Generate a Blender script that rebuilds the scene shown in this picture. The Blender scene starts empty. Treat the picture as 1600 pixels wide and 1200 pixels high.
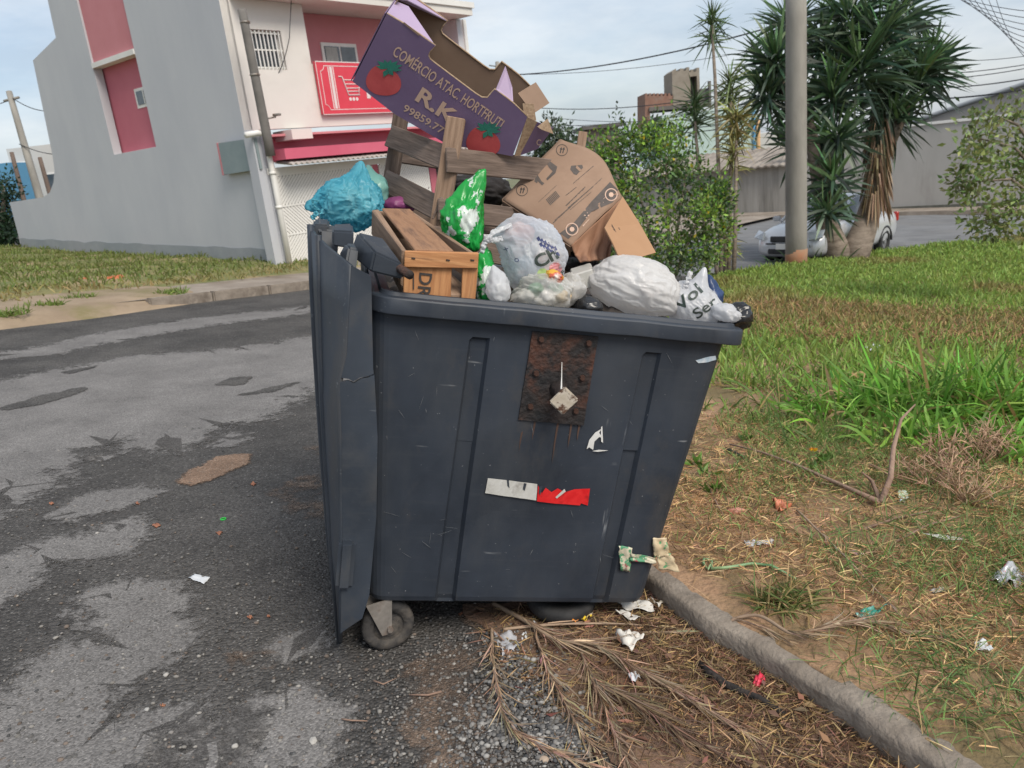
import bpy, bmesh, math, random
import numpy as np
from mathutils import Vector, Matrix, noise, Euler
from mathutils.bvhtree import BVHTree
from mathutils.geometry import tessellate_polygon
random.seed(7); np.random.seed(7)
scn = bpy.context.scene
COL = scn.collection
# ------------------------------------------------------------------ camera
F = 1200.0; PITCH = math.radians(16.4); ROLL = math.radians(6.27); EYE = 1.45
_r0 = Vector((1,0,0)); FW = Vector((0,math.cos(PITCH),-math.sin(PITCH))); _u0 = Vector((0,math.sin(PITCH),math.cos(PITCH)))
IR = _r0*math.cos(ROLL)-_u0*math.sin(ROLL); IU = _r0*math.sin(ROLL)+_u0*math.cos(ROLL)
CAM = Vector((0,0,EYE))
cd = bpy.data.cameras.new('camera'); cam = bpy.data.objects.new('camera', cd); COL.objects.link(cam)
cd.sensor_width = 36; cd.lens = F/1600*36; cd.clip_start = .05; cd.clip_end = 3000
cd.dof.use_dof = True; cd.dof.focus_distance = 2.5; cd.dof.aperture_fstop = 6.3
cam.matrix_world = Matrix(((IR.x,IU.x,-FW.x,CAM.x),(IR.y,IU.y,-FW.y,CAM.y),(IR.z,IU.z,-FW.z,CAM.z),(0,0,0,1)))
scn.camera = cam
# ------------------------------------------------------------------ sky and sun
SUN_EL = math.radians(48); SUN_AZ = Vector((.60,-.80))          # towards the sun: right and behind the camera
w = bpy.data.worlds.new('World'); scn.world = w; w.use_nodes = True
nt = w.node_tree; nt.nodes.clear()
out = nt.nodes.new('ShaderNodeOutputWorld'); bg = nt.nodes.new('ShaderNodeBackground'); bg.inputs['Strength'].default_value = .15
sky = nt.nodes.new('ShaderNodeTexSky'); sky.sky_type = 'NISHITA'; sky.sun_disc = False
sky.sun_elevation = SUN_EL; sky.sun_rotation = math.atan2(SUN_AZ.x, SUN_AZ.y)
sky.air_density = 1.0; sky.dust_density = 2.2; sky.ozone_density = 1.0
tc = nt.nodes.new('ShaderNodeTexCoord'); mp = nt.nodes.new('ShaderNodeMapping'); mp.inputs['Scale'].default_value = (1,1,3.2)
n1 = nt.nodes.new('ShaderNodeTexNoise'); n1.inputs['Scale'].default_value = 2.1; n1.inputs['Detail'].default_value = 7; n1.inputs['Roughness'].default_value = .55
rp = nt.nodes.new('ShaderNodeValToRGB'); rp.color_ramp.elements[0].position = .38; rp.color_ramp.elements[0].color = (.62,.62,.62,1); rp.color_ramp.elements[1].position = .62; rp.color_ramp.elements[1].color = (.92,.92,.92,1)
mx = nt.nodes.new('ShaderNodeMixRGB'); mx.inputs[2].default_value = (3.75,4.1,4.45,1)
L = nt.links.new
n2 = nt.nodes.new('ShaderNodeTexNoise'); n2.inputs['Scale'].default_value = 3.4; n2.inputs['Detail'].default_value = 8; n2.inputs['Roughness'].default_value = .6
r2 = nt.nodes.new('ShaderNodeValToRGB'); r2.color_ramp.elements[0].position = .36; r2.color_ramp.elements[0].color = (.54,.64,.76,1); r2.color_ramp.elements[1].position = .66; r2.color_ramp.elements[1].color = (.90,.94,.98,1)
vm = nt.nodes.new('ShaderNodeMixRGB'); vm.blend_type = 'MULTIPLY'; vm.inputs[0].default_value = 1; vm.inputs[2].default_value = (4.6,4.6,4.6,1)
L(mp.outputs[0], n2.inputs['Vector']); L(n2.outputs['Fac'], r2.inputs[0]); L(r2.outputs[0], vm.inputs[1]); L(vm.outputs[0], mx.inputs[2])
L(tc.outputs['Generated'], mp.inputs[0]); L(mp.outputs[0], n1.inputs['Vector']); L(n1.outputs['Fac'], rp.inputs[0])
L(rp.outputs[0], mx.inputs[0]); L(sky.outputs[0], mx.inputs[1]); L(mx.outputs[0], bg.inputs[0]); L(bg.outputs[0], out.inputs[0])
sd = bpy.data.lights.new('sun','SUN'); sd.energy = 2.2; sd.angle = math.radians(26); sd.color = (1,.93,.82)
so = bpy.data.objects.new('sun', sd); COL.objects.link(so)
_sv = Vector((SUN_AZ.x*math.cos(SUN_EL), SUN_AZ.y*math.cos(SUN_EL), math.sin(SUN_EL)))
so.matrix_world = Matrix.Translation((0,0,30)) @ _sv.to_track_quat('Z','Y').to_matrix().to_4x4()
vs = scn.view_settings; vs.view_transform = 'Standard'; vs.look = 'None'; vs.exposure = 0.45; vs.gamma = 1
# ------------------------------------------------------------------ pixel helpers
def ray(px, py): return FW + IR*((px-800)/F) - IU*((py-600)/F)
def P(px, py, d): return CAM + ray(px,py)*d
GB, GC = -.09, -.05
def gh(x, y):
    s = GB*x+GC*y
    if s < -1.6: s = -1.6 + .45*(s+1.6)
    if s > .8: s = .8 + .1*(s-.8)
    return s
def G(px, py, dz=0.0):
    r = ray(px,py); lo, hi = .3, 400.0
    for _ in range(60):
        m = (lo+hi)/2; p = CAM+r*m
        if p.z > gh(p.x,p.y)+dz: lo = m
        else: hi = m
    return CAM+r*lo
def hitplane(px, py, o, n):
    r = ray(px,py); return CAM + r*((Vector(o)-CAM).dot(n)/r.dot(n))
# ------------------------------------------------------------------ object helpers
WM = {}
def empty(name, loc, label=None, cat=None, group=None, mat=None):
    o = bpy.data.objects.new(name, None); COL.objects.link(o)
    o.empty_display_size = .1
    m = mat if mat is not None else Matrix.Translation(Vector(loc)); o.matrix_basis = m; WM[o.name] = m.copy()
    tag(o, label, cat, group); return o
def tag(o, label=None, cat=None, group=None, kind=None):
    if label: o['label'] = label
    if cat: o['category'] = cat
    if group: o['group'] = group
    if kind: o['kind'] = kind
    return o
def obj(name, me, mat=None, parent=None, mw=None, **kw):
    o = bpy.data.objects.new(name, me); COL.objects.link(o)
    mw = mw if mw is not None else Matrix.Identity(4)
    if parent is not None:
        o.parent = parent; o.matrix_parent_inverse = WM[parent.name].inverted()
    o.matrix_basis = mw; WM[o.name] = mw.copy()
    if mat is not None and not me.materials: me.materials.append(mat)
    tag(o, kw.get('label'), kw.get('cat'), kw.get('group'), kw.get('kind'))
    return o
def pymesh(verts, faces, smooth=False, name='mesh'):
    me = bpy.data.meshes.new(name); me.from_pydata([tuple(v) for v in verts], [], faces); me.update()
    if smooth: me.polygons.foreach_set('use_smooth', [True]*len(me.polygons))
    return me
def bm2me(bm, smooth=False, name='mesh'):
    bmesh.ops.recalc_face_normals(bm, faces=bm.faces)
    me = bpy.data.meshes.new(name); bm.to_mesh(me); bm.free()
    if smooth: me.polygons.foreach_set('use_smooth', [True]*len(me.polygons))
    return me
def boxme(sx, sy, sz, bev=0.0, seg=1):
    bm = bmesh.new(); bmesh.ops.create_cube(bm, size=1)
    for v in bm.verts: v.co = Vector((v.co.x*sx, v.co.y*sy, v.co.z*sz))
    if bev > 0: bmesh.ops.bevel(bm, geom=bm.edges[:], offset=bev, segments=seg, affect='EDGES', clamp_overlap=True)
    return bm2me(bm)
def frame(o, x, y):
    """matrix with origin o, X along x, Y near y (orthonormalised), Z = X x Y"""
    x = Vector(x).normalized(); z = x.cross(Vector(y)).normalized(); y = z.cross(x)
    return Matrix(((x.x,y.x,z.x,o[0]),(x.y,y.y,z.y,o[1]),(x.z,y.z,z.z,o[2]),(0,0,0,1)))
def bar(name, p0, p1, up, w, t, mat, parent=None, bev=.002, **kw):
    """board from p0 to p1; w along 'up', t across"""
    p0, p1 = Vector(p0), Vector(p1); m = frame((p0+p1)/2, p1-p0, up)
    return obj(name, boxme((p1-p0).length, w, t, bev), mat, parent, m, **kw)
def tubeme(path, rad, seg=8, cap=True, smooth=True):
    path = [Vector(p) for p in path]; n = len(path)
    rad = rad if isinstance(rad,(list,tuple)) else [rad]*n
    vs_, fs = [], []; up = Vector((.13,.31,.94)); prev = None
    for i,p in enumerate(path):
        t = (path[min(i+1,n-1)]-path[max(i-1,0)])
        if t.length < 1e-9: t = Vector((0,0,1))
        t.normalize()
        if prev is None:
            a = t.cross(up)
            if a.length < .1: a = t.cross(Vector((1,0,0)))
            a.normalize()
        else: a = (prev - t*prev.dot(t)).normalized()
        prev = a; b = t.cross(a)
        for k in range(seg):
            an = 2*math.pi*k/seg; vs_.append(p+(a*math.cos(an)+b*math.sin(an))*rad[i])
    for i in range(n-1):
        for k in range(seg): fs.append((i*seg+k, i*seg+(k+1)%seg, (i+1)*seg+(k+1)%seg, (i+1)*seg+k))
    if cap: fs += [tuple(range(seg))[::-1], tuple(range((n-1)*seg, n*seg))]
    return pymesh(vs_, fs, smooth)
def prismme(poly, th, holes=(), bev=0):
    """poly in XY (2-D list), extruded from z=0 to z=-th; holes allowed"""
    loops = [list(poly)]+[list(h) for h in holes]; flat = [p for l in loops for p in l]; n = len(flat)
    tris = tessellate_polygon([[Vector((p[0],p[1],0)) for p in l] for l in loops])
    vs_ = [(p[0],p[1],0) for p in flat]+[(p[0],p[1],-th) for p in flat]; fs = []
    for t in tris:
        fs.append(tuple(t)); fs.append(tuple(i+n for i in t[::-1]))
    b = 0
    for l in loops:
        m = len(l)
        for i in range(m): a, c = b+i, b+(i+1)%m; fs.append((a,c,c+n,a+n))
        b += m
    bm = bmesh.new(); bv = [bm.verts.new(v) for v in vs_]
    for f in fs:
        try: bm.faces.new([bv[i] for i in f])
        except ValueError: pass
    return bm2me(bm)
def textme(s, size, off=.0, bold=0.0, ext=0.0):
    c = bpy.data.curves.new('t','FONT'); c.body = s; c.size = size; c.offset = bold; c.extrude = ext; c.resolution_u = 3; c.space_character = 1.0
    o = bpy.data.objects.new('t', c); COL.objects.link(o)
    dg = bpy.context.evaluated_depsgraph_get(); me = bpy.data.meshes.new_from_object(o.evaluated_get(dg))
    bpy.data.objects.remove(o); bpy.data.curves.remove(c); me.materials.clear(); return me
def jag(poly, step=.05, amp=.02, seed=0, closed=True):
    """resample a 2-D polygon and roughen it"""
    res = []; n = len(poly)
    for i in range(n if closed else n-1):
        a, b = Vector(poly[i][:2]), Vector(poly[(i+1)%n][:2]); k = max(1,int((b-a).length/step))
        for j in range(k):
            p = a.lerp(b, j/k); v = noise.noise_vector(Vector((p.x*7+seed, p.y*7, seed*1.7))); v2 = noise.noise_vector(Vector((p.x*31, p.y*31+seed, seed)))
            res.append((p.x+(v.x+.6*v2.x)*amp, p.y+(v.y+.6*v2.y)*amp))
    return res
# ------------------------------------------------------------------ materials
MATS = {}
def srgb(r, g, b): 
    f = lambda c: (c/12.92 if c <= .04045 else ((c+.055)/1.055)**2.4)
    return (f(r/255), f(g/255), f(b/255), 1)
def mat(name, c1, c2=None, rough=.7, scale=6.0, stretch=(1,1,1), detail=6, bump=.0, bscale=None, metal=0.0, trans=0.0, lo=.35, hi=.65, c3=None, s3=1.2, f3=(.5,.7), spec=.5, attr=None, coord='Object', coat=0.0, dist=.02):
    if name in MATS: return MATS[name]
    m = bpy.data.materials.new(name); m.use_nodes = True; t = m.node_tree; N = t.nodes; K = t.links.new
    b = N['Principled BSDF']; b.inputs['Roughness'].default_value = rough; b.inputs['Metallic'].default_value = metal
    b.inputs['Specular IOR Level'].default_value = spec; b.inputs['Coat Weight'].default_value = coat
    cco = N.new('ShaderNodeTexCoord'); mp_ = N.new('ShaderNodeMapping'); mp_.inputs['Scale'].default_value = stretch; K(cco.outputs[coord], mp_.inputs[0])
    col = None
    if c2 is not None:
        no = N.new('ShaderNodeTexNoise'); no.inputs['Scale'].default_value = scale; no.inputs['Detail'].default_value = detail; no.inputs['Roughness'].default_value = .6; K(mp_.outputs[0], no.inputs['Vector'])
        r = N.new('ShaderNodeValToRGB'); r.color_ramp.elements[0].position = lo; r.color_ramp.elements[1].position = hi
        r.color_ramp.elements[0].color = (*c1[:3],1); r.color_ramp.elements[1].color = (*c2[:3],1); K(no.outputs['Fac'], r.inputs[0]); col = r.outputs[0]
        if c3 is not None:
            n3 = N.new('ShaderNodeTexNoise'); n3.inputs['Scale'].default_value = s3; n3.inputs['Detail'].default_value = 8; n3.inputs['Roughness'].default_value = .65; K(mp_.outputs[0], n3.inputs['Vector'])
            r3 = N.new('ShaderNodeValToRGB'); r3.color_ramp.elements[0].position = f3[0]; r3.color_ramp.elements[1].position = f3[1]; K(n3.outputs['Fac'], r3.inputs[0])
            m3 = N.new('ShaderNodeMixRGB'); m3.inputs[2].default_value = (*c3[:3],1); K(r3.outputs[0], m3.inputs[0]); K(col, m3.inputs[1]); col = m3.outputs[0]
    if attr:
        a = N.new('ShaderNodeAttribute'); a.attribute_name = attr
        if col is None: col = a.outputs['Color']
        else:
            mm = N.new('ShaderNodeMixRGB'); mm.blend_type = 'MULTIPLY'; mm.inputs[0].default_value = 1; K(col, mm.inputs[1]); K(a.outputs['Color'], mm.inputs[2]); col = mm.outputs[0]
    if col is not None: K(col, b.inputs['Base Color'])
    else: b.inputs['Base Color'].default_value = (*c1[:3],1)
    if bump > 0:
        nb = N.new('ShaderNodeTexNoise'); nb.inputs['Scale'].default_value = bscale or scale*4; nb.inputs['Detail'].default_value = 6; K(mp_.outputs[0], nb.inputs['Vector'])
        bp = N.new('ShaderNodeBump'); bp.inputs['Strength'].default_value = bump; bp.inputs['Distance'].default_value = dist; K(nb.outputs['Fac'], bp.inputs['Height']); K(bp.outputs[0], b.inputs['Normal'])
    if trans > 0:
        tr = N.new('ShaderNodeBsdfTranslucent'); ms = N.new('ShaderNodeMixShader'); ms.inputs[0].default_value = trans
        if col is not None: K(col, tr.inputs[0])
        else: tr.inputs[0].default_value = (*c1[:3],1)
        K(b.outputs[0], ms.inputs[1]); K(tr.outputs[0], ms.inputs[2]); K(ms.outputs[0], N['Material Output'].inputs[0])
    MATS[name] = m; return m
def film(name, c, alpha=.45, rough=.25, tint=(1,1,1)):
    """thin clear plastic film"""
    if name in MATS: return MATS[name]
    m = bpy.data.materials.new(name); m.use_nodes = True; t = m.node_tree; N = t.nodes; K = t.links.new
    b = N['Principled BSDF']; b.inputs['Base Color'].default_value = (*c[:3],1); b.inputs['Roughness'].default_value = rough
    tr = N.new('ShaderNodeBsdfTransparent'); ms = N.new('ShaderNodeMixShader'); no = N.new('ShaderNodeTexNoise'); no.inputs['Scale'].default_value = 9
    co = N.new('ShaderNodeTexCoord'); K(co.outputs['Object'], no.inputs['Vector'])
    mr = N.new('ShaderNodeMapRange'); mr.inputs['From Min'].default_value = .3; mr.inputs['From Max'].default_value = .7; mr.inputs['To Min'].default_value = alpha-.25; mr.inputs['To Max'].default_value = min(1,alpha+.3)
    K(no.outputs['Fac'], mr.inputs[0]); K(mr.outputs[0], ms.inputs[0]); K(tr.outputs[0], ms.inputs[1]); K(b.outputs[0], ms.inputs[2]); K(ms.outputs[0], N['Material Output'].inputs[0])
    MATS[name] = m; return m
def lin(r,g,b): return (r,g,b,1)
# ================================================================== ground, roads, verge
def asphalt(name, ca, cb, cc, patch_scale, speck, chip, bump, gap=None):
    m = bpy.data.materials.new(name); m.use_nodes = True; t = m.node_tree; N = t.nodes; K = t.links.new; b = N['Principled BSDF']
    co = N.new('ShaderNodeTexCoord')
    n = N.new('ShaderNodeTexNoise'); n.inputs['Scale'].default_value = patch_scale; n.inputs['Detail'].default_value = 9; n.inputs['Roughness'].default_value = .68; K(co.outputs['Object'], n.inputs['Vector'])
    r = N.new('ShaderNodeValToRGB'); e = r.color_ramp.elements; e[0].position = .36; e[0].color = ca; e[1].position = .66; e[1].color = cb; K(n.outputs['Fac'], r.inputs[0])
    v = N.new('ShaderNodeTexVoronoi'); v.inputs['Scale'].default_value = chip; K(co.outputs['Object'], v.inputs['Vector'])
    sp = N.new('ShaderNodeSeparateColor'); K(v.outputs['Color'], sp.inputs[0])
    rs = N.new('ShaderNodeValToRGB'); e = rs.color_ramp.elements; e[0].position = 1-speck-.1; e[0].color = (0,0,0,1); e[1].position = 1-speck+.05; e[1].color = (1,1,1,1); K(sp.outputs[0], rs.inputs[0])
    ds = N.new('ShaderNodeValToRGB'); e = ds.color_ramp.elements; e[0].position = .25; e[0].color = (1,1,1,1); e[1].position = .5; e[1].color = (0,0,0,1); K(v.outputs['Distance'], ds.inputs[0])
    mu = N.new('ShaderNodeMath'); mu.operation = 'MULTIPLY'; K(rs.outputs[0], mu.inputs[0]); K(ds.outputs[0], mu.inputs[1])
    mxx = N.new('ShaderNodeMixRGB'); mxx.inputs[2].default_value = cc; K(mu.outputs[0], mxx.inputs[0]); K(r.outputs[0], mxx.inputs[1])
    # per-chip tone
    m2 = N.new('ShaderNodeMixRGB'); m2.blend_type = 'MULTIPLY'; m2.inputs[0].default_value = .75; K(mxx.outputs[0], m2.inputs[1])
    rg = N.new('ShaderNodeMapRange'); rg.inputs['To Min'].default_value = .55; rg.inputs['To Max'].default_value = 1.35; K(sp.outputs[1], rg.inputs[0]); K(rg.outputs[0], m2.inputs[2])
    K(m2.outputs[0], b.inputs['Base Color']); b.inputs['Roughness'].default_value = .9; b.inputs['Specular IOR Level'].default_value = .25
    bp = N.new('ShaderNodeBump'); bp.inputs['Strength'].default_value = bump; bp.inputs['Distance'].default_value = .012; bp.invert = True; K(v.outputs['Distance'], bp.inputs['Height']); K(bp.outputs[0], b.inputs['Normal'])
    if gap:
        g1 = N.new('ShaderNodeTexNoise'); g1.inputs['Scale'].default_value = 5; g1.inputs['Detail'].default_value = 12; g1.inputs['Roughness'].default_value = .8; K(co.outputs['Object'], g1.inputs['Vector'])
        gr = N.new('ShaderNodeValToRGB'); gr.color_ramp.elements[0].position = gap-.06; gr.color_ramp.elements[1].position = gap+.1; K(g1.outputs['Fac'], gr.inputs[0])
        tr_ = N.new('ShaderNodeBsdfTransparent'); ms_ = N.new('ShaderNodeMixShader'); K(gr.outputs[0], ms_.inputs[0]); K(tr_.outputs[0], ms_.inputs[1]); K(b.outputs[0], ms_.inputs[2]); K(ms_.outputs[0], N['Material Output'].inputs[0])
    return m
M_asph = asphalt('asphalt_dark', lin(.056,.053,.051), lin(.110,.103,.097), lin(.21,.20,.19), 1.1, .10, 95, .8)
M_asph2 = asphalt('asphalt_worn', lin(.150,.142,.137), lin(.215,.204,.196), lin(.30,.285,.27), 2.0, .08, 150, .35)
M_dust = asphalt('asphalt_soil', lin(.13,.095,.075), lin(.22,.16,.12), lin(.36,.31,.27), 3.0, .22, 140, .6, .50)
M_pot = asphalt('pothole_earth', lin(.20,.13,.09), lin(.30,.20,.14), lin(.40,.33,.27), 5.0, .15, 160, .6)
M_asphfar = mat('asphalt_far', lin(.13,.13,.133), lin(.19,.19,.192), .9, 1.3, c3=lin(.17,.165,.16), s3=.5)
M_soil = mat('bare_soil', lin(.28,.165,.095), lin(.42,.26,.155), .95, 5, bump=.8, bscale=40, c3=lin(.17,.125,.06), s3=3.0, f3=(.45,.62))
M_lot = mat('lot_soil', lin(.13,.15,.045), lin(.25,.21,.09), .95, 1.2, c3=lin(.34,.24,.14), s3=.6, f3=(.5,.66), bump=.5, bscale=12)
M_farground = mat('far_ground', lin(.10,.12,.05), lin(.18,.16,.09), .95, .05)
M_conc = mat('old_concrete', lin(.20,.165,.132), lin(.31,.262,.215), .9, 7, bump=.45, bscale=60, c3=lin(.15,.12,.095), s3=4, f3=(.48,.68))
M_path = mat('path_concrete', lin(.22,.18,.145), lin(.34,.29,.24), .9, 1.6, bump=.3, bscale=25, c3=lin(.17,.13,.09), s3=.9)

def sheet_grid(x0, x1, y0, y1, nx, ny, dz, fn=gh):
    vs_ = []; fs = []
    for j in range(ny+1):
        for i in range(nx+1):
            x = x0+(x1-x0)*i/nx; y = y0+(y1-y0)*j/ny; vs_.append((x,y,fn(x,y)+dz))
    for j in range(ny):
        for i in range(nx): a = j*(nx+1)+i; fs.append((a,a+1,a+nx+2,a+nx+1))
    return pymesh(vs_, fs, True)
obj('ground', sheet_grid(-700,700,-60,900,70,48,-.30), M_farground, kind='structure')
road = obj('road', sheet_grid(-40,60,-6,70,100,76,0), M_asph, kind='structure')
def ragged(m, sc=26):
    """let a layer break up towards its rim (vertex attribute 'rim' runs 0..1 from edge to inside)"""
    t = m.node_tree; N = t.nodes; K = t.links.new; o_ = N['Material Output']; src = o_.inputs[0].links[0].from_socket
    at = N.new('ShaderNodeAttribute'); at.attribute_name = 'rim'; co = N.new('ShaderNodeTexCoord'); n = N.new('ShaderNodeTexNoise'); n.inputs['Scale'].default_value = sc; n.inputs['Detail'].default_value = 8; n.inputs['Roughness'].default_value = .75; K(co.outputs['Object'], n.inputs['Vector'])
    n2 = N.new('ShaderNodeTexNoise'); n2.inputs['Scale'].default_value = 6; n2.inputs['Detail'].default_value = 6; n2.inputs['Roughness'].default_value = .7; K(co.outputs['Object'], n2.inputs['Vector'])
    s1 = N.new('ShaderNodeMath'); s1.operation = 'MULTIPLY_ADD'; K(n.outputs['Fac'], s1.inputs[0]); s1.inputs[1].default_value = 2.0; K(at.outputs['Fac'], s1.inputs[2])
    s2 = N.new('ShaderNodeMath'); s2.operation = 'MULTIPLY_ADD'; K(n2.outputs['Fac'], s2.inputs[0]); s2.inputs[1].default_value = 1.9; K(s1.outputs[0], s2.inputs[2])
    r = N.new('ShaderNodeMapRange'); r.inputs['From Min'].default_value = 2.06; r.inputs['From Max'].default_value = 2.44; K(s2.outputs[0], r.inputs[0])
    tr_ = N.new('ShaderNodeBsdfTransparent'); ms_ = N.new('ShaderNodeMixShader'); K(r.outputs[0], ms_.inputs[0]); K(tr_.outputs[0], ms_.inputs[1]); K(src, ms_.inputs[2]); K(ms_.outputs[0], o_.inputs[0]); return m
ragged(M_asph2); ragged(M_dust); ragged(M_pot, 40); M_asphd = ragged(M_asph.copy())
def ground_patch(name, pix, m, dz, step=.05, amp=.03, seed=1, parent=road, rimw=.06):
    poly = [G(*p) for p in pix]; poly = jag([(p.x,p.y) for p in poly], step, amp, seed); n = len(poly)
    ar = sum(poly[i][0]*poly[(i+1)%n][1]-poly[(i+1)%n][0]*poly[i][1] for i in range(n)); sg = 1 if ar > 0 else -1
    inn, out_ = [], []
    for i in range(n):
        a, c = Vector(poly[i-1]), Vector(poly[(i+1)%n]); t = (c-a).normalized() if (c-a).length > 1e-6 else Vector((1,0)); nv = Vector((-t.y,t.x))*sg; p = Vector(poly[i]); inn.append(p+nv*rimw*.4); out_.append(p-nv*rimw*.6)
    tr = tessellate_polygon([[Vector((x,y,0)) for x,y in inn]]); allp = inn+out_
    fs = [tuple(t) for t in tr]+[(i,(i+1)%n,n+(i+1)%n,n+i) for i in range(n)]
    me = pymesh([(p.x,p.y,gh(p.x,p.y)+dz) for p in allp], fs); at = me.attributes.new('rim','FLOAT','POINT'); at.data.foreach_set('value', [1.0]*n+[0.0]*n)
    return obj(name, me, m, parent)
L1 = [(-40,612),(60,585),(130,575),(220,557),(300,553),(380,546),(560,515),(560,590),(490,600),(440,620),(420,645),(330,660),(282,690),(262,702),(232,690),(212,680),(150,690),(100,703),(92,720),(76,740),(68,755),(30,775),(-40,810)]
L2 = [(88,806),(130,785),(160,772),(232,762),(242,770),(190,790),(120,808)]
L3 = [(-40,925),(-40,895),(50,855),(90,848),(150,838),(180,820),(215,813),(215,850),(180,865),(140,870),(80,870),(60,890),(40,920),(-40,965)]
L4 = [(150,925),(200,910),(265,920),(280,940),(262,965),(275,985),(297,1003),(240,1035),(190,1060),(150,1100),(138,1150),(210,1130),(310,1105),(305,1140),(250,1160),(220,1230),(-70,1230),(-70,1140),(0,1120),(40,1085),(60,1050),(100,1025),(180,1010),(195,990),(170,960),(140,962)]
L5 = [(435,1014),(470,1000),(502,992),(482,1012)]
L6 = [(290,1160),(330,1142),(388,1130),(345,1165),(310,1230),(275,1230)]
L7 = [(400,1112),(450,1085),(518,1108),(515,1150),(480,1230),(392,1230),(402,1150)]
L8 = [(318,697),(350,681),(386,682),(346,699)]
L9 = [(-40,560),(60,545),(170,520),(300,500),(480,480),(482,488),(330,507),(200,528),(60,556)]
L10 = [(140,715),(165,712),(172,716),(150,722)]
for i,(l,sd_) in enumerate([(L1,.06),(L2,.03),(L3,.03),(L4,.025),(L5,.015),(L6,.02),(L7,.02),(L8,.03),(L9,.08),(L10,.03)]):
    ground_patch('worn_layer', l, M_asph2, .004, .04 if i not in (0,8) else .09, sd_, i*3.1, rimw=.40 if i in (0,8) else (.17 if i < 8 else .10))
for i,l in enumerate([[(8,637),(60,622),(132,606),(128,613),(60,633),(15,642)],[(338,602),(360,592),(392,590),(380,602)],[(375,618),(440,603),(470,598),(430,612)],[(100,582),(150,573),(110,585)]]):
    ground_patch('dark_layer', l, M_asphd, .008, .06, .03, 40+i)
ground_patch('pothole_soil', [(281,752),(300,738),(345,715),(390,712),(388,724),(340,745),(300,758)], M_pot, .006, .04, .02, 51)
for i,l in enumerate([[(430,770),(470,745),(520,740),(540,800),(500,810),(450,800)],[(480,700),(520,690),(520,720)],[(640,1040),(720,1010),(790,1100),(800,1200),(690,1220),(650,1130)],[(720,960),(860,960),(1020,960),(1000,1000),(880,1040),(760,1010)],[(350,1035),(420,1028),(425,1040),(370,1046)]]):
    ground_patch('dirt_film', l, M_dust, .005, .03, .05, 60+i)
# ---- near verge (earth bank behind the kerb)
_ft = [G(*p) for p in ((1395,1200),(1330,1150),(1235,1085),(1150,1032),(1062,975))]; _kd = (_ft[0]-_ft[-1]).normalized(); _kn = Vector((-_kd.y,_kd.x))
_e = [(p.x+_kn.x*.062, p.y+_kn.y*.062) for p in _ft]; _o = Vector(_e[0])
EDGE = [tuple(_o+Vector((_kd.x,_kd.y))*2.2),tuple(_o+Vector((_kd.x,_kd.y))*.9)]+_e+[(.30,3.05),(.18,4.2),(.3,5.5),(.7,7.2),(1.5,9.3),(2.6,11.4)]
EDGE += [(G(x,y).x, G(x,y).y) for x,y in ((1120,440),(1185,428),(1290,414),(1392,399),(1500,386),(1600,373))] + [(28,31),(50,44)]
def resample(pts, step):
    pts = [Vector(p) for p in pts]; out_ = [pts[0]]
    # Catmull-Rom
    for i in range(len(pts)-1):
        p0, p1, p2, p3 = pts[max(i-1,0)], pts[i], pts[i+1], pts[min(i+2,len(pts)-1)]; k = max(2,int((p2-p1).length/step))
        for j in range(1,k+1):
            t = j/k; out_.append(.5*((2*p1)+(p2-p0)*t+(2*p0-5*p1+4*p2-p3)*t*t+(3*p1-p0-3*p2+p3)*t**3))
    return out_
KL = resample(EDGE, .25)
VH = .094
def vbump(x, y): return .010+.035*noise.noise(Vector((x*.9,y*.9,3)))+.02*noise.noise(Vector((x*3,y*3,7)))
def edge_dist(x, y):
    return min(((x-k.x)**2+(y-k.y)**2) for k in KL)**.5
def vz(x, y, d=None):
    """height of the verge"""
    d = edge_dist(x,y) if d is None else d
    return gh(x,y)+VH+vbump(x,y)*min(1,d/.5)+.10*min(1,max(0,(d-.3)/1.5))*max(0,1-y/14)
def Gv(px, py):
    r = ray(px,py); lo, hi = .3, 60.0
    t = 1.2
    while t < 60:
        p = CAM+r*t
        if p.z < vz(p.x,p.y): break
        t += .08
    return CAM+r*(t-.04)
vs_, fs = [], []; NJ = 44
out_pts = []
for i,k in enumerate(KL):
    f = i/(len(KL)-1); ox = 9+45*f**1.2; oy = -4+50*f
    out_pts.append(Vector((ox,oy)))
for i,k in enumerate(KL):
    for j in range(NJ+1):
        t = (j/NJ)**2.0; p = k.lerp(out_pts[i], t); d = (p-k).length
        vs_.append((p.x,p.y, vz(p.x,p.y,d) if j > 0 else gh(p.x,p.y)+VH-.006))
for i in range(len(KL)-1):
    for j in range(NJ): a = i*(NJ+1)+j; fs.append((a,a+1,a+NJ+2,a+NJ+1))
VERGE_ME = pymesh(vs_, fs, True)
verge = obj('verge', VERGE_ME, M_soil, kind='structure')
VBVH = BVHTree.FromPolygons([Vector(v) for v in vs_], fs)
def vzq(x, y):
    h = VBVH.ray_cast(Vector((x,y,20)), Vector((0,0,-1)))
    return h[0].z if h[0] is not None else None
def Gv(px, py):
    h = VBVH.ray_cast(CAM, ray(px,py).normalized())
    return h[0] if h[0] is not None else G(px,py)
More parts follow.
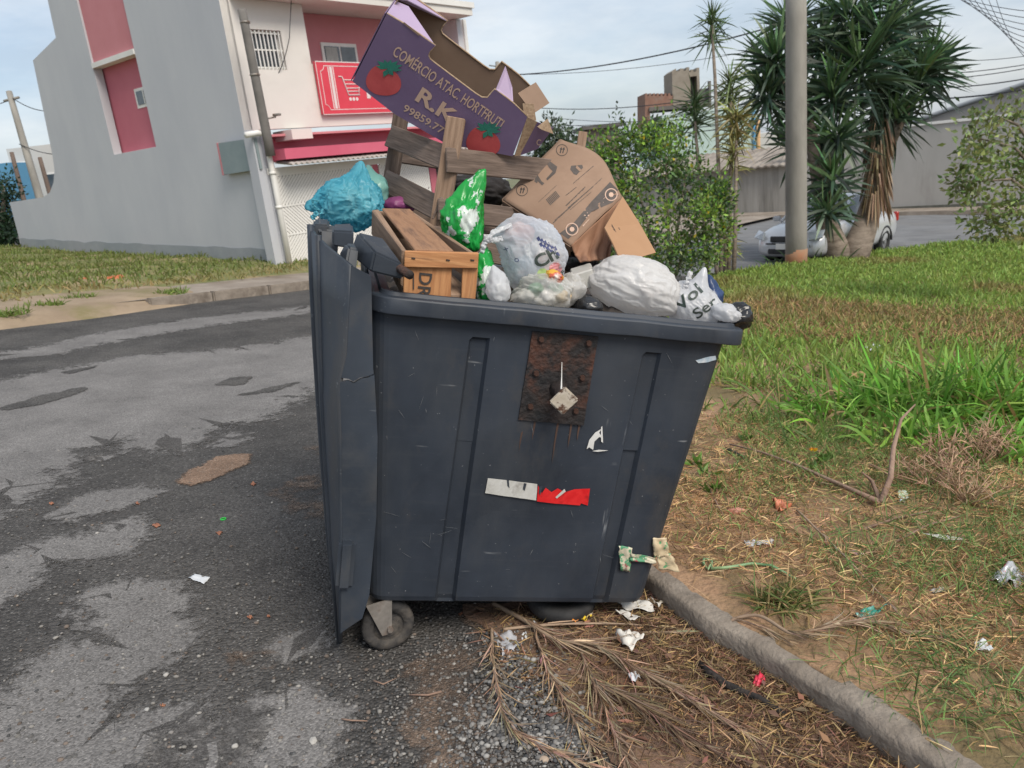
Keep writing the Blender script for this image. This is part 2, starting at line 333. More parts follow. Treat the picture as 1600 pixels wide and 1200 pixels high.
# kerb: worn, rounded concrete
KP = resample(EDGE[:13], .03); prof = [(-.062,-.12),(-.060,.0),(-.057,.062),(-.051,.082),(-.040,.092),(-.01,.096),(.018,.096),(.034,.092),(.046,.075),(.052,-.05)]
vs_, fs = [], []; n = len(prof)
for i,p in enumerate(KP):
    t = (KP[min(i+1,len(KP)-1)]-KP[max(i-1,0)]).normalized(); nn = Vector((t.y,-t.x))
    for k,(a,b) in enumerate(prof):
        q = p+nn*a; w1 = noise.noise(Vector((q.x*6,q.y*6,k*.7))); w2 = noise.noise(Vector((q.x*22,q.y*22,k*2.3))); chip = max(0,noise.noise(Vector((q.x*3.3,q.y*3.3,9)))-.2)*.05
        vs_.append((q.x+.009*w1+.004*w2, q.y+.006*w2, gh(q.x,q.y)+b+.009*w1+.005*w2-(chip if b > .08 else 0)))
for i in range(len(KP)-1):
    for k in range(n-1): a = i*n+k; fs.append((a,a+1,a+n+1,a+n))
obj('kerb', pymesh(vs_, fs, True), M_conc, kind='structure')
# ---- far pavement in front of the shop and the grass lot beside it
SO = G(446,422); SE = Vector((.64,.768,0)).normalized(); SN = Vector((SE.y,-SE.x,0)); SW = -SN   # facade direction, outward normal, side-wall direction
K0 = G(487,452)
kd = (K0-SO).dot(SN)      # distance kerb - facade
def sp_(s, d, dz=0): 
    q = SO+SE*s+SN*d; return Vector((q.x,q.y,gh(q.x,q.y)+dz))
def strip(name, s0, s1, d0, d1, dz, m, ns=40, nd=6, rough=0.0, kind='structure'):
    vs_, fs = [], []
    for i in range(ns+1):
        for j in range(nd+1):
            s = s0+(s1-s0)*i/ns; d = d0+(d1-d0)*j/nd; q = sp_(s,d,dz); 
            if rough:
                fe = min(1,(d1-d)/2.0); q.z += rough*fe*noise.noise(q*.7)-.035*(1-min(1,(d1-d)/.3))
            vs_.append(q)
    for i in range(ns):
        for j in range(nd): a = i*(nd+1)+j; fs.append((a,a+1,a+nd+2,a+nd+1))
    return obj(name, pymesh(vs_, fs, True), m, kind=kind)
strip('lot', -34, .6, -40, kd-1.55, .15, M_lot, 40, 60, .10)
path = strip('pavement', -34, 40, kd-1.6, kd-.14, .125, M_path, 60, 4)
strip('forecourt', .6, 40, -3, kd-1.5, .12, M_path, 40, 4)
kst = boxme(.985,.15,.26,.02,2)
for i in range(18):
    s = -5+i*1.0; a = sp_(s, kd-.07, .015); b_ = sp_(s+1, kd-.07, .015)
    obj('kerb_stone', kst, M_conc, path, frame((a+b_)/2, b_-a, Vector((0,0,1)).cross(b_-a)))
a = sp_(-34,kd-.07,.0); b_ = sp_(-5,kd-.07,.0)
M_sand = mat('sandy_soil', lin(.25,.185,.125), lin(.33,.25,.17), .95, 2.0, c3=lin(.20,.165,.08), s3=1.2, f3=(.5,.65), bump=.5, bscale=20)
vs_, fs = [], []; prof2 = [(-1.9,.150),(-.9,.165),(-.4,.160),(-.12,.150),(.10,.08),(.34,-.03)]
for i in range(121):
    s = -34+29.9*i/120
    for d,z in prof2: q = sp_(s, kd+d*(1+.15*noise.noise(Vector((s*.6,d,0))))-(.35*max(0,(s+6)/2.2) if d > -.5 else 0), z); q.z += .015*noise.noise(q*1.3); vs_.append(q)
for i in range(120):
    for k in range(5): q = i*6+k; fs.append((q,q+1,q+7,q+6))
obj('dirt_edge', pymesh(vs_, fs, True), M_sand, path)
# far right: pavement under the long walls
WB = [G(x,y) for x,y in ((1000,338),(1225,332),(1400,326),(1600,329))]

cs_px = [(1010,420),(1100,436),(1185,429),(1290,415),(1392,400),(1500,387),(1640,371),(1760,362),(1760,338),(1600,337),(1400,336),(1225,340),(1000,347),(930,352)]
ground_patch('cross_street_surface', cs_px, ragged(M_asphfar, 3), .006, .5, .05, 9, rimw=.3)  # paler asphalt: lightness of the road at a grazing view, put into the colour
# ================================================================== waste container
BM = Matrix.Translation((-.3587,2.1129,1.1352)) @ Matrix.Rotation(.1724,4,'Z') @ Matrix.Rotation(.2364,4,'Y') @ Matrix.Rotation(-.0083,4,'X')
BMI = BM.inverted(); BX = (BM.to_3x3() @ Vector((1,0,0))); BY = (BM.to_3x3() @ Vector((0,1,0))); BZ = (BM.to_3x3() @ Vector((0,0,1)))
def BL(x, y, z): return BM @ Vector((x,y,z))
def BP(px, py, y=0.0):
    """pixel -> bin-local point on the local plane y = const"""
    return BMI @ hitplane(px, py, BL(0,y,0), BY)
def BW(px, py, y=0.0): return hitplane(px, py, BL(0,y,0), BY)
LW, RIM, HB, DY = 1.168, .055, .959, 1.35
def plastic(name, base, scratch, dirt):
    m = bpy.data.materials.new(name); m.use_nodes = True; t = m.node_tree; N = t.nodes; K = t.links.new; b = N['Principled BSDF']
    co = N.new('ShaderNodeTexCoord')
    def nz(scale, st=(1,1,1), det=6, ro=.6, rot=(0,0,0)):
        mp_ = N.new('ShaderNodeMapping'); mp_.inputs['Scale'].default_value = st; mp_.inputs['Rotation'].default_value = rot; K(co.outputs['Object'], mp_.inputs[0])
        n = N.new('ShaderNodeTexNoise'); n.inputs['Scale'].default_value = scale; n.inputs['Detail'].default_value = det; n.inputs['Roughness'].default_value = ro; K(mp_.outputs[0], n.inputs['Vector']); return n.outputs['Fac']
    def ramp(f, a, c): 
        r = N.new('ShaderNodeValToRGB'); r.color_ramp.elements[0].position = a; r.color_ramp.elements[1].position = c; K(f, r.inputs[0]); return r.outputs[0]
    def mul(a, c):
        n = N.new('ShaderNodeMath'); n.operation = 'MULTIPLY'; K(a, n.inputs[0])
        if isinstance(c,float): n.inputs[1].default_value = c
        else: K(c, n.inputs[1])
        return n.outputs[0]
    def mixc(f, a, c):
        n = N.new('ShaderNodeMixRGB'); K(f, n.inputs[0]); n.inputs[2].default_value = c
        if isinstance(a,tuple): n.inputs[1].default_value = a
        else: K(a, n.inputs[1])
        return n.outputs[0]
    big = nz(2.2)
    c = mixc(ramp(big,.35,.7), base, tuple(min(1,v*1.9+.004) for v in base[:3])+(1,))
    c = mixc(mul(ramp(nz(7,(1,1,.35)),.48,.74),.75), c, dirt); c = mixc(mul(ramp(nz(60,(.08,1,1),4,.6),.56,.72),.30), c, dirt); c = mixc(mul(ramp(nz(3.3,(1,1,.6),8,.7),.56,.66),.35), c, lin(.085,.075,.065))                                  # rain-washed dust
    zone = ramp(nz(4.5),.54,.66)
    s1 = mul(ramp(nz(26,(1,1,.10),3,.5,(.2,.5,0)),.665,.70), zone); s2 = mul(ramp(nz(40,(.12,1,1),2,.5,(0,.3,0)),.69,.72), ramp(nz(3.1),.5,.62))
    c = mixc(mul(s1,.55), c, scratch); c = mixc(mul(s2,.45), c, scratch)
    fleck = ramp(nz(85,(1,1,1),2),.735,.76); c = mixc(mul(fleck,.5), c, scratch)
    K(c, b.inputs['Base Color'])
    r = N.new('ShaderNodeMapRange'); r.inputs['To Min'].default_value = .38; r.inputs['To Max'].default_value = .68; K(big, r.inputs[0]); K(r.outputs[0], b.inputs['Roughness'])
    b.inputs['Specular IOR Level'].default_value = .42
    bp = N.new('ShaderNodeBump'); bp.inputs['Strength'].default_value = .22; bp.inputs['Distance'].default_value = .004; K(nz(9), bp.inputs['Height'])
    bp2 = N.new('ShaderNodeBump'); bp2.inputs['Strength'].default_value = .12; bp2.inputs['Distance'].default_value = .001; K(nz(240,det=2), bp2.inputs['Height']); K(bp.outputs[0], bp2.inputs['Normal']); K(bp2.outputs[0], b.inputs['Normal'])
    return m
M_bin = plastic('bin_plastic', lin(.020,.0255,.0355), lin(.34,.35,.36), lin(.052,.058,.068))
M_lid = plastic('lid_plastic', lin(.022,.028,.038), lin(.22,.23,.24), lin(.065,.068,.073))
M_rust = mat('rusty_steel', lin(.018,.019,.021), lin(.042,.028,.024), .8, 12, c3=lin(.115,.045,.028), s3=6, f3=(.52,.68), bump=.5, bscale=60, metal=.15)
M_bolt = mat('rusty_bolt', lin(.06,.028,.02), lin(.10,.05,.035), .8, 30, metal=.3)
M_pinw = mat('chipped_white_paint', lin(.42,.36,.28), lin(.58,.52,.44), .7, 30, c3=lin(.10,.05,.03), s3=26, f3=(.52,.6))
M_rubber = mat('caster_rubber', lin(.028,.027,.027), lin(.06,.055,.052), .85, 18, c3=lin(.13,.11,.09), s3=7, bump=.3, bscale=60)
M_fork = mat('dull_galvanised', lin(.22,.20,.18), lin(.34,.31,.28), .6, 20, c3=lin(.13,.07,.04), s3=9, metal=.4)
container = empty('waste_container', BL(.55,.65,-1.2), 'dark grey wheeled plastic waste container tilted on its broken caster, heaped with rubbish', 'container')
def arc(cx, cy, r, a0, a1, n=6): return [(cx+r*math.cos(a0+(a1-a0)*i/n), cy+r*math.sin(a0+(a1-a0)*i/n)) for i in range(n+1)]
def outline(t, g, inset=0.0):
    """t: 0 bottom .. 1 top"""
    x0 = .079+(.006-.079)*t+inset; x1 = 1.027+(1.113-1.027)*t-inset; y0 = .105+(.03-.105)*t+inset; y1 = 1.245+(1.32-1.245)*t-inset; r = .05
    wd = x1-x0; bl = 1-t
    def fx(a, b): return x0+wd*(a*t+b*bl)
    pts = arc(x0+r, y0+r, r, math.pi, 1.5*math.pi)
    for a,b in ((fx(.26,.222),fx(.315,.295)),(fx(.75,.793),fx(.805,.856))):
        pts += [(a,y0),(a+.010,y0+g),(b-.010,y0+g),(b,y0)]
    pts += arc(x1-r, y0+r, r, 1.5*math.pi, 2*math.pi)
    for f in (.25,.6):
        ya = y0+(y1-y0)*f; yb = ya+.12; pts += [(x1,ya),(x1-g,ya+.012),(x1-g,yb-.012),(x1,yb)]
    pts += arc(x1-r, y1-r, r, 0, .5*math.pi); pts += arc(x0+r, y1-r, r, .5*math.pi, math.pi)
    return pts
zt = -RIM-HB
levels = [(0.0,.0,.02),(.012,.018,.004),(.03,.018,0),(.30,.018,0),(.62,.018,0),(.935,.018,0),(.947,.0,0),(1.0,0,0)]
vs_, fs = [], []; n = None
for t,g,ins in levels:
    o_ = outline(t,g,ins); n = len(o_)
    for x,y in o_:
        z = zt+HB*t; bow = .006*math.sin(math.pi*t)*noise.noise(Vector((x*3,y*3,t*2))); vs_.append((x,y-bow*2,z))
for l in range(len(levels)-1):
    for k in range(n): fs.append((l*n+k, l*n+(k+1)%n, (l+1)*n+(k+1)%n, (l+1)*n+k))
b0 = len(vs_); vs_ += [(x,y,zt) for x,y in outline(0,0,.03)]
for k in range(n): fs.append((b0+(k+1)%n, b0+k, k, (k+1)%n))
fs.append(tuple(range(b0,b0+n))[::-1])
b1 = len(vs_)
for t,ins in ((1,.014),(.6,.014)): vs_ += [(x,y,zt+HB*t) for x,y in outline(t,0,ins)]
tl = (len(levels)-1)*n
for k in range(n):
    fs.append((tl+k, tl+(k+1)%n, b1+(k+1)%n, b1+k)); fs.append((b1+k, b1+(k+1)%n, b1+n+(k+1)%n, b1+n+k))
me = pymesh(vs_, fs); body = obj('body', me, M_bin, container, BM)
bm = bmesh.new(); bm.from_mesh(me); bmesh.ops.recalc_face_normals(bm, faces=bm.faces); bm.to_mesh(me); bm.free()
# rim: flange swept round the top
def rrect(o, r=.075, nn=7):
    x0, x1, y0, y1 = 0.0-o, LW+o, 0.0-o, DY+o; r = max(.01,r+o)
    return arc(x0+r,y0+r,r,math.pi,1.5*math.pi,nn)+arc(x1-r,y0+r,r,1.5*math.pi,2*math.pi,nn)+arc(x1-r,y1-r,r,0,.5*math.pi,nn)+arc(x0+r,y1-r,r,.5*math.pi,math.pi,nn)
pf = [(-.058,-.03),(-.058,-.004),(-.055,.003),(-.052,.004),(-.034,.005),(-.031,.004),(-.026,-.006),(-.020,-.007),(-.008,-.007),(-.003,-.009),(-.0005,-.013),(.002,-.050),(.001,-.054),(-.002,-.056),(-.030,-.056)]
vs_, fs = [], []
for o_,z in pf:
    q = rrect(o_)
    # densify the straight runs so the rim can sag and wave
    d_ = []
    for i in range(len(q)):
        a, b_ = Vector(q[i]), Vector(q[(i+1)%len(q)]); d_.append(a)
        if (b_-a).length > .3: d_ += [a.lerp(b_, k/14) for k in range(1,14)]
    n = len(d_)
    for p in d_:
        wv = .006*noise.noise(Vector((p.x*2.2,p.y*2.2,1))) + .003*noise.noise(Vector((p.x*7,p.y*7,1))); vs_.append((p.x, p.y+wv*.6, z+wv))
for l in range(len(pf)-1):
    for k in range(n): fs.append((l*n+k, l*n+(k+1)%n, (l+1)*n+(k+1)%n, (l+1)*n+k))
rim_me = pymesh(vs_, fs, True); rim_me.set_sharp_from_angle(angle=math.radians(28)); obj('rim', rim_me, M_bin, container, BM)
# the near face (slightly sloping plane) for the things fixed to it
FN_ = (BM.to_3x3() @ Vector((0,HB,.075))).normalized(); FO = BL(0,.03,-RIM)
def FPx(px, py, off=0.0): return hitplane(px, py, FO-FN_*off, FN_)
FX = BX; FYv = (BZ-FN_*BZ.dot(FN_)).normalized()
def facemat(px, py, off): 
    o_ = FPx(px,py,off); x = FX-FN_*FX.dot(FN_); return frame(o_, x, FYv)
def face_decal(name, pix, m, off=.0025, th=.0012, parent=container, jg=0.0, seed=0, **kw):
    fm = facemat(pix[0][0], pix[0][1], off); inv = fm.inverted()
    poly = [inv @ FPx(*p, off) for p in pix]; poly = [(p.x,p.y) for p in poly]
    if jg: poly = jag(poly, .006, jg, seed)
    return obj(name, prismme(poly, th), m, parent, fm, **kw)
M_tw = mat('sticker_white', lin(.50,.49,.45), lin(.60,.59,.56), .45, 30, c3=lin(.30,.28,.25), s3=14, f3=(.55,.75))
M_tr = mat('sticker_red', lin(.62,.012,.016), lin(.75,.03,.03), .4, 30, c3=lin(.38,.01,.012), s3=16, f3=(.55,.7))
face_decal('reflective_sticker', [(762,748),(790,751),(800,752),(840,757),(838,782),(800,777),(758,771)], M_tw, jg=.0015, label='white half of the torn reflective sticker')
face_decal('reflective_sticker', [(841,758),(847,771),(853,762),(862,769),(872,763),(884,769),(898,765),(922,764),(918,790),(908,787),(906,790),(870,787),(839,783)], M_tr, jg=.0015, seed=3, label='red half of the torn reflective sticker')
for i,q in enumerate([[(792,750),(795,750),(796,763),(793,759)],[(819,755),(823,756),(820,767),(817,764)],[(843,760),(848,760),(844,774),(842,770)]]):
    face_decal('sticker_tear', q, M_bin, .0042, .001, jg=.0006, seed=i)
face_decal('sticker_tear', [(868,777),(882,764),(884,768),(870,779)], M_tw, .0042, .001)
M_wp = mat('white_residue', lin(.62,.61,.58), lin(.75,.74,.72), .8, 20)
face_decal('paint_mark', [(917,702),(921,688),(930,676),(940,670),(936,676),(942,684),(936,683),(929,690),(927,703),(921,699)], M_wp, jg=.0015, seed=8)
face_decal('paint_mark', [(939,668),(941,666),(942,692),(939,690)], M_wp, jg=.001, seed=9)
face_decal('paint_mark', [(1088,563),(1102,559),(1119,556),(1120,562),(1107,566),(1092,567)], mat('pale_blue_residue', lin(.30,.42,.52), lin(.6,.62,.64), .7, 60), jg=.0025, seed=10)
face_decal('paint_mark', [(926,705),(936,703),(950,704),(934,706)], M_wp, jg=.001, seed=11)
rs = random.Random(5)
for i in range(34):                       # pale nicks and drips where the plastic is scraped
    x = rs.choice([rs.uniform(600,700),rs.uniform(600,700),rs.uniform(770,990),rs.uniform(1040,1110)]); y = rs.choice([rs.uniform(500,640),rs.uniform(780,900),rs.uniform(520,920)])
    l = rs.uniform(5,26); a = rs.gauss(1.3,.7); dx, dy = l*math.cos(a), l*math.sin(a); w_ = rs.uniform(.18,.42)
    if x > 1010-(y-540)*.33+100: continue
    face_decal('scratch', [(x,y),(x+dx*.5+w_,y+dy*.5),(x+dx,y+dy),(x+dx*.5-w_,y+dy*.5)], mat('scrape_pale', lin(.13,.14,.15), lin(.22,.23,.24), .8, 40), .0016, .0006, seed=i)
# trunnion plate
plate = face_decal('trunnion_plate', [(832,518),(935,526),(912,665),(810,656)], M_rust, .007, .005, jg=.0012, seed=4, label='rusty steel plate bolted to the container side')
bme = None
bm = bmesh.new(); bmesh.ops.create_cone(bm, cap_ends=True, segments=6, radius1=.0095, radius2=.0085, depth=.009); bolt = bm2me(bm)
bm = bmesh.new(); bmesh.ops.create_cone(bm, cap_ends=True, segments=16, radius1=.0125, radius2=.012, depth=.003); wash = bm2me(bm)
for i,(x,y) in enumerate(((846,530),(920,536),(838,583),(910,590),(829,635),(900,642))):
    fm = facemat(x,y,.012); b_ = obj('bolt', bolt, M_bolt, plate, fm); obj('washer', wash, M_rust, plate, facemat(x,y,.0085))
p0, p1 = FPx(872,607,.005), FPx(880,624,.075)
obj('trunnion_pin', tubeme([p0,p0.lerp(p1,.3),p1],[.030,.018,.016],14), M_rust, plate)
fm = frame(FPx(881,626,.085), (FX*.8-FYv*.62), (FX*.62+FYv*.8)); obj('trunnion_end', boxme(.060,.066,.016,.004,2), M_pinw, plate, fm)
obj('string', tubeme([FPx(878,566,.012),FPx(877.5,590,.03),FPx(877,608,.08)],[.0008,.0016,.0028],5), M_wp, plate)
M_run = mat('rust_run', lin(.055,.036,.030), lin(.09,.05,.036), .85, 12)
for i,(x,y,l) in enumerate(((818,660,46),(836,662,26),(872,664,60),(893,666,34),(905,667,22))):
    face_decal('rust_run', [(x-1.6,y-3),(x+1.8,y-3),(x+.9-l*.10,y+l*.6),(x-.2-l*.16,y+l),(x-1.2-l*.10,y+l*.6)], M_run, .0014, .0005, jg=.0012, seed=20+i)
# scraps of printed film snagged on the corner
M_scrap = mat('printed_film_scrap', lin(.62,.56,.42), lin(.10,.30,.16), .4, 28, lo=.5, hi=.53, c3=lin(.42,.05,.09), s3=16, f3=(.58,.62))
M_scrap2 = mat('cream_film_scrap', lin(.66,.54,.36), lin(.56,.44,.28), .45, 18, c3=lin(.12,.34,.16), s3=30, f3=(.56,.6))
def crumple(name, pix, depthfn, m, parent=None, amp=.006, n_=9, seed=0, **kw):
    """small bent sheet spanned by four pixels, depthfn(px,py) -> world point"""
    a, b_, c_, d_ = [depthfn(*p) for p in pix]; vs_, fs = [], []; nrm = (b_-a).cross(d_-a).normalized()
    for j in range(n_+1):
        for i in range(n_+1):
            u, v = i/n_, j/n_; p = (a.lerp(b_,u)).lerp(d_.lerp(c_,u), v)
            k = noise.noise(Vector((u*3+seed, v*3, seed*.7)))+.5*abs(noise.noise(Vector((u*8+seed, v*8, seed*1.3))))
            p = p+nrm*k*amp + (b_-a)*.08*noise.noise(Vector((v*5,seed,u)))*(1 if 0<i<n_ else 1.6)
            vs_.append(p)
    for j in range(n_):
        for i in range(n_): q = j*(n_+1)+i; fs.append((q,q+1,q+n_+2,q+n_+1))
    me = pymesh(vs_, fs, True); o_ = obj(name, me, m, parent, **kw)
    mod = o_.modifiers.new('thickness','SOLIDIFY'); mod.thickness = .0012; return o_
fp = lambda x,y: FPx(x,y,.010)
wrapper = empty('snagged_wrapper', FPx(1000,880,.01), 'torn printed plastic wrapper snagged low on the container corner', 'wrapper')
crumple('film', [(966,852),(988,856),(984,894),(970,892)], fp, M_scrap, wrapper, .008, seed=1)
crumple('film', [(985,864),(1024,872),(1024,880),(984,876)], fp, M_scrap, wrapper, .008, seed=2)
crumple('film', [(1020,841),(1042,841),(1046,868),(1022,872)], fp, M_scrap2, wrapper, .010, seed=3)
crumple('film', [(1026,868),(1048,864),(1062,893),(1030,890)], fp, M_scrap2, wrapper, .010, seed=4)
# ---- casters
def ringme(R, r, w_, seg=28):
    prof_ = [(r,-w_/2),(R*.86,-w_/2),(R*.96,-w_*.40),(R,-w_*.2),(R,w_*.2),(R*.96,w_*.40),(R*.86,w_/2),(r,w_/2)]
    vs_, fs = [], []; m_ = len(prof_)
    for i in range(seg):
        a = 2*math.pi*i/seg
        for rr,x in prof_: vs_.append((rr*math.cos(a), rr*math.sin(a), x))
    for i in range(seg):
        for k in range(m_): fs.append((i*m_+k, i*m_+(k+1)%m_, ((i+1)%seg)*m_+(k+1)%m_, ((i+1)%seg)*m_+k))
    return pymesh(vs_, fs, True)
def discme(R, w_, seg=24, hub=.03):
    prof_ = [(.0,-w_*.8),(hub,-w_*.8),(hub*1.1,-w_*.4),(R,-w_*.35),(R,w_*.35),(hub*1.1,w_*.4),(hub,w_*.8),(.0,w_*.8)]
    vs_, fs = [], []; m_ = len(prof_)
    for i in range(seg):
        a = 2*math.pi*i/seg
        for rr,x in prof_: vs_.append((rr*math.cos(a), rr*math.sin(a), x))
    for i in range(seg):
        for k in range(m_-1): fs.append((i*m_+k, i*m_+k+1, ((i+1)%seg)*m_+k+1, ((i+1)%seg)*m_+k))
    bm = bmesh.new(); bv = [bm.verts.new(v) for v in vs_]
    for f in fs: bm.faces.new([bv[i] for i in f])
    bmesh.ops.remove_doubles(bm, verts=bm.verts, dist=1e-5); return bm2me(bm)
RT, RD = ringme(.088,.052,.042), discme(.053,.03)
def caster(cx, cy, R, axis, top):
    """wheel centre world, axis direction"""
    c = Vector((cx,cy,gh(cx,cy)+R)); fm = frame(c, axis.cross(Vector((0,0,1))), Vector((0,0,1)))
    wh = obj('wheel', RD, M_rubber, container, fm); obj('tyre', RT, M_rubber, wh, fm)
    sgn = [-1,1]; fk = None
    for s in sgn:
        a = c+fm.to_3x3() @ Vector((0,0,s*.030)); pl = [(-.016,-.018),(.016,-.018),(.050,.105),(-.035,.105)]
        sk = frame(a, fm.to_3x3() @ Vector((1,0,0)), Vector((0,0,1)))
        f_ = obj('fork', prismme(pl,.004), M_fork, container, sk @ Matrix.Translation((.012,0,.002)))
    bm = bmesh.new(); bmesh.ops.create_cone(bm, cap_ends=True, segments=8, radius1=.010, radius2=.010, depth=.085)
    obj('axle_bolt', bm2me(bm), M_fork, container, fm)
wc = G(604,1024); caster(wc.x+.01, wc.y+.05, .088, Vector((.35,-.93,0)).normalized(), None)
b2 = BL(.14,1.12,-1.02); caster(b2.x, b2.y, .088, Vector((1,-.2,0)).normalized(), None)
# broken caster wheel lying under the low corner
c = G(883,985); fm = frame(Vector((c.x,c.y+.13,gh(c.x,c.y)+.050)), Vector((1,.15,-.16)), Vector((0,1,.16)))
bw = empty('broken_caster', fm.translation, 'black caster wheel collapsed flat under the container on dead palm leaves', 'wheel')
M_blkr = mat('black_rubber', lin(.014,.014,.015), lin(.03,.029,.029), .8, 14); obj('tyre', ringme(.125,.07,.055), M_blkr, bw, fm); obj('hub', discme(.072,.04), M_blkr, bw, fm)
# ---- lid, swung back and hanging down the left side
cap_l = [(549,415),(546,480),(542,554),(533,592),(534,685),(535,843),(532,989)]; cap_r = [(580,432),(581,480),(583,575),(590,685),(588,807),(577,930),(566,966)]
YC = -.005
capl = [BP(*p,YC) for p in cap_l]; capr = [BP(*p,YC) for p in cap_r]
sil = [BP(x,y,.32) for x,y in ((487,350),(490,440),(495,540),(500,620),(506,710),(517,850),(533,982))]
lid = obj('lid', None, None) if False else None
vs_, fs = [], []; ys = [-.004,.02,.05,.10,.18,.32,.6,.95,1.28]
for j,y in enumerate(ys):
    t = min(1,max(0,(y-.0)/.32)); t = 1-(1-t)**2
    for k in range(7):
        a, s = capl[k], sil[k]; z = a.z+(s.z-a.z)*t*(1 if k not in (0,) else .8); x = a.x+(s.x-a.x)*t
        vs_.append((x, y, z))
for j in range(len(ys)-1):
    for k in range(6): q = j*7+k; fs.append((q,q+1,q+8,q+7))
lm = pymesh(vs_, fs, True)
lid = obj('lid', lm, M_lid, container, BM, label='domed lid swung open and hanging down the side, its flange cracked')
md = lid.modifiers.new('thickness','SOLIDIFY'); md.thickness = .012; md.offset = 0
def xz(p): return (p.x,p.z)
fmc = BM @ Matrix(((1,0,0,0),(0,0,-1,0),(0,1,0,0),(0,0,0,1)))     # prism XY -> bin XZ, prism -z -> +y
crk = [BP(*p,YC) for p in ((533,590),(545,592),(552,596),(562,590),(574,588),(584,584))]
crk2 = [BP(*p,YC) for p in ((531,597),(545,595),(553,599),(563,592),(575,590),(585,586))]
up_ = [xz(p) for p in capl[:3]]+[xz(p) for p in crk]+[xz(p) for p in capr[:3]][::-1]
dn_ = [xz(p) for p in crk2]+[xz(p) for p in capr[3:]]+[xz(p) for p in capl[4:]][::-1]
obj('flange', prismme(up_, .012), M_lid, lid, fmc @ Matrix.Translation((0,0,.006)))
obj('flange', prismme(dn_, .012), M_lid, lid, fmc @ Matrix.Translation((0,0,.006)))
# return lip along the lid edge (right edge of the flange, running back)
vs_, fs = [], []
for j,y in enumerate((-.004,.3,.7,1.25)):
    for k in range(7): vs_.append((capr[k].x-.004, y, capr[k].z))
for j in range(3):
    for k in range(6): q = j*7+k; fs.append((q,q+1,q+8,q+7))
o_ = obj('lid_edge', pymesh(vs_, fs, True), M_lid, lid, BM); md = o_.modifiers.new('thickness','SOLIDIFY'); md.thickness = .008
# raised ribs on the dome and its top edge
for y,wd_ in ((.16,.03),(.30,.05)):
    pth = []
    for k in range(7):
        t = min(1,y/.32); t = 1-(1-t)**2; a, s = capl[k], sil[k]; pth.append(BL(a.x+(s.x-a.x)*t-.004, y, a.z+(s.z-a.z)*t))
    obj('rib', tubeme(pth, .010, 6), M_lid, lid)
obj('handle', boxme(.05,.05,.16,.012,2), M_lid, lid, BM @ Matrix.Translation(BP(540,880,-.0)) )
# hinge lugs with the pivot rod
def lug(q, mname='hinge_lug', taper=1.0):
    """q: 8 bin-local corners bottom(4)+top(4)"""
    bm = bmesh.new(); bv = [bm.verts.new(v) for v in q]
    for f in ((0,1,2,3),(4,5,6,7),(0,1,5,4),(1,2,6,5),(2,3,7,6),(3,0,4,7)): bm.faces.new([bv[i] for i in f])
    bmesh.ops.recalc_face_normals(bm, faces=bm.faces); bmesh.ops.bevel(bm, geom=bm.edges[:], offset=.006, segments=2, affect='EDGES'); return obj(mname, bm2me(bm), M_lid, lid, BM)
A = lambda x,y,d: BP(x,y,d)
lug([A(545,398,.20),A(578,425,.03),A(632,438,.03),A(600,400,.20), A(558,362,.20),A(585,392,.03),A(630,413,.03),A(600,372,.20)])
lug([A(518,372,.36),A(519,385,.30),A(552,390,.30),A(553,375,.36), A(520,350,.36),A(519,360,.30),A(553,362,.30),A(550,348,.36)])
lug([A(490,362,.50),A(489,375,.42),A(512,378,.42),A(515,365,.50), A(490,342,.50),A(489,350,.42),A(514,352,.42),A(515,342,.50)])
lug([A(528,395,.14),A(530,470,.04),A(552,480,.04),A(552,400,.14), A(540,380,.16),A(545,385,.10),A(560,390,.10),A(556,380,.16)], 'hinge_web')
lug([A(498,362,.42),A(500,400,.36),A(530,405,.36),A(532,372,.42), A(498,350,.46),A(500,358,.42),A(530,362,.42),A(532,352,.46)], 'hinge_web')
obj('pivot_rod', tubeme([BL(*A(585,398,.40)),BL(*A(612,412,.08)),BL(*A(641,430,-.02))], .0125, 12), M_rust, lid)
# scraps filling the container up to the rim
vs_, fs = [], []; NX, NY = 46, 50
for j in range(NY+1):
    for i in range(NX+1):
        x = .03+1.07*i/NX; y = .05+1.24*j/NY; e = min(i,NX-i)/8; e2 = min(j,NY-j)/8; k = min(1,e)*min(1,e2)
        vs_.append((x,y,-.10+.16*k*(.6+.5*noise.noise(Vector((x*3,y*3,2))))+.04*noise.noise(Vector((x*12,y*12,5)))+.02*noise.noise(Vector((x*30,y*30,5)))))
for j in range(NY):
    for i in range(NX): q = j*(NX+1)+i; fs.append((q,q+1,q+NX+2,q+NX+1))
M_heap = mat('mixed_refuse', lin(.03,.026,.024), lin(.10,.075,.06), .8, 9, c3=lin(.22,.20,.19), s3=6, f3=(.6,.66))
obj('loose_refuse', pymesh(vs_, fs, True), M_heap, None, BM, label='dark mixed scraps filling the container beneath the bags', cat='refuse', kind='stuff')
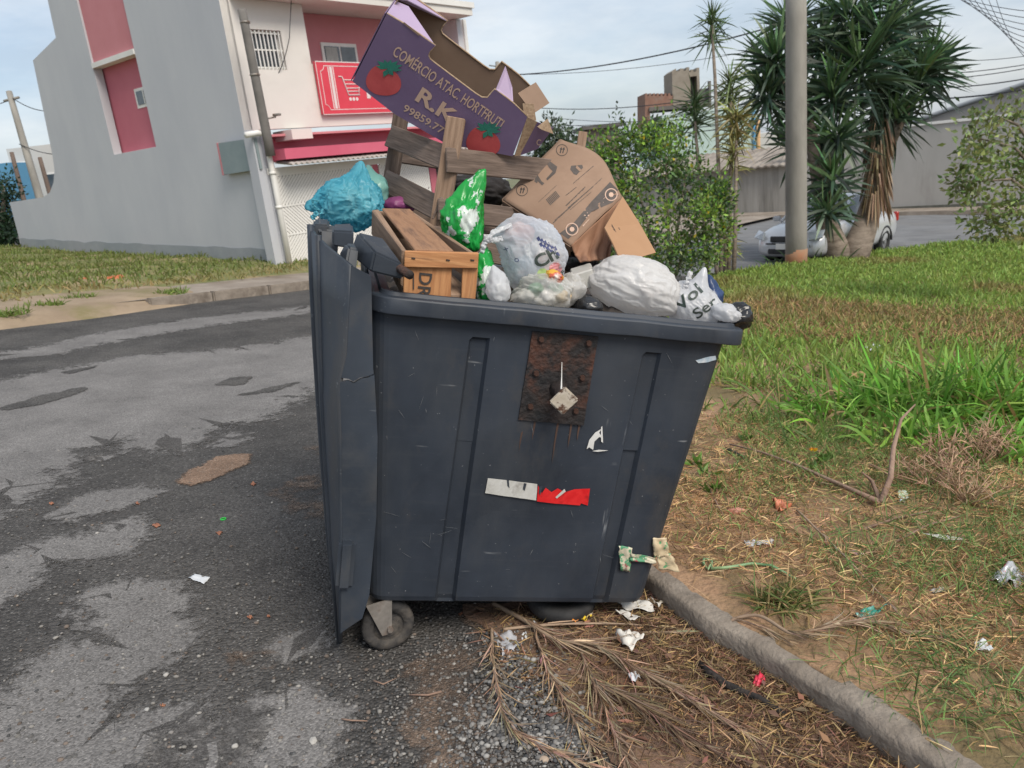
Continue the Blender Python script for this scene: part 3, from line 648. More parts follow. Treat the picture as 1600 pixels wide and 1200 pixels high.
# ================================================================== rubbish heaped in the container
def wood(name, a, b_, c_): return mat(name, a, b_, .8, 5, (1.2,16,16), bump=.35, bscale=9, c3=c_, s3=3.2, f3=(.55,.75), dist=.004)
M_wdark = wood('weathered_wood', lin(.085,.058,.044), lin(.20,.145,.115), lin(.05,.035,.03))
M_wmid = wood('worn_wood', lin(.20,.125,.08), lin(.33,.22,.15), lin(.12,.08,.06))
M_wora = wood('orange_wood', lin(.38,.165,.065), lin(.56,.28,.12), lin(.22,.10,.05))
M_wply = mat('stained_plywood', lin(.20,.105,.06), lin(.40,.22,.12), .75, 5, (1,5,5), c3=lin(.10,.055,.04), s3=5, f3=(.50,.68), bump=.3, bscale=14)
M_kraft = mat('kraft_card', lin(.26,.165,.11), lin(.32,.21,.145), .85, 4, c3=lin(.22,.135,.09), s3=2.5)
M_kraftd = mat('kraft_inside', lin(.25,.165,.115), lin(.31,.21,.15), .9, 5)
M_kedge = mat('kraft_edge', lin(.45,.33,.22), lin(.30,.20,.13), .9, 120)
M_purple = mat('purple_card', lin(.150,.100,.190), lin(.185,.128,.228), .6, 3, c3=lin(.22,.165,.255), s3=6, f3=(.55,.8))
M_lilac = mat('lilac_card', lin(.37,.28,.42), lin(.43,.33,.47), .6, 5)
M_ink = mat('black_ink', lin(.035,.03,.028), lin(.06,.05,.045), .8, 60)
M_inkg = mat('grey_ink', lin(.075,.062,.055), lin(.11,.09,.08), .8, 30)
M_kprint = mat('kraft_lettering', lin(.58,.40,.30), lin(.50,.34,.27), .8, 60)
M_tomr = mat('print_red', lin(.55,.09,.09), lin(.44,.06,.065), .6, 14)
M_tomg = mat('print_green', lin(.03,.22,.15), lin(.025,.15,.12), .6, 20)
IN3 = Vector((0,0,1))
def hexa(name, pts, m, parent, bev=.0025, xdir=None):
    """8 world points: 0-3 one end/face, 4-7 opposite; local X along pts[4]-pts[0]"""
    pts = [Vector(p) for p in pts]; c = sum(pts, Vector())/8
    xd = xdir if xdir is not None else sum(pts[4:],Vector())-sum(pts[:4],Vector())
    fm = frame(c, xd, pts[1]-pts[0] if abs((pts[1]-pts[0]).normalized().dot(Vector(xd).normalized()))<.9 else pts[3]-pts[0]); inv = fm.inverted()
    bm = bmesh.new(); bv = [bm.verts.new(inv @ p) for p in pts]
    for f in ((0,1,2,3),(4,5,6,7),(0,1,5,4),(1,2,6,5),(2,3,7,6),(3,0,4,7)): bm.faces.new([bv[i] for i in f])
    bmesh.ops.recalc_face_normals(bm, faces=bm.faces)
    if bev: bmesh.ops.bevel(bm, geom=bm.edges[:], offset=bev, segments=1, affect='EDGES')
    return obj(name, bm2me(bm), m, parent, fm)
def pbar(name, a, b_, wpx_up, w_, t_, m, parent, bev=.003):
    """board between two (px,py,y) points; wpx_up = image-space up hint"""
    p0, p1 = BW(*a), BW(*b_); up = IR*wpx_up[0]-IU*wpx_up[1]
    return bar(name, p0, p1, up, w_, t_, m, parent, bev)
UP2 = (0,-1)
# ---- large weathered vegetable crate
cr = empty('vegetable_crate', BW(690,345,.5), 'large weathered wooden slat crate standing tilted under the purple carton', 'crate')
pbar('slat', (608,212,.86), (697,247,.50), (.25,-1), .080, .012, M_wdark, cr)
pbar('slat', (600,281,.86), (685,326,.49), (.25,-1), .080, .012, M_wdark, cr)
pbar('slat', (697,250,.478), (872,268,.66), (.12,-1), .082, .012, M_wdark, cr)
pbar('slat', (684,327,.475), (872,349,.62), (.12,-1), .074, .012, M_wdark, cr)
pbar('slat', (675,372,.46), (860,412,.60), (.12,-1), .085, .012, M_wdark, cr)
pbar('slat', (604,325,.80), (676,372,.48), (.25,-1), .07, .012, M_wdark, cr)
pbar('post', (713,184,.515), (683,372,.50), (1,.1), .062, .03, M_wmid, cr)
pbar('post', (628,172,.875), (600,352,.875), (1,.1), .055, .032, M_wdark, cr)
pbar('post', (872,250,.98), (862,400,.96), (1,.1), .05, .03, M_wdark, cr)
pbar('slat', (618,240,1.10), (760,262,1.2), (.1,-1), .07, .012, M_wdark, cr)
pbar('slat', (640,330,1.0), (800,345,1.1), (.1,-1), .13, .012, M_wdark, cr)
# ---- small orange crate
sc = empty('small_crate', BW(690,465,.1), 'small orange pine crate with stamped end board behind the near rim', 'crate')
def q4(l, y): return [BW(px,py,y) for px,py in l]
hexa('end_rail', q4([(632,392),(748,396),(746,420),(631,418)],.065)+q4([(633,391),(748,394),(747,418),(632,416)],.082), M_wora, sc, xdir=BX)
eb = hexa('end_board', q4([(631,414),(706,417),(703,478),(629,478)],.078)+q4([(632,414),(706,417),(704,478),(630,478)],.09), M_wora, sc, xdir=BZ)
hexa('end_post', q4([(722,416),(747,418),(741,478),(720,478)],.078)+q4([(723,416),(747,418),(742,478),(721,478)],.10), M_wora, sc, xdir=BZ)
hexa('side_board', q4([(581,328),(592,327),(592,372),(580,366)],.46)+q4([(628,390),(636,392),(633,452),(626,446)],.085), M_wmid, sc)
hexa('side_board', q4([(640,332),(648,332),(650,372),(642,372)],.46)+q4([(738,396),(746,398),(743,440),(735,440)],.085), M_wmid, sc)
hexa('top_board', q4([(597,325),(641,326),(641,330),(597,330)],.44)+q4([(648,389),(709,391),(709,396),(648,394)],.075), M_wply, sc)
hexa('floor_board', q4([(585,372),(645,372),(645,378),(585,378)],.46)+q4([(630,458),(742,460),(742,468),(630,468)],.09), M_wmid, sc)
hexa('back_board', q4([(581,330),(645,330),(645,378),(583,374)],.455)+q4([(582,330),(646,330),(646,378),(584,374)],.467), M_wmid, sc, xdir=BX)
tm = textme('DRI', .052, bold=.0008); fm = frame(BW(656,424,.0755), -BZ, BX); obj('stamp', tm, M_ink, sc, fm)
for x,y in ((646,403),(700,406),(738,406)): bar('staple', BW(x-3,y,.063), BW(x+3,y+1,.063), BZ, .004, .002, M_rust, sc, .0005)
bar('stamp', BW(646,428,.0755), BW(646,452,.0755), BX, .0035, .001, M_ink, sc, 0)
# ---- purple carton
pcO, pcX, pcY = BW(551,127,.58), BW(801,243,.54), BW(604,21,.46)
PF = frame(pcO, pcX-pcO, pcY-pcO); PFI = PF.inverted(); PFn = (PF.to_3x3() @ Vector((0,0,1)))
def pl(x, y, z=0.0): 
    q = PFI @ hitplane(540+x/4.444, y/4.444, pcO+PFn*z, PFn); return (q.x,q.y)
carton = empty('produce_carton', pcO, 'purple printed tomato carton with cut-down sides lying on top of the heap', 'carton')
front = [pl(*p) for p in ((47,565),(285,95),(400,163),(520,245),(622,318),(585,355),(573,385),(585,412),(620,440),(760,545),(900,650),(945,678),(985,680),(1010,650),(1035,620),(1110,675),(1170,722),(1262,812),(1160,1085),(700,1000),(340,792))]
CD = .29; xe = front[17][0]; htop = pl(285,95)[1]; xb = front[18][0]
ft = obj('front_panel', prismme(front,.0025), M_purple, carton, PF); obj('liner', prismme(front,.003), M_kraftd, ft, PF @ Matrix.Translation((0,0,-.0026)))
edge_p = [front[i] for i in range(1,18)]
obj('cut_edge', tubeme([PF @ Vector((x,y,-.003)) for x,y in edge_p], .0034, 5), M_kedge, ft)
bk = obj('back_panel', prismme(front,.003), M_kraftd, carton, PF @ Matrix.Translation((0,0,-CD))); obj('cut_edge', tubeme([PF @ Vector((x,y,-CD)) for x,y in edge_p], .0034, 5), M_kedge, bk)
def pquad(name, pts, m, th=.003, parent=carton):
    pts = [PF @ Vector(p) for p in pts]; nrm = (pts[1]-pts[0]).cross(pts[2]-pts[0]).normalized()*th
    return obj(name, pymesh(pts+[p-nrm for p in pts], [tuple(range(len(pts))), tuple(range(len(pts),2*len(pts)))[::-1]]+[(i,(i+1)%len(pts),(i+1)%len(pts)+len(pts),i+len(pts)) for i in range(len(pts))]), m, parent)
x0a, y0a = front[0]; x0b, y0b = front[1]
pquad('end_panel', [(x0a,y0a,-.003),(x0b,y0b,-.003),(x0b,y0b,-CD),(x0a,y0a,-CD)], M_kraftd)
pquad('end_panel', [(x0a-.003,y0a,0),(x0a-.003,y0a,-CD),(x0b-.003,y0b,-CD),(x0b-.003,y0b,0)], M_purple)
xt, yt = front[4]; pquad('corner_flap', [(x0b,y0b+.001,0),(xt,yt+.001,0),(x0b+.045,y0b+.012,-.125),(x0b,y0b+.006,-.135)], M_lilac)
pquad('corner_flap', [(x0b,y0b+.001,-CD),(x0b,y0b+.006,-.165),(x0b+.03,y0b+.012,-.18),(xt,yt+.001,-CD)], M_lilac)
pquad('tab', [(x0b+.005,y0b,-.10),(x0b+.005,y0b,-.17),(x0b+.012,y0b+.035,-.17),(x0b+.012,y0b+.035,-.10)], M_kedge)
pquad('slot', [(*pl(398,158),.0015),(*pl(408,152),.0015),(*pl(518,238),.0015),(*pl(508,248),.0015)], M_kraftd, .001)
xr, yr = front[15]; pquad('corner_flap', [(*pl(1045,620),0),(*pl(1165,725),0),(*pl(1150,640),-.05),(*pl(1100,500),-.06)], M_lilac)
xq, yq = front[16]; pquad('end_panel', [(*pl(1262,812),-.005),(*pl(1160,1085),-.005),(xb,front[18][1],-CD),(xe,front[17][1],-CD)], M_kraftd)
pquad('end_flap', [(*pl(1262,812),.0),(*pl(1175,1085),.0),(*pl(1215,1095),-.02),(*pl(1335,865),-.02)], M_kedge)
pquad('end_flap', [(*pl(1330,862),-.018),(*pl(1208,1095),-.018),(*pl(1330,1075),-.05),(*pl(1440,930),-.05)], M_purple)
pquad('torn_flap', [(*pl(1180,715),-.09),(*pl(1300,700),-.18),(*pl(1400,850),-.18),(*pl(1290,860),-.09)], M_kraftd)
pquad('torn_flap', [(*pl(1225,740),-.03),(*pl(1300,750),-.04),(*pl(1320,860),-.03),(*pl(1235,850),-.02)], M_kedge)
pquad('torn_flap', [(*pl(1330,880),.0),(*pl(1400,840),-.02),(*pl(1440,945),-.02),(*pl(1360,900),.0)], M_kedge)
def fit_text(s, a, b_, hgt, m, parent, mwf, toloc, bold=.0, dz=.0016, align=True):
    me = textme(s, 1.0, bold=bold); xs = [v.co.x for v in me.vertices]; ys_ = [v.co.y for v in me.vertices]; w_ = max(xs)-min(xs); hh = .73
    A_, B_ = Vector(toloc(*a)), Vector(toloc(*b_)); d = B_-A_
    mm = mwf @ Matrix.Translation((A_.x,A_.y,dz)) @ Matrix.Rotation(math.atan2(d.y,d.x),4,'Z') @ Matrix.Diagonal((d.length/w_, hgt/hh, 1, 1)) @ Matrix.Translation((-min(xs),0,0))
    return obj('lettering', me, m, parent, mm)
fit_text('COMÉRCIO ATAC. HORTFRUTI', (322,378), (1068,895), .036, M_kprint, ft, PF, pl, .012)
fit_text('R.K', (482,690), (735,865), .052, M_kprint, ft, PF, pl, .03)
fit_text('99859.77', (395,765), (668,930), .026, M_kprint, ft, PF, pl, .012)
fit_text('C', (1320,1030), (1350,1035), .022, M_kprint, carton, PF, lambda x,y: pl(x,y), .01, dz=-.030)
def tomato(cx, cy, s):
    pol = []
    for i in range(40):
        a = 2*math.pi*i/40; r = 1+.05*math.cos(3*a+.5)-.10*max(0,math.sin(a))**6; x = cx+s*132*r*math.cos(a)*.98; y = cy-s*112*r*math.sin(a); 
        dx, dy = x-cx, y-cy; c_, s_ = math.cos(.35), math.sin(.35); pol.append(pl(cx+dx*c_-dy*s_, cy+dx*s_+dy*c_))
    obj('printed_tomato', prismme(pol,.0006), M_tomr, ft, PF @ Matrix.Translation((0,0,.0012)))
    for k,(a,l,wd_) in enumerate(((2.7,95,16),(2.25,120,20),(1.8,110,20),(1.35,110,20),(.9,120,20),(.45,120,18),(.0,105,16),(-.9,70,20),(-2.0,75,20))):
        bx, by = cx+s*32, cy-s*88; ex, ey = bx+s*l*math.cos(a), by-s*l*math.sin(a)*.72+s*10; nx, ny = -math.sin(a)*wd_*s, -math.cos(a)*wd_*s
        mx_, my_ = (bx+ex)/2, (by+ey)/2
        obj('printed_leaf', prismme([pl(bx,by),pl(mx_+nx,my_+ny),pl(ex,ey),pl(mx_-nx,my_-ny)],.0005), M_tomg, ft, PF @ Matrix.Translation((0,0,.0019+.0002*k)))
tomato(263,560,.95); tomato(955,985,.92)
# ---- projected prints: pixel polygons cast onto a mesh
def bvh_of(o): 
    me = o.data; mw = WM[o.name]
    return BVHTree.FromPolygons([mw @ v.co for v in me.vertices], [tuple(p.vertices) for p in me.polygons])
def cast_me(me2d, topix, bv, off=.002):
    """2-D mesh -> pixels -> surface; returns world-space mesh"""
    bm = bmesh.new(); bm.from_mesh(me2d); bmesh.ops.triangulate(bm, faces=bm.faces)
    for _ in range(2):
        le = [e for e in bm.edges if (Vector(topix(*e.verts[0].co.xy))-Vector(topix(*e.verts[1].co.xy))).length > 5]
        if le: bmesh.ops.subdivide_edges(bm, edges=le, cuts=1); bmesh.ops.triangulate(bm, faces=bm.faces)
    bad = []
    for v in bm.verts:
        px, py = topix(v.co.x, v.co.y); r = ray(px,py).normalized(); h = bv.ray_cast(CAM, r)
        if h[0] is None: bad.append(v); continue
        v.co = h[0]-r*off
    bmesh.ops.delete(bm, geom=bad, context='VERTS')
    me = bpy.data.meshes.new('print'); bm.to_mesh(me); bm.free(); return me
def cast_poly(name, pix, bv, m, parent, off=.002):
    me = pymesh([(x,y,0) for x,y in pix], [tuple(t) for t in tessellate_polygon([[Vector((x,y,0)) for x,y in pix]])])
    return obj(name, cast_me(me, lambda x,y:(x,y), bv, off), m, parent)
def cast_text(s, a, b_, hpx, bv, m, parent, bold=.0, off=.002, name='lettering'):
    me = textme(s, 1.0, bold=bold); xs = [v.co.x for v in me.vertices]; x0_ = min(xs); w_ = max(xs)-x0_
    A_, B_ = Vector(a), Vector(b_); d = (B_-A_); u = d.normalized(); nv = Vector((u.y,-u.x))
    f = lambda x,y: tuple(A_+d*((x-x0_)/w_)+nv*(y*hpx/.73))
    return obj(name, cast_me(me, f, bv, off), m, parent)
def circ(cx, cy, r, n_=20, a0=0): return [(cx+r*math.cos(2*math.pi*i/n_+a0), cy+r*math.sin(2*math.pi*i/n_+a0)) for i in range(n_)]
# ---- brown carton
Z5 = lambda x,y: (740+x/3.478, 200+y/3.478)
box = empty('brown_carton', BW(870,330,.5), 'crushed brown cardboard carton with dark printed band leaning on the wooden crate', 'carton')
cA, cB, cC, cD = BW(*Z5(475,60),.72), BW(*Z5(158,388),.60), BW(*Z5(530,640),.36), BW(*Z5(812,378),.50)
nb = (cD-cA).cross(cB-cA).normalized(); 
if nb.dot(FW) > 0: nb = -nb
vs_, fs = [], []; NN = 22
for j in range(NN+1):
    for i in range(NN+1):
        u, v = i/NN, j/NN; p = cA.lerp(cB,u).lerp(cD.lerp(cC,u),v)
        p = p + nb*(.022*math.sin(math.pi*v)*(1-u*.7)+.010*math.sin(math.pi*u)+.004*noise.noise(Vector((u*4,v*4,1)))) 
        p = p + (cA-cB).normalized()*(.045*math.sin(math.pi*v)**1.5)*(1-u)        # bowed right-hand edge
        dent = math.exp(-((u-.45)**2+(v-.86)**2)/.006); p = p - nb*.012*dent
        vs_.append(p)
for j in range(NN):
    for i in range(NN): q = j*(NN+1)+i; fs.append((q,q+1,q+NN+2,q+NN+1))
def thick(o_, th=.004, off=-1):
    md = o_.modifiers.new('thickness','SOLIDIFY'); md.thickness = th; md.offset = off; return o_
pan = thick(obj('front_panel', pymesh(vs_, fs, True), M_kraft, box)); pb = bvh_of(pan)
bx_ = nb*-.24
for a_, b_, nm in ((cA,cB,'side_panel'),(cB,cC,'side_panel'),(cA,cD,'side_panel')):
    o_ = obj(nm, pymesh([a_-nb*.003,b_-nb*.003,b_+bx_,a_+bx_], [(0,1,2,3)]), M_kraft, box); thick(o_)
o_ = obj('back_panel', pymesh([cA+bx_,cB+bx_,cC+bx_,cD+bx_], [(0,1,2,3)]), M_kraftd, box); thick(o_)
def zc(*pts): return [Z5(*p) for p in pts]
cast_poly('printed_band', zc((452,583),(540,520),(640,400),(742,292),(800,352),(755,405),(640,455),(560,560),(500,618)), pb, M_inkg, pan, .0015)
for cx,cy in ((263,338),(480,120)):
    me = pymesh([(x,y,0) for x,y in circ(*Z5(cx,cy),9.2,28)]+[(x,y,0) for x,y in circ(*Z5(cx,cy),8.2,28)], [(i,(i+1)%28,28+(i+1)%28,28+i) for i in range(28)])
    obj('printed_symbol', cast_me(me, lambda x,y:(x,y), pb, .0012), M_ink, pan)
    for s in (-1,1):
        X, Y = Z5(cx+s*7,cy); cast_poly('printed_symbol', [(X-1.6,Y+4.5),(X-.2,Y-1),(X-1.4,Y-1.6),(X+1.6,Y-5),(X+2.6,Y-.4),(X+1.4,Y-.6),(X,Y+5)], pb, M_ink, pan, .0012)
for pts in (((525,225),(530,205),(590,200),(595,215),(560,255),(545,250)),((395,188),(412,178),(455,210),(445,245),(400,285),(395,275),(430,235),(410,215)),((318,255),(345,250),(370,290),(385,300),(372,312),(345,285)),((335,275),(350,282),(345,300),(330,290))):
    cast_poly('printed_symbol', zc(*pts), pb, M_inkg, pan, .0012)
cast_poly('printed_symbol', zc((560,200),(590,232),(575,235),(555,215)), pb, M_kraft, pan, .0022)
rb = random.Random(3)
def ink_line(x0_, y0_, x1_, y1_, hp, m=M_inkg):
    """a row of small marks standing for print too fine to read"""
    d = Vector((x1_-x0_,y1_-y0_)); L_ = d.length; u = d/L_; nv = Vector((-u.y,u.x)); t = 0; vv, ff = [], []
    while t < L_-2:
        l = rb.uniform(2.5,9); a = Vector((x0_,y0_))+u*t; b_ = a+u*min(l,L_-t); h_ = hp*rb.uniform(.55,1); k = len(vv)
        vv += [Z5(*(a)),Z5(*(b_)),Z5(*(b_+nv*h_)),Z5(*(a+nv*h_))]; ff.append((k,k+1,k+2,k+3)); t += l+rb.uniform(1,3)
    obj('printed_text', cast_me(pymesh([(x,y,0) for x,y in vv], ff), lambda x,y:(x,y), pb, .0012), m, pan)
for l in ((500,420,605,318,7),(512,432,650,315,5),(525,442,640,345,4),(430,515,700,268,4),(440,500,560,395,4),(540,300,650,205,4),(352,402,450,310,3),(500,365,560,318,4)): ink_line(*l)
for k in range(9):                                   # bar code block
    a = (393+k*6,388-k*5.5); cast_poly('printed_text', zc((a[0],a[1]),(a[0]+3.2,a[1]-3),(a[0]+28,a[1]+29),(a[0]+24.5,a[1]+32)), pb, M_inkg, pan, .0012)
for cx,cy in ((535,550),(748,362)):
    me = pymesh([(x,y,0) for x,y in circ(*Z5(cx,cy),10,24)]+[(x,y,0) for x,y in circ(*Z5(cx,cy),8.4,24)], [(i,(i+1)%24,24+(i+1)%24,24+i) for i in range(24)])
    obj('printed_symbol', cast_me(me, lambda x,y:(x,y), pb, .0028), M_kprint, pan); cast_poly('printed_symbol', circ(*Z5(cx,cy),4,7), pb, M_kprint, pan, .0028)
for l in ((570,500,615,455,10),(582,515,625,470,8),(592,530,630,490,8),(700,400,735,370,8),(705,385,725,365,7)): 
    ink_line(*l, m=M_kprint)
# crushed lower end: folded side with pleats, and the loose flap
M_kwet = mat('kraft_creased', lin(.22,.105,.06), lin(.34,.185,.11), .8, 3, (1,1,1), c3=lin(.17,.08,.05), s3=7, f3=(.5,.7))
e0, e1, e2, e3 = BW(*Z5(528,638),.36), BW(*Z5(800,385),.49), BW(*Z5(740,715),.36), BW(*Z5(580,730),.30)
vs_, fs = [], []; NN = 26
for j in range(NN+1):
    for i in range(NN+1):
        u, v = i/NN, j/NN; p = e0.lerp(e1,u).lerp(e3.lerp(e2,u),v); k = math.sin(u*22+v*4+2*noise.noise(Vector((u*3,v*3,0))))
        vs_.append(p - FW*(.008*k*(.3+v) - .05*math.sin(math.pi*v)*.6))
for j in range(NN):
    for i in range(NN): q = j*(NN+1)+i; fs.append((q,q+1,q+NN+2,q+NN+1))
thick(obj('creased_panel', pymesh(vs_, fs, True), M_kwet, box))
M_flap = mat('kraft_orange', lin(.38,.215,.115), lin(.44,.26,.145), .8, 4)
fl = [BW(*Z5(708,545),.30), BW(*Z5(806,376),.44), BW(*Z5(900,525),.40), BW(*Z5(986,680),.34), BW(*Z5(800,735),.22), BW(*Z5(750,625),.26)]
flp = thick(obj('flap', pymesh(fl, [(0,1,2,5),(5,2,3,4)]), M_flap, box)); pb2 = bvh_of(flp); pb_, pb = pb, pb2
for l in ((750,520,850,690,6),(790,540,870,670,5),(850,590,880,640,9)): ink_line(*l, m=M_ink)
pb = pb_
# ---- bags
def plasticbag(name, c1, c2, rough=.32, trans=.25, scale=5, lo=.4, hi=.6, c3=None, s3=6, f3=(.55,.62), spec=.5, crease=.75):
    m = mat(name, c1, c2, rough, scale, trans=trans, lo=lo, hi=hi, c3=c3, s3=s3, f3=f3, spec=spec); t = m.node_tree; N = t.nodes; K = t.links.new
    co = N.new('ShaderNodeTexCoord'); wn = N.new('ShaderNodeTexNoise'); wn.inputs['Scale'].default_value = 9; K(co.outputs['Object'], wn.inputs['Vector'])
    ad = N.new('ShaderNodeMixRGB'); ad.blend_type = 'LINEAR_LIGHT'; ad.inputs[0].default_value = .10; K(co.outputs['Object'], ad.inputs[1]); K(wn.outputs['Color'], ad.inputs[2])
    prev = None
    for sc_, st, dist in ((5,(1,1,.4),.030),(14,(1,.45,1),.010)):
        mp_ = N.new('ShaderNodeMapping'); mp_.inputs['Scale'].default_value = st; mp_.inputs['Rotation'].default_value = (.4,.7,.2); K(ad.outputs[0], mp_.inputs[0])
        v = N.new('ShaderNodeTexNoise'); v.noise_type = 'RIDGED_MULTIFRACTAL'; v.normalize = True; v.inputs['Scale'].default_value = sc_; v.inputs['Detail'].default_value = 3; v.inputs['Distortion'].default_value = .6; K(mp_.outputs[0], v.inputs['Vector'])
        bp = N.new('ShaderNodeBump'); bp.inputs['Strength'].default_value = crease; bp.inputs['Distance'].default_value = dist; K(v.outputs['Fac'], bp.inputs['Height'])
        if prev is not None: K(prev, bp.inputs['Normal'])
        prev = bp.outputs[0]
    K(prev, N['Principled BSDF'].inputs['Normal']); return m
def bagme(cx, cy, y, rx, ry, rz=None, ang=0.0, neck=(), amp=.10, fold=.10, seed=1, sub=5, sharp=1.0):
    """blob around pixel (cx,cy) at container depth y; rx, ry in pixels; neck = ((dx,dy,length_px,width), ...) image-space spikes"""
    c = BW(cx,cy,y); d = (c-CAM).dot(FW); s = d/F; rz = rz or (rx+ry)/2*.9
    ca, sa = math.cos(ang), math.sin(ang); X = IR*ca-IU*sa; Y = IR*sa+IU*ca; Z = -FW
    bm = bmesh.new(); bmesh.ops.create_icosphere(bm, subdivisions=sub, radius=1)
    nk = [(Vector((n_[0],-n_[1],.15)).normalized(), n_[2], n_[3]) for n_ in neck]
    na = nk[0][0] if nk else Vector((math.sin(seed*2.3),math.cos(seed*1.3)+.5,.2)).normalized()
    t1 = na.orthogonal().normalized(); t2 = na.cross(t1); rot = Euler((seed*1.1,seed*.7,seed*1.9)).to_matrix(); sv = Vector((seed*3.1,seed*1.7,seed))
    def ridge(x): return 1-2.4*abs(x)
    for v in bm.verts:
        dr = v.co.normalized(); q = dr*1.6+sv
        r = 1+amp*1.5*noise.noise(q)+amp*.5*noise.noise(q*2.0)
        pol = math.acos(max(-1,min(1,dr.dot(na)))); e1, e2 = dr.dot(t1), dr.dot(t2); le = math.hypot(e1,e2)+1e-6; e1 /= le; e2 /= le
        wob = .5*noise.noise(dr*2.2+sv); c_, s_ = math.cos(wob), math.sin(wob); e1, e2 = e1*c_-e2*s_, e1*s_+e2*c_; tap = min(1,math.sin(min(pol,math.pi))*1.6)
        near = .45+.9*math.exp(-pol*.8)
        r += fold*near*tap*(.55*ridge(noise.noise(Vector((e1*2.6+seed,e2*2.6,pol*.45))))+.35*ridge(noise.noise(Vector((e1*6.5+seed,e2*6.5,pol*.8)))) -.35)
        r += fold*.16*tap*(ridge(noise.noise(Vector((e1*14+seed,e2*14,pol*1.6))))-.3)
        u = rot @ dr; r += fold*.12*(ridge(noise.noise(Vector((u.z*3+seed,u.x*11,u.y*3))))-.3); r += fold*.35*(ridge(noise.noise(Vector((u.x*1.2+seed,u.y*4.6,u.z*1.2))))-.3)*sharp
        ext = Vector()
        for nd,l,wd_ in nk:
            pol = math.acos(max(-1,min(1,dr.dot(nd)))); k = math.exp(-(pol/wd_)**2); ext += nd*(k*l)
        pr = Vector((dr.x*rx*r, dr.y*ry*r, dr.z*rz*r))+ext
        v.co = c+(X*pr.x+Y*pr.y+Z*pr.z)*s - c
    bm.normal_update()
    return bm2me(bm, True), Matrix.Translation(c)
def bag(name, args, m, label, cat='bag', group=None, **kw):
    me, mw = bagme(*args, **kw); o_ = obj(name, me, m, None, mw, label=label, cat=cat, group=group); return o_
def ribbon(name, pts, w_, m, parent, seed=0, n_=14):
    """crumpled strip through (px,py,y) points"""
    ps = [BW(*p) for p in pts]; path_ = []
    for i in range(len(ps)-1):
        for k in range(n_): path_.append(ps[i].lerp(ps[i+1], k/n_))
    path_.append(ps[-1]); vs_, fs = [], []
    for i,p in enumerate(path_):
        t = (path_[min(i+1,len(path_)-1)]-path_[max(i-1,0)]).normalized(); a = t.cross(FW).normalized(); f = i/(len(path_)-1)
        for k in range(5):
            u = k/4-.5; ww = w_*(.75+.35*noise.noise(Vector((i*.3,seed,0)))); vs_.append(p+a*u*ww - FW*(.012*noise.noise(Vector((i*.35,k*.8,seed)))))
    for i in range(len(path_)-1):
        for k in range(4): q = i*5+k; fs.append((q,q+1,q+6,q+5))
    return thick(obj(name, pymesh(vs_, fs, True), m, parent), .0012)
M_blue = plasticbag('blue_film', lin(.09,.46,.60), lin(.20,.60,.70), .30, .5, 4, c3=lin(.40,.68,.72), s3=5, f3=(.58,.75), spec=.3)
bb = bag('rubbish_bag', (549,318,.62,45,40), M_blue, 'tied bright blue plastic bag on top of the open lid hinge', neck=((.25,-1,26,.32),(-1,.15,20,.3)), amp=.08, fold=.30, seed=2, sub=6)
ribbon('handle', [(505,316,.60),(488,312,.58),(490,322,.58),(500,330,.57)], .010, M_blue, bb, 1)
ribbon('handle', [(512,328,.58),(494,334,.57),(487,342,.57)], .022, M_blue, bb, 2)
M_pgreen = plasticbag('pale_green_film', lin(.22,.52,.48), lin(.32,.60,.52), .3, .35, 5)
bag('rubbish_bag', (583,300,.74,24,26), M_pgreen, 'pale green thin plastic bag tucked behind the blue bag', neck=((-.2,-1,16,.4),), seed=5, sub=4)
M_mag = plasticbag('magenta_film', lin(.17,.03,.11), lin(.24,.05,.16), .5, .1)
bag('rubbish_bag', (622,322,.72,26,14), M_mag, 'magenta plastic bag squeezed under the large wooden crate', seed=6, sub=4)
M_green = plasticbag('green_print_film', lin(.012,.30,.045), lin(.02,.38,.07), .22, .15, 3, c3=lin(.66,.72,.68), s3=7.5, f3=(.55,.565))
gb = bag('snack_bag', (722,350,.28,31,45), M_green, 'crumpled shiny green and white printed food bag standing behind the small crate', neck=((.75,-1,50,.5),), amp=.16, fold=.22, seed=9, ang=-.15)
bag('snack_bag', (757,432,.16,17,42), M_green, 'green plastic packet hanging down beside the small crate post', amp=.14, fold=.22, seed=11, sub=4)
M_white = plasticbag('white_film', lin(.74,.75,.78), lin(.84,.84,.85), .24, .5, 3)
M_whitep = plasticbag('white_film_contents', lin(.66,.71,.79), lin(.82,.84,.87), .22, .5, 3.5, c3=lin(.78,.58,.52), s3=4.2, f3=(.58,.74))
def see_through(src, name, k):
    m = src.copy(); m.name = name; t = m.node_tree; N = t.nodes; o_ = N['Material Output']; s_ = o_.inputs[0].links[0].from_socket
    lw = N.new('ShaderNodeLayerWeight'); lw.inputs[0].default_value = .35; no = N.new('ShaderNodeTexNoise'); no.inputs['Scale'].default_value = 12; co = N.new('ShaderNodeTexCoord'); t.links.new(co.outputs['Object'], no.inputs['Vector'])
    ad = N.new('ShaderNodeMath'); ad.operation = 'MULTIPLY_ADD'; t.links.new(no.outputs['Fac'], ad.inputs[0]); ad.inputs[1].default_value = .5; t.links.new(lw.outputs['Facing'], ad.inputs[2])
    mr = N.new('ShaderNodeMapRange'); mr.inputs['From Max'].default_value = 1.2; mr.inputs['To Min'].default_value = k; mr.inputs['To Max'].default_value = 1; t.links.new(ad.outputs[0], mr.inputs[0])
    tr_ = N.new('ShaderNodeBsdfTransparent'); ms = N.new('ShaderNodeMixShader'); t.links.new(mr.outputs[0], ms.inputs[0]); t.links.new(tr_.outputs[0], ms.inputs[1]); t.links.new(s_, ms.inputs[2]); t.links.new(ms.outputs[0], o_.inputs[0]); return m
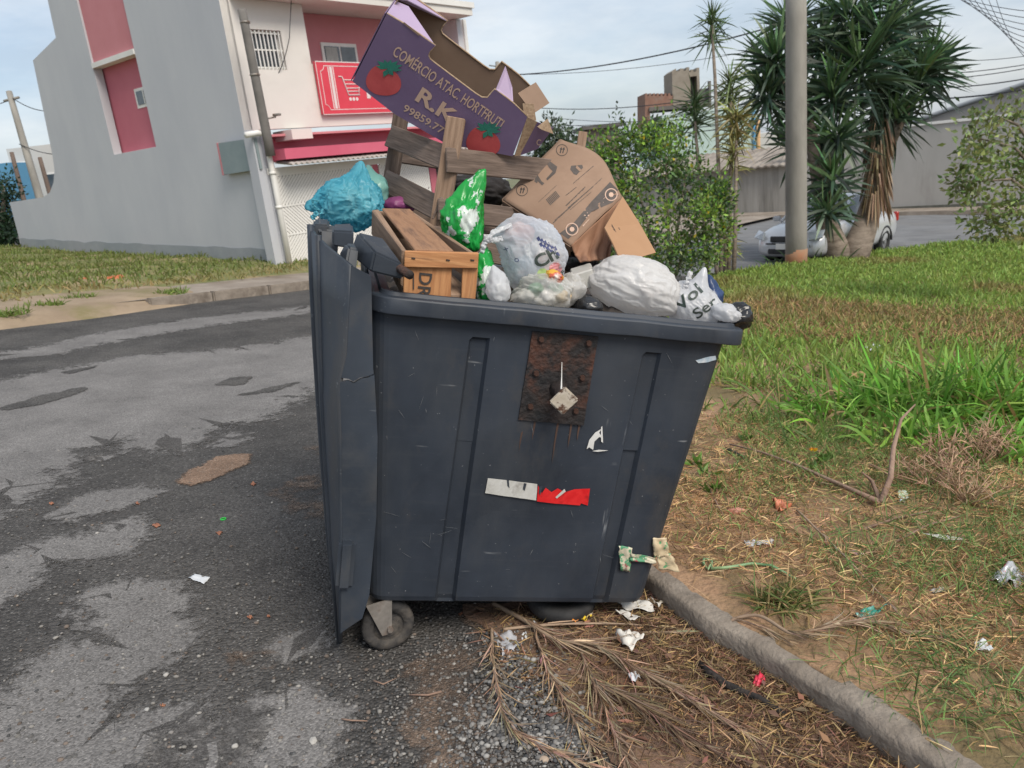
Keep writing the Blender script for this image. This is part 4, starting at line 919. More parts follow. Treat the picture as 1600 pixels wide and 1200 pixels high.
M_food = plasticbag('clear_film_food_scraps', lin(.66,.63,.57), lin(.84,.83,.81), .15, .4, 14)
M_seethru = see_through(M_whitep, 'thin_white_film', .52); M_seefood = see_through(M_food, 'thin_clear_film', .25)
def contents(parent, items, y):
    for i,(x,yy,r,c) in enumerate(items):
        me, mw = bagme(x, yy, y, r, r*.8, amp=.15, fold=.15, seed=50+i, sub=3); obj('contents', me, mat('contents_%d%d%d'%tuple(int(v*99) for v in c), lin(*c), lin(*[v*.75 for v in c]), .6, 20), parent, mw)
wb = bag('shopping_bag', (836,404,.20,50,56), M_seethru, 'white printed carrier bag tied by its handles beside the green food bag', neck=((-1,-.55,26,.3),(-.55,-1,18,.4)), amp=.07, fold=.12, seed=14, sub=6)
ribbon('handle', [(800,352,.2),(772,362,.17),(757,380,.15),(752,398,.15)], .020, M_white, wb, 3)
ribbon('handle', [(785,372,.17),(770,376,.15),(756,372,.15)], .022, M_white, wb, 4)
wv = bvh_of(wb); M_navy = mat('navy_print', lin(.03,.04,.12), lin(.06,.07,.16), .5, 20); M_blk = mat('dark_print', lin(.03,.05,.04), lin(.05,.06,.05), .5, 20); M_pinkp = mat('pink_print', lin(.60,.22,.25), lin(.66,.32,.30), .5, 20); M_limep = mat('lime_print', lin(.35,.50,.16), lin(.45,.56,.25), .5, 20)
cast_text('Ch', (840,420), (874,402), 20, wv, M_blk, wb, .03); cast_text('Alegr', (862,437), (888,424), 9, wv, M_blk, wb, .01)
cast_poly('print', circ(868,420,10,12), wv, M_pinkp, wb, .0012); cast_poly('print', circ(848,428,9,10), wv, M_limep, wb, .0012)
for k in range(12):
    x = 838+5.2*(k%6)+(k//6)*4; y = 372+3.0*(k%6)+(k//6)*9; cast_poly('print', [(x,y),(x+4,y-3),(x+7,y+3),(x+3,y+5)], wv, M_navy, wb, .0012)
cast_text('x', (786,390), (793,393), 8, wv, M_navy, wb); cast_text('o', (803,408), (810,410), 9, wv, M_navy, wb)
fbg = bag('food_bag', (848,458,.10,46,30), M_seefood, 'clear plastic bag of pale food scraps pressed against the near rim', amp=.14, fold=.20, seed=17)
contents(wb, [(812,365,22,(.75,.45,.38)),(850,395,26,(.75,.74,.7)),(822,420,26,(.45,.55,.62)),(860,420,20,(.7,.35,.3)),(840,440,18,(.3,.42,.2))], .22)
contents(fbg, [(820,462,14,(.8,.78,.72)),(838,452,13,(.16,.36,.22)),(852,462,15,(.82,.8,.76)),(868,450,12,(.14,.34,.22)),(880,464,13,(.75,.55,.3)),(845,470,12,(.75,.72,.66))], .10)
M_orange = plasticbag('yellow_wrapper', lin(.72,.40,.05), lin(.60,.10,.04), .3, .1, 16, lo=.5, hi=.54, c3=lin(.7,.66,.6), s3=9)
bag('food_wrapper', (866,432,.075,14,9), M_orange, 'small yellow and red food wrapper on the clear bag', seed=18, sub=4, amp=.15, fold=.2, ang=.4)
bag('rubbish_bag', (892,452,.13,22,24), M_seefood, 'small clear bag wedged between the printed carrier bag and the white sack', seed=19, sub=4, amp=.14, fold=.2)
bag('rubbish_bag', (779,452,.09,19,24), M_white, 'small white plastic bag standing against the near rim', neck=((-.3,-1,14,.4),), seed=20, sub=4, amp=.12, fold=.18)
M_black = plasticbag('black_film', lin(.010,.010,.011), lin(.022,.022,.024), .25, .0)
bag('rubbish_bag', (918,480,.12,26,17), M_black, 'black plastic bag sunk between the white bags at the rim', seed=21, sub=4)
M_wdirty = plasticbag('white_sack_film', lin(.78,.76,.74), lin(.87,.86,.85), .26, .45, 3, c3=lin(.74,.64,.60), s3=2.4, f3=(.60,.85))
bag('rubbish_bag', (988,446,.24,68,45), M_wdirty, 'big bulging white rubbish sack resting on the near rim', ang=.18, neck=((1,.55,18,.5),), amp=.05, fold=.095, seed=23, sub=6)
vb = bag('shopping_bag', (1084,480,.20,50,36), M_white, 'white carrier bag with curly lettering at the front corner of the rim', ang=.55, neck=((1,.75,22,.5),(-.25,-1,26,.2)), amp=.07, fold=.11, seed=26, sub=6)
vbv = bvh_of(vb); cast_text('Vol', (1062,488), (1099,455), 19, vbv, M_blk, vb, .02); cast_text('Ser', (1090,499), (1123,474), 17, vbv, M_blk, vb, .012)
ribbon('handle', [(1068,456,.17),(1074,440,.17),(1080,424,.18)], .020, M_white, vb, 6)
bag('rubbish_bag', (1150,495,.13,25,20), M_black, 'crumpled black plastic bag poking over the far corner of the rim', seed=28, sub=4, amp=.16, fold=.22)
M_navyf = plasticbag('navy_film', lin(.015,.035,.10), lin(.03,.06,.16), .3, .1)
bag('rubbish_bag', (1112,464,.30,18,20), M_navyf, 'navy blue plastic bag behind the lettered carrier bag', neck=((-.2,-1,14,.5),), seed=30, sub=4, amp=.14, fold=.2)
bag('rubbish_bag', (1134,489,.10,22,14), M_white, 'knotted white plastic bag end beside the black bag', seed=31, sub=4, amp=.14, fold=.22, ang=.4)
M_tray = mat('pale_tray_plastic', lin(.55,.54,.50), lin(.68,.66,.62), .3, 8, trans=.2)
tr = empty('food_tray', BW(912,432,.3), 'pale crumpled plastic tray between the brown carton and white sack', 'tray')
hexa('tray_body', q4([(890,420),(922,410),(930,425),(898,440)],.32)+q4([(893,430),(926,420),(928,450),(896,455)],.24), M_tray, tr, .004)
bag('rubbish_bag', (905,410,.42,30,18), M_black, 'black plastic bag in shade under the brown carton', seed=33, sub=4)
o_ = bar('wooden_stake', BW(911,206,.85), BW(899,290,.80), IR, .034, .012, M_wmid); tag(o_, 'short pale wooden stake sticking up behind the brown carton', 'stake')
M_cloth = mat('dark_cloth', lin(.02,.02,.022), lin(.045,.04,.04), .9, 8)
bag('cloth_bundle', (748,300,.92,52,24), M_cloth, 'dark cloth bundle inside the large wooden crate', seed=35, amp=.12, fold=.2)
# ================================================================== shop building on the left
UPV = Vector((0,0,1))
FM = frame(Vector((SO.x,SO.y,0)), SE, UPV)          # X along facade, Y up, Z out to the street
SM = frame(Vector((SO.x,SO.y,0)), SN, UPV)          # side wall: X towards street (x = -t), Z out to the lot
def T(m, x=0, y=0, z=0): return m @ Matrix.Translation((x,y,z))
def sidep(px, py, off=0.0):
    n = -SE; p = hitplane(px,py,SO+n*off,n); return (-(p-SO).dot(-SN), p.z)
def facp(px, py, off=0.0):
    p = hitplane(px,py,SO+SN*off,SN); return ((p-SO).dot(SE), p.z)
M_wallg = mat('grey_render', lin(.46,.468,.50), lin(.485,.493,.522), .9, .35, (1.2,.45,1), c3=lin(.525,.53,.552), s3=.6, f3=(.40,.70), bump=.15, bscale=30)
M_cream = mat('cream_render', lin(.66,.625,.58), lin(.72,.68,.635), .9, .7, c3=lin(.58,.54,.50), s3=.8, f3=(.55,.8))
M_pink = mat('pink_render', lin(.46,.125,.165), lin(.51,.15,.19), .9, .8)
M_pinkl = mat('pale_pink_render', lin(.53,.20,.22), lin(.58,.24,.26), .9, .8)
M_pinkb = mat('bright_pink_fascia', lin(.56,.10,.16), lin(.61,.125,.19), .8, .8)
M_wht = mat('white_paint', lin(.70,.68,.64), lin(.78,.76,.73), .6, 2)
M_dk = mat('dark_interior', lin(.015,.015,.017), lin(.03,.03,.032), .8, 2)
M_glass = mat('window_glass', lin(.05,.06,.07), lin(.10,.11,.12), .08, 2, spec=.8)
M_band = mat('damp_plinth', lin(.27,.29,.31), lin(.33,.345,.36), .9, 1.5)
shop = empty('shop_building', SO, 'two-storey grey, cream and pink shop with tall blank side wall', 'building')
zt_ = 7.4; tl_ = [(-14.6,.0),(-14.5,1.75),(-11.74,1.77),(-11.2,1.88),(-10.75,2.15),(-10.45,2.5),(-10.33,2.9),(-9.98,5.45),(-8.24,5.75),(-8.1,zt_),(-.54,zt_),(-.54,2.45),(.0,2.45),(.0,-.9),(-14.6,-.3)]
rec = [sidep(121,-5), sidep(195,-5), sidep(241,228), sidep(178,243)]
x0r, x1r, zr = -6.60, -4.36, 2.60
obj('side_wall', prismme(tl_, .22, holes=[[(x0r,zr),(x1r,zr),(x1r,6.9),(x0r,6.9)]]), M_wallg, shop, SM)
def panel(name, x0, x1, y0, y1, z, th, m, base=SM, parent=shop): return obj(name, prismme([(x0,y0),(x1,y0),(x1,y1),(x0,y1)], th), m, parent, T(base,0,0,z))
panel('recess_wall', x0r-.1, x1r+.1, 2.3, 4.75, -.26, .1, M_pink); panel('recess_wall', x0r+.002, x1r-.002, 4.86, 6.9, -.05, .1, M_pinkl)  # flush upper panel catches more light than the recess, put into its paler pink
panel('ledge', x0r+.01, x1r-.01, 4.74, 4.86, .03, .27, M_wht); panel('sill', x0r+.01, x1r-.01, 2.56, 2.605, -.01, .25, M_wht)
pw = panel('window', -5.28, -4.40, 3.60, 4.06, -.245, .03, M_wht); panel('pane', -5.20,-4.48,3.67,3.99,-.235,.01,M_glass,SM,pw); panel('mullion', -4.86,-4.82,3.67,3.99,-.225,.02,M_wht,SM,pw)
plinth = [(-14.58,.05),(-14.58,.36)]
for i in range(40): 
    x = -14.5+14.4*i/39; plinth.append((x, gh(*(SO-SN*-x).xy if False else ((SO+SN*x).x,(SO+SN*x).y))+.46+.05*noise.noise(Vector((x*1.3,0,0)))+.03*noise.noise(Vector((x*5,1,0)))))
plinth += [(-.05,-.7),(-14.58,-.2)]; plinth = plinth[2:]
obj('plinth', prismme(plinth,.03), M_band, shop, T(SM,0,0,.008))
# facade (upper storey stands a little behind the gate line)
FMU = FM @ Matrix.Translation((.376,-.053,-.54)) @ Matrix.Diagonal((1.0366,1.0366,1,1))
W0 = -.36
wx0, wx1, wy0, wy1 = .12, 1.0, 3.76, 4.55
obj('front_wall', prismme([(W0,2.56),(1.68,2.56),(1.68,5.12),(W0,5.12)], .22, holes=[[(wx0,wy0),(wx1,wy0),(wx1,wy1),(wx0,wy1)]]), M_cream, shop, FMU)
panel('front_wall', 1.682, 6.55, 2.56, 3.90, 0, .18, M_cream, FMU)
panel('balcony_wall', 1.70, 6.6, 3.0, 5.12, -.75, .1, M_pinkl, FMU); panel('balcony_floor', 1.69, 6.5, 2.70, 2.80, -.19, .6, M_cream, FMU)
bw_ = panel('window', 2.62, 3.72, 3.2, 4.50, -.72, .05, M_wht, FMU)
for a in (2.70,3.20): panel('pane', a, a+.45, 3.3, 4.42, -.71, .02, M_glass, FMU, bw_)
panel('curtain', 2.72, 3.08, 3.3, 4.40, -.705, .01, mat('curtain_cloth', lin(.45,.45,.42), lin(.3,.3,.28), .9, 4, (12,1,1)), FMU, bw_)
xe_ = facp(716,60,-.49)[0]; xf_ = facp(731,60,-.44)[0]; panel('end_wall', xe_, xf_-.12, -.9, 5.25, -.49, 1.0, mat('end_wall_render', lin(.55,.54,.56), lin(.60,.59,.61), .9, 1), FM); panel('end_trim', xf_-.12, xf_, -.9, 5.25, -.44, .2, M_wht, FM)
xr_, zr_ = facp(738,18,.0); panel('roof_slab', .24, xr_, 5.26, 5.50, .0, 9.0, M_cream, FM); panel('roof_edge', .24, xr_+.05, 5.44, 5.58, .05, .06, M_wht, FM)
gw = panel('window', wx0, wx1, wy0, wy1, -.14, .04, M_wht, FMU); panel('pane', wx0+.05, wx1-.05, wy0+.05, wy1-.05, -.13, .02, M_glass, FMU, gw)
for k in range(9):
    x = wx0+.05+k*.0975; panel('bar', x-.013, x+.013, wy0+.01, wy1-.01, -.02, .02, M_wht, FMU, gw)
for y in (wy0+.05, wy0+.40, wy1-.06): panel('bar', wx0, wx1, y-.014, y+.014, -.045, .014, M_wht, FMU, gw)
# ground floor: deep pink recess, canopy, corrugated edge
panel('soffit_wall', .23, 7.05, 1.9, 2.50, -.95, .1, M_pink, FM); panel('soffit', .23, 7.05, 2.44, 2.49, -.55, .5, M_pinkl, FM)
panel('beam', 1.05, 1.62, 2.34, 2.56, -.30, .7, M_cream, FM)
panel('canopy', .18, 7.0, 1.90, 2.12, .50, .95, M_pinkb, FM)
vs_, fs = [], []; nn = 240
for i in range(nn+1):
    s = .22+6.7*i/nn; wv_ = .022*math.sin(s*2*math.pi/.145)
    for zo,yy in ((.62,1.80),(.0,1.885)): 
        for d in (0,-.02): vs_.append(FM @ Vector((s,yy+wv_+d,zo)))
for i in range(nn): a = i*4; fs += [(a,a+4,a+6,a+2),(a+1,a+3,a+7,a+5),(a,a+1,a+5,a+4)]
obj('corrugated_edge', pymesh(vs_, fs), mat('fibre_cement', lin(.36,.33,.30), lin(.5,.46,.42), .9, 3), shop)
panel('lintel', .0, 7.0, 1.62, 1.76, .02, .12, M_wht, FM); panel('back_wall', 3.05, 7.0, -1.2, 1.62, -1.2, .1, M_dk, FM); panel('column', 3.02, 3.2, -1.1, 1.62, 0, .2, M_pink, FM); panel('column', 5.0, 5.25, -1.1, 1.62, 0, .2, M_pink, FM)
panel('corner_column', -.20, .14, -.9, 2.44, -.02, .3, M_wallg, FM)
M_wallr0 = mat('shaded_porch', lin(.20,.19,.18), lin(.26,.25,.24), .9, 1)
# herringbone gate
def gate(s0, s1, z0, z1):
    g = panel('gate', s0, s0+.05, z0, z1, .02, .04, M_wht, FM); panel('frame_rail', s1-.05, s1, z0, z1, .02, .04, M_wht, FM, g)
    bands = [z0,z0+(z1-z0)*.34,z0+(z1-z0)*.66,z1]
    for b_ in bands: panel('frame_rail', s0+.051, s1-.051, b_-.022, b_+.022, .018, .036, M_wht, FM, g)
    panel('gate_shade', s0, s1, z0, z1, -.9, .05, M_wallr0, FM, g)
    for k in range(3):
        za, zb = bands[k]+.02, bands[k+1]-.02; sl = 1 if k%2 == 0 else -1; hgt = zb-za; s = s0-hgt
        while s < s1:
            a, b_ = s, s+hgt; y_a, y_b = (za,zb) if sl > 0 else (zb,za)
            # clip to the frame
            ta = max(0,(s0+.03-a)/(b_-a)); tb = min(1,(s1-.03-a)/(b_-a))
            if tb-ta > .06:
                p0_ = FM @ Vector((a+(b_-a)*ta, y_a+(y_b-y_a)*ta, 0)); p1_ = FM @ Vector((a+(b_-a)*tb, y_a+(y_b-y_a)*tb, 0))
                bar('slat', p0_, p1_, UPV, .050, .014, M_wht, g, 0)
            s += .088
    return g
gate(.17, 3.0, -.36, 1.60); gate(3.22, 4.95, -.62, 1.60)
# rain pipe
pth = [FM @ Vector(v) for v in ((-.40,2.46,.07),(-.12,2.49,.10),(.0,2.47,.12),(.05,2.36,.12),(.055,1.2,.12),(.06,-.42,.12))]
obj('rain_pipe', tubeme(pth, .062, 10), M_wht, shop)
for y in (1.62,.9): obj('pipe_clip', tubeme([FM @ Vector((.055,y,.12)), FM @ Vector((.055,y+.06,.12))], .074, 10), M_wht, shop)
# shop sign
M_sign = mat('red_sign_face', lin(.62,.045,.07), lin(.66,.055,.085), .45, 2); M_signw = mat('sign_lettering', lin(.70,.62,.60), lin(.74,.66,.64), .5, 4)
FS = T(FMU,0,0,.12); sg = empty('shop_sign', FS @ Vector((3.6,2.8,0)), 'red rectangular shop sign with white trolley and border on the cream facade', 'sign')
obj('sign_board', prismme([(1.70,2.82),(5.6,2.82),(5.6,3.94),(1.70,3.94)],.08), M_sign, sg, FS)
def srect(x0, x1, y0, y1): obj('sign_border', prismme([(x0,y0),(x1,y0),(x1,y1),(x0,y1)],.003), M_signw, sg, T(FS,0,0,.004))
srect(1.70,5.6,3.925,3.945); srect(1.70,5.6,2.80,2.815); srect(1.695,1.71,2.82,3.92)
srect(1.92,5.5,3.84,3.855); srect(1.92,5.5,2.90,2.915); srect(1.80,1.815,3.02,3.74)
obj('sign_border', tubeme([FS @ Vector((1.81+.11*math.sin(a),3.855-.115*math.cos(a)+.0,.003)) for a in [i*math.pi/2/8 for i in range(9)]], .008, 5), M_signw, sg)
obj('sign_border', tubeme([FS @ Vector((1.81+.11*math.sin(a),2.90+.115*math.cos(a),.003)) for a in [i*math.pi/2/8 for i in range(9)]], .008, 5), M_signw, sg)
srect(2.02,2.045,2.93,3.83); srect(2.07,2.14,2.93,3.83); srect(2.165,2.19,2.93,3.83)
cart = [(2.30,3.62),(2.40,3.62),(2.52,3.22),(2.86,3.22)]
obj('trolley_sign', tubeme([FS @ Vector((x,y,.004)) for x,y in cart], .018, 5), M_signw, sg)
for y,x in ((3.55,2.42),(3.46,2.45),(3.37,2.48),(3.30,2.50)): obj('trolley_sign', tubeme([FS @ Vector((x,y,.004)), FS @ Vector((2.92-.02*(3.55-y)*10,y,.004))], .012, 5), M_signw, sg)
obj('trolley_sign', tubeme([FS @ Vector((2.92,3.56,.004)), FS @ Vector((2.84,3.22,.004))], .012, 5), M_signw, sg)
for x in (2.56,2.66,2.76): obj('trolley_sign', prismme([(x+.04*math.cos(a),3.13+.04*math.sin(a)) for a in [i*math.pi/6 for i in range(12)]],.003), M_signw, sg, T(FS,0,0,.005))
me = textme('M', .62, bold=.02); obj('lettering', me, M_signw, sg, T(FS,3.06,3.16,.005)); me = textme('Mo', .20, bold=.0); obj('lettering', me, M_signw, sg, T(FS,3.62,2.98,.005))
# projecting board by the corner, seen from behind
pbm = empty('projecting_board', SM @ Vector((-.7,1.74,.12)), 'grey back of a small board fixed at the corner of the side wall', 'sign')
obj('board', prismme([(-1.40,1.74),(.02,1.76),(.0,2.40),(-1.38,2.42)],.06), mat('board_grey', lin(.20,.25,.26), lin(.24,.29,.30), .6, 2), pbm, T(SM,0,0,.16))
obj('board_edge', prismme([(-1.46,1.73),(-1.405,1.735),(-1.385,2.42),(-1.44,2.43)],.10), M_pinkl, pbm, T(SM,0,0,.165)); obj('bracket', tubeme([SM @ Vector((-.1,1.9,.0)), SM @ Vector((-.1,1.9,.12))], .02, 6), M_fork, pbm)
# service post on the corner
M_pole = mat('concrete_pole', lin(.23,.215,.19), lin(.33,.31,.275), .9, 2, (1,1,.3), c3=lin(.16,.15,.13), s3=1.1, f3=(.5,.75), bump=.2, bscale=50)
def utility_pole(name, base, top, r0_, r1_, label, m=M_pole, seg=12):
    e_ = empty(name, base, label, 'pole'); base, top = Vector(base), Vector(top)
    obj('pole_shaft', tubeme([base.lerp(top,i/6) for i in range(7)], [r0_+(r1_-r0_)*i/6 for i in range(7)], seg), m, e_); return e_
sp = utility_pole('service_post', FM @ Vector((.02,2.0,.22)), FM @ Vector((-.02,4.86,.22)), .10,.085, 'short grey concrete service post rising from the shop corner', mat('dark_post', lin(.13,.12,.11), lin(.19,.175,.16), .9, 3), seg=8)
obj('lamp', boxme(.10,.05,.16,.01), M_fork, sp, T(FM,.30,2.82,.30) @ Matrix.Rotation(.5,4,'Y')); obj('lamp_arm', tubeme([FM @ Vector((.05,2.75,.22)), FM @ Vector((.28,2.78,.28))], .02, 6), M_fork, sp)
for y in (3.6,4.6): obj('band', tubeme([FM @ Vector((.0,y,.22)), FM @ Vector((.0,y+.04,.22))], .105, 8), M_fork, sp)
# ================================================================== far left
def fbox(name, px0, px1, ytop, d, th, m, parent=None, zb=None, yaw=0.0, **kw):
    a, b_ = P(px0,ytop,d), P(px1,ytop,d); zt__ = (a.z+b_.z)/2; a.z = b_.z = 0
    fm = frame(a, b_-a, UPV); W_ = (b_-a).length; z0 = gh(a.x,a.y)-1 if zb is None else zb
    return obj(name, prismme([(0,z0),(W_,z0),(W_,zt__),(0,zt__)], th), m, parent, fm, **kw), fm, W_, zt__
def simple_house(name, px0, px1, ytop, d, th, m, label, wins=(), win_m=None, zb=None, roof=None):
    a = P((px0+px1)/2, ytop, d); e_ = empty(name, (a.x,a.y,gh(a.x,a.y)), label, 'building')
    _, fm, W_, z1 = fbox('wall', px0, px1, ytop, d, th, m, e_, zb)
    for (u0,u1,v0,v1) in wins:
        wn = obj('window', prismme([(W_*u0,z1-v0),(W_*u1,z1-v0),(W_*u1,z1-v1),(W_*u0,z1-v1)],.08), M_wht, e_, T(fm,0,0,.03))
        obj('pane', prismme([(W_*u0+.1,z1-v0-.1),(W_*u1-.1,z1-v0-.1),(W_*u1-.1,z1-v1+.1),(W_*u0+.1,z1-v1+.1)],.05), M_glass, wn, T(fm,0,0,.04))
    if roof: obj('roof', prismme([(-.4,z1),(W_+.4,z1),(W_+.4,z1+.25),(-.4,z1+.25)], th+.8), roof, e_, T(fm,0,0,.4))
    return e_, fm, W_, z1
M_offw = mat('offwhite_render', lin(.52,.50,.47), lin(.58,.56,.53), .9, .4); M_bluew = mat('blue_render', lin(.09,.26,.42), lin(.12,.30,.46), .9, .4)
simple_house('far_house', 8, 100, 228, 46, 8, M_offw, 'distant off-white flat-roofed house beyond the low boundary wall', ((.55,.75,1.6,3.0),(.12,.34,.8,2.0)))
simple_house('far_house', -60, 14, 258, 44, 6, M_bluew, 'distant pale blue house beside the dark hedge', ())
fp1 = utility_pole('utility_pole', (P(64,312,36).x,P(64,312,36).y,P(64,312,36).z-2), P(14,143,36), .20,.13, 'tall leaning grey utility pole behind the low boundary wall')
obj('crossarm', tubeme([P(6,158,36),P(30,152,36)],.06,6), M_pole, fp1)
utility_pole('utility_pole', (P(36,312,40)-Vector((0,0,2))), P(18,238,40), .14,.10, 'short dark utility pole in front of the off-white house', M_wdark)
utility_pole('utility_pole', (P(78,300,40)-Vector((0,0,2))), P(62,246,40), .14,.10, 'short slim dark pole beside the curved end of the side wall', M_wdark)
# ================================================================== right-hand background
WA, WBp = P(985,339,37), P(1660,322,27); WA.z = WBp.z = 0; WX = (WBp-WA).normalized(); WM_ = frame(WA, WX, UPV); WN = WX.cross(UPV)
def wp(px, py, off=0.0):
    p = hitplane(px,py,WA+WN*off,WN); return ((p-WA).dot(WX), p.z)
M_wallr = mat('stained_render', lin(.36,.345,.32), lin(.44,.42,.395), .95, .6, (1,.25,1), c3=lin(.29,.27,.245), s3=.8, f3=(.5,.7))
M_shed = mat('streaked_concrete', lin(.26,.245,.22), lin(.38,.36,.33), .95, 1.6, (1.6,.12,1), c3=lin(.16,.15,.135), s3=2.0, f3=(.52,.75))
M_roofc = mat('corrugated_roof', lin(.22,.19,.165), lin(.32,.28,.24), .9, 1.2, c3=lin(.16,.125,.10), s3=.8)
zg = -2.9
shed = empty('shed', WM_ @ Vector((5,-2.2,0)), 'low streaked concrete shed with corrugated roof behind the slim palms', 'building')
xs0, xs1 = wp(1000,300)[0], wp(1232,300)[0]; ze = wp(1150,262)[1]
obj('wall', prismme([(xs0,zg),(xs1,zg),(xs1,ze),(xs0,ze)],.25), M_shed, shed, WM_)
vs_, fs = [], []; nn = 170
for i in range(nn+1):
    s = xs0-.2+(xs1-xs0+.5)*i/nn; wv_ = .028*math.sin(s*2*math.pi/.30)
    for zo,yy in ((.35,ze-.02),(-3.6,ze+.62)):
        for d in (0,-.06): vs_.append(WM_ @ Vector((s,yy+wv_+d,zo)))
for i in range(nn): a = i*4; fs += [(a,a+4,a+6,a+2),(a+1,a+3,a+7,a+5),(a,a+1,a+5,a+4)]
obj('roof', pymesh(vs_, fs), M_roofc, shed); obj('gable', prismme([(0,ze),(3.6,ze),(3.6,ze+.68)],.2), M_shed, shed, frame(WM_ @ Vector((xs1,0,0)), -WN, UPV))
wal = empty('boundary_wall', WM_ @ Vector((14,-2.2,0)), 'long plain grey rendered wall along the far side of the cross street', 'wall')
xw0, xw1 = wp(1234,300)[0], wp(1720,300)[0]; zw = wp(1520,188)[1]
obj('wall_face', prismme([(xw0,zg),(xw1,zg),(xw1,zw),(xw0,zw)],.3), M_wallr, wal, WM_); obj('coping', prismme([(xw0-.03,zw),(xw1,zw),(xw1,zw+.09),(xw0-.03,zw+.09)],.42), M_wht, wal, T(WM_,0,0,.06))
obj('plinth', prismme([(xw0,zg),(xw1,zg),(xw1,-2.0),(xw0,-2.0)],.05), mat('dirty_base', lin(.10,.10,.08), lin(.2,.19,.16), .95, 1.5), wal, T(WM_,0,0,.03))
ware = empty('warehouse', WM_ @ Vector((14,-2.2,-6)), 'grey gable-ended warehouse rising behind the long wall', 'building')
def wq(px, py): return wp(px,py,-5)
ga = [wq(1390,205),wq(1450,182),wq(1600,131),wq(1760,78)]; obj('wall', prismme([(ga[0][0],-2)]+[(ga[-1][0],-2)]+ga[::-1],.4), mat('warehouse_render', lin(.28,.265,.25), lin(.34,.325,.305), .95, .5), ware, T(WM_,0,0,-5))
obj('roof_edge', tubeme([WM_ @ Vector((x,y,-4.95)) for x,y in ga], .09, 6), M_band, ware)
pv = [(WM_ @ Vector((x,0,.0))) for x in (xs0,xs1,xw1)]
vs_, fs = [], []
for k in range(31):
    x = xs0+(xw1-xs0)*k/30
    for zo in (.2,2.0): q = WM_ @ Vector((x,0,zo)); vs_.append((q.x,q.y,gh(q.x,q.y)+.14))
    q = WM_ @ Vector((x,0,2.02)); vs_.append((q.x,q.y,gh(q.x,q.y)-.05))
for k in range(30): a = k*3; fs += [(a,a+1,a+4,a+3),(a+1,a+2,a+5,a+4)]
obj('pavement_far', pymesh(vs_, fs), M_path, kind='structure')
# mint house with unfinished brick top and battlemented water tower
M_mint = mat('mint_render', lin(.46,.58,.53), lin(.51,.62,.57), .9, .3); M_brick = mat('raw_brick', lin(.23,.125,.09), lin(.29,.165,.12), .95, 3, c3=lin(.25,.2,.17), s3=1); M_blockc = mat('raw_block', lin(.25,.215,.17), lin(.31,.27,.22), .95, 2); M_rawd = mat('raw_concrete_dark', lin(.12,.11,.10), lin(.17,.155,.14), .95, 1)
mint, fmM, WMm, zM = simple_house('mint_house', 1034, 1184, 172, 62, 10, M_mint, 'pale mint rendered house behind the shed, brick storey unfinished on top', ((.80,.92,4.2,5.6),))
obj('rain_pipe', tubeme([fmM @ Vector((WMm-.35,zM-.3,.1)), fmM @ Vector((WMm-.35,zM-7,.1))],.12,6), M_bluew, mint); obj('corner_trim', tubeme([fmM @ Vector((WMm-.02,zM-1.2,.1)), fmM @ Vector((WMm-.02,zM-7,.1))],.16,6), mat('ochre_trim', lin(.50,.30,.14), lin(.55,.34,.17), .8, 1), mint)
def on(px, py): p = hitplane(px,py,fmM @ Vector((0,0,-.5)), fmM.to_3x3() @ Vector((0,0,1))); q = fmM.inverted() @ p; return (q.x,q.y)
def bpoly(name, pts, m, th=4.0, z=-.5): return obj(name, prismme([on(*p) for p in pts], th), m, mint, T(fmM,0,0,z))
br = [(1008,200),(1008,150)]; px = 1008
while px < 1050: br += [(px,146),(px+3.5,145.6),(px+3.5,150),(px+6,149.6)]; px += 6
bpoly('brick_wall', br+[(1052,146),(1052,168),(1016,172),(1016,200)], M_brick); bpoly('slab', [(1014,168),(1108,160),(1108,166),(1014,174)], M_rawd, 5, -.3)
bpoly('dark_opening', [(1016,160),(1054,156),(1054,170),(1016,174)], M_rawd, 3, -.8)
tw = [(1051,166),(1050,112),(1056,107),(1057,112),(1062,111),(1063,107),(1068,107),(1068,111),(1072,110),(1073,105),(1077,105),(1078,140),(1080,166)]
bpoly('tower_wall', tw, M_blockc, 3.5); bpoly('tower_side', [(1077.5,165),(1076.5,113),(1080,112),(1081,108),(1084,108),(1085,112),(1089,111),(1090,105),(1094,105),(1095,140),(1091,141),(1090,118),(1080,119),(1081,165)], M_blockc, 3.0, -.8)
bpoly('tower_recess', [(1079,119),(1091,118),(1092,165),(1080,166)], M_rawd, 1.0, -1.8); bpoly('side_block', [(1090,140),(1108,137),(1109,165),(1092,166)], M_rawd, 4, -.6); bpoly('column', [(1106,127),(1109.5,127),(1110,167),(1107,167)], M_rawd, .4, -.2)
simple_house('far_house', 918, 966, 200, 55, 8, mat('brown_render', lin(.20,.15,.13), lin(.26,.20,.17), .9, .4), 'low brown house with overhanging eave behind the shrub', ((.2,.6,1.4,2.6),), roof=M_rawd)
simple_house('far_house', 1180, 1260, 205, 70, 8, M_offw, 'white house glimpsed between the mint house and the big yucca', ((.1,.45,2.2,3.6),))
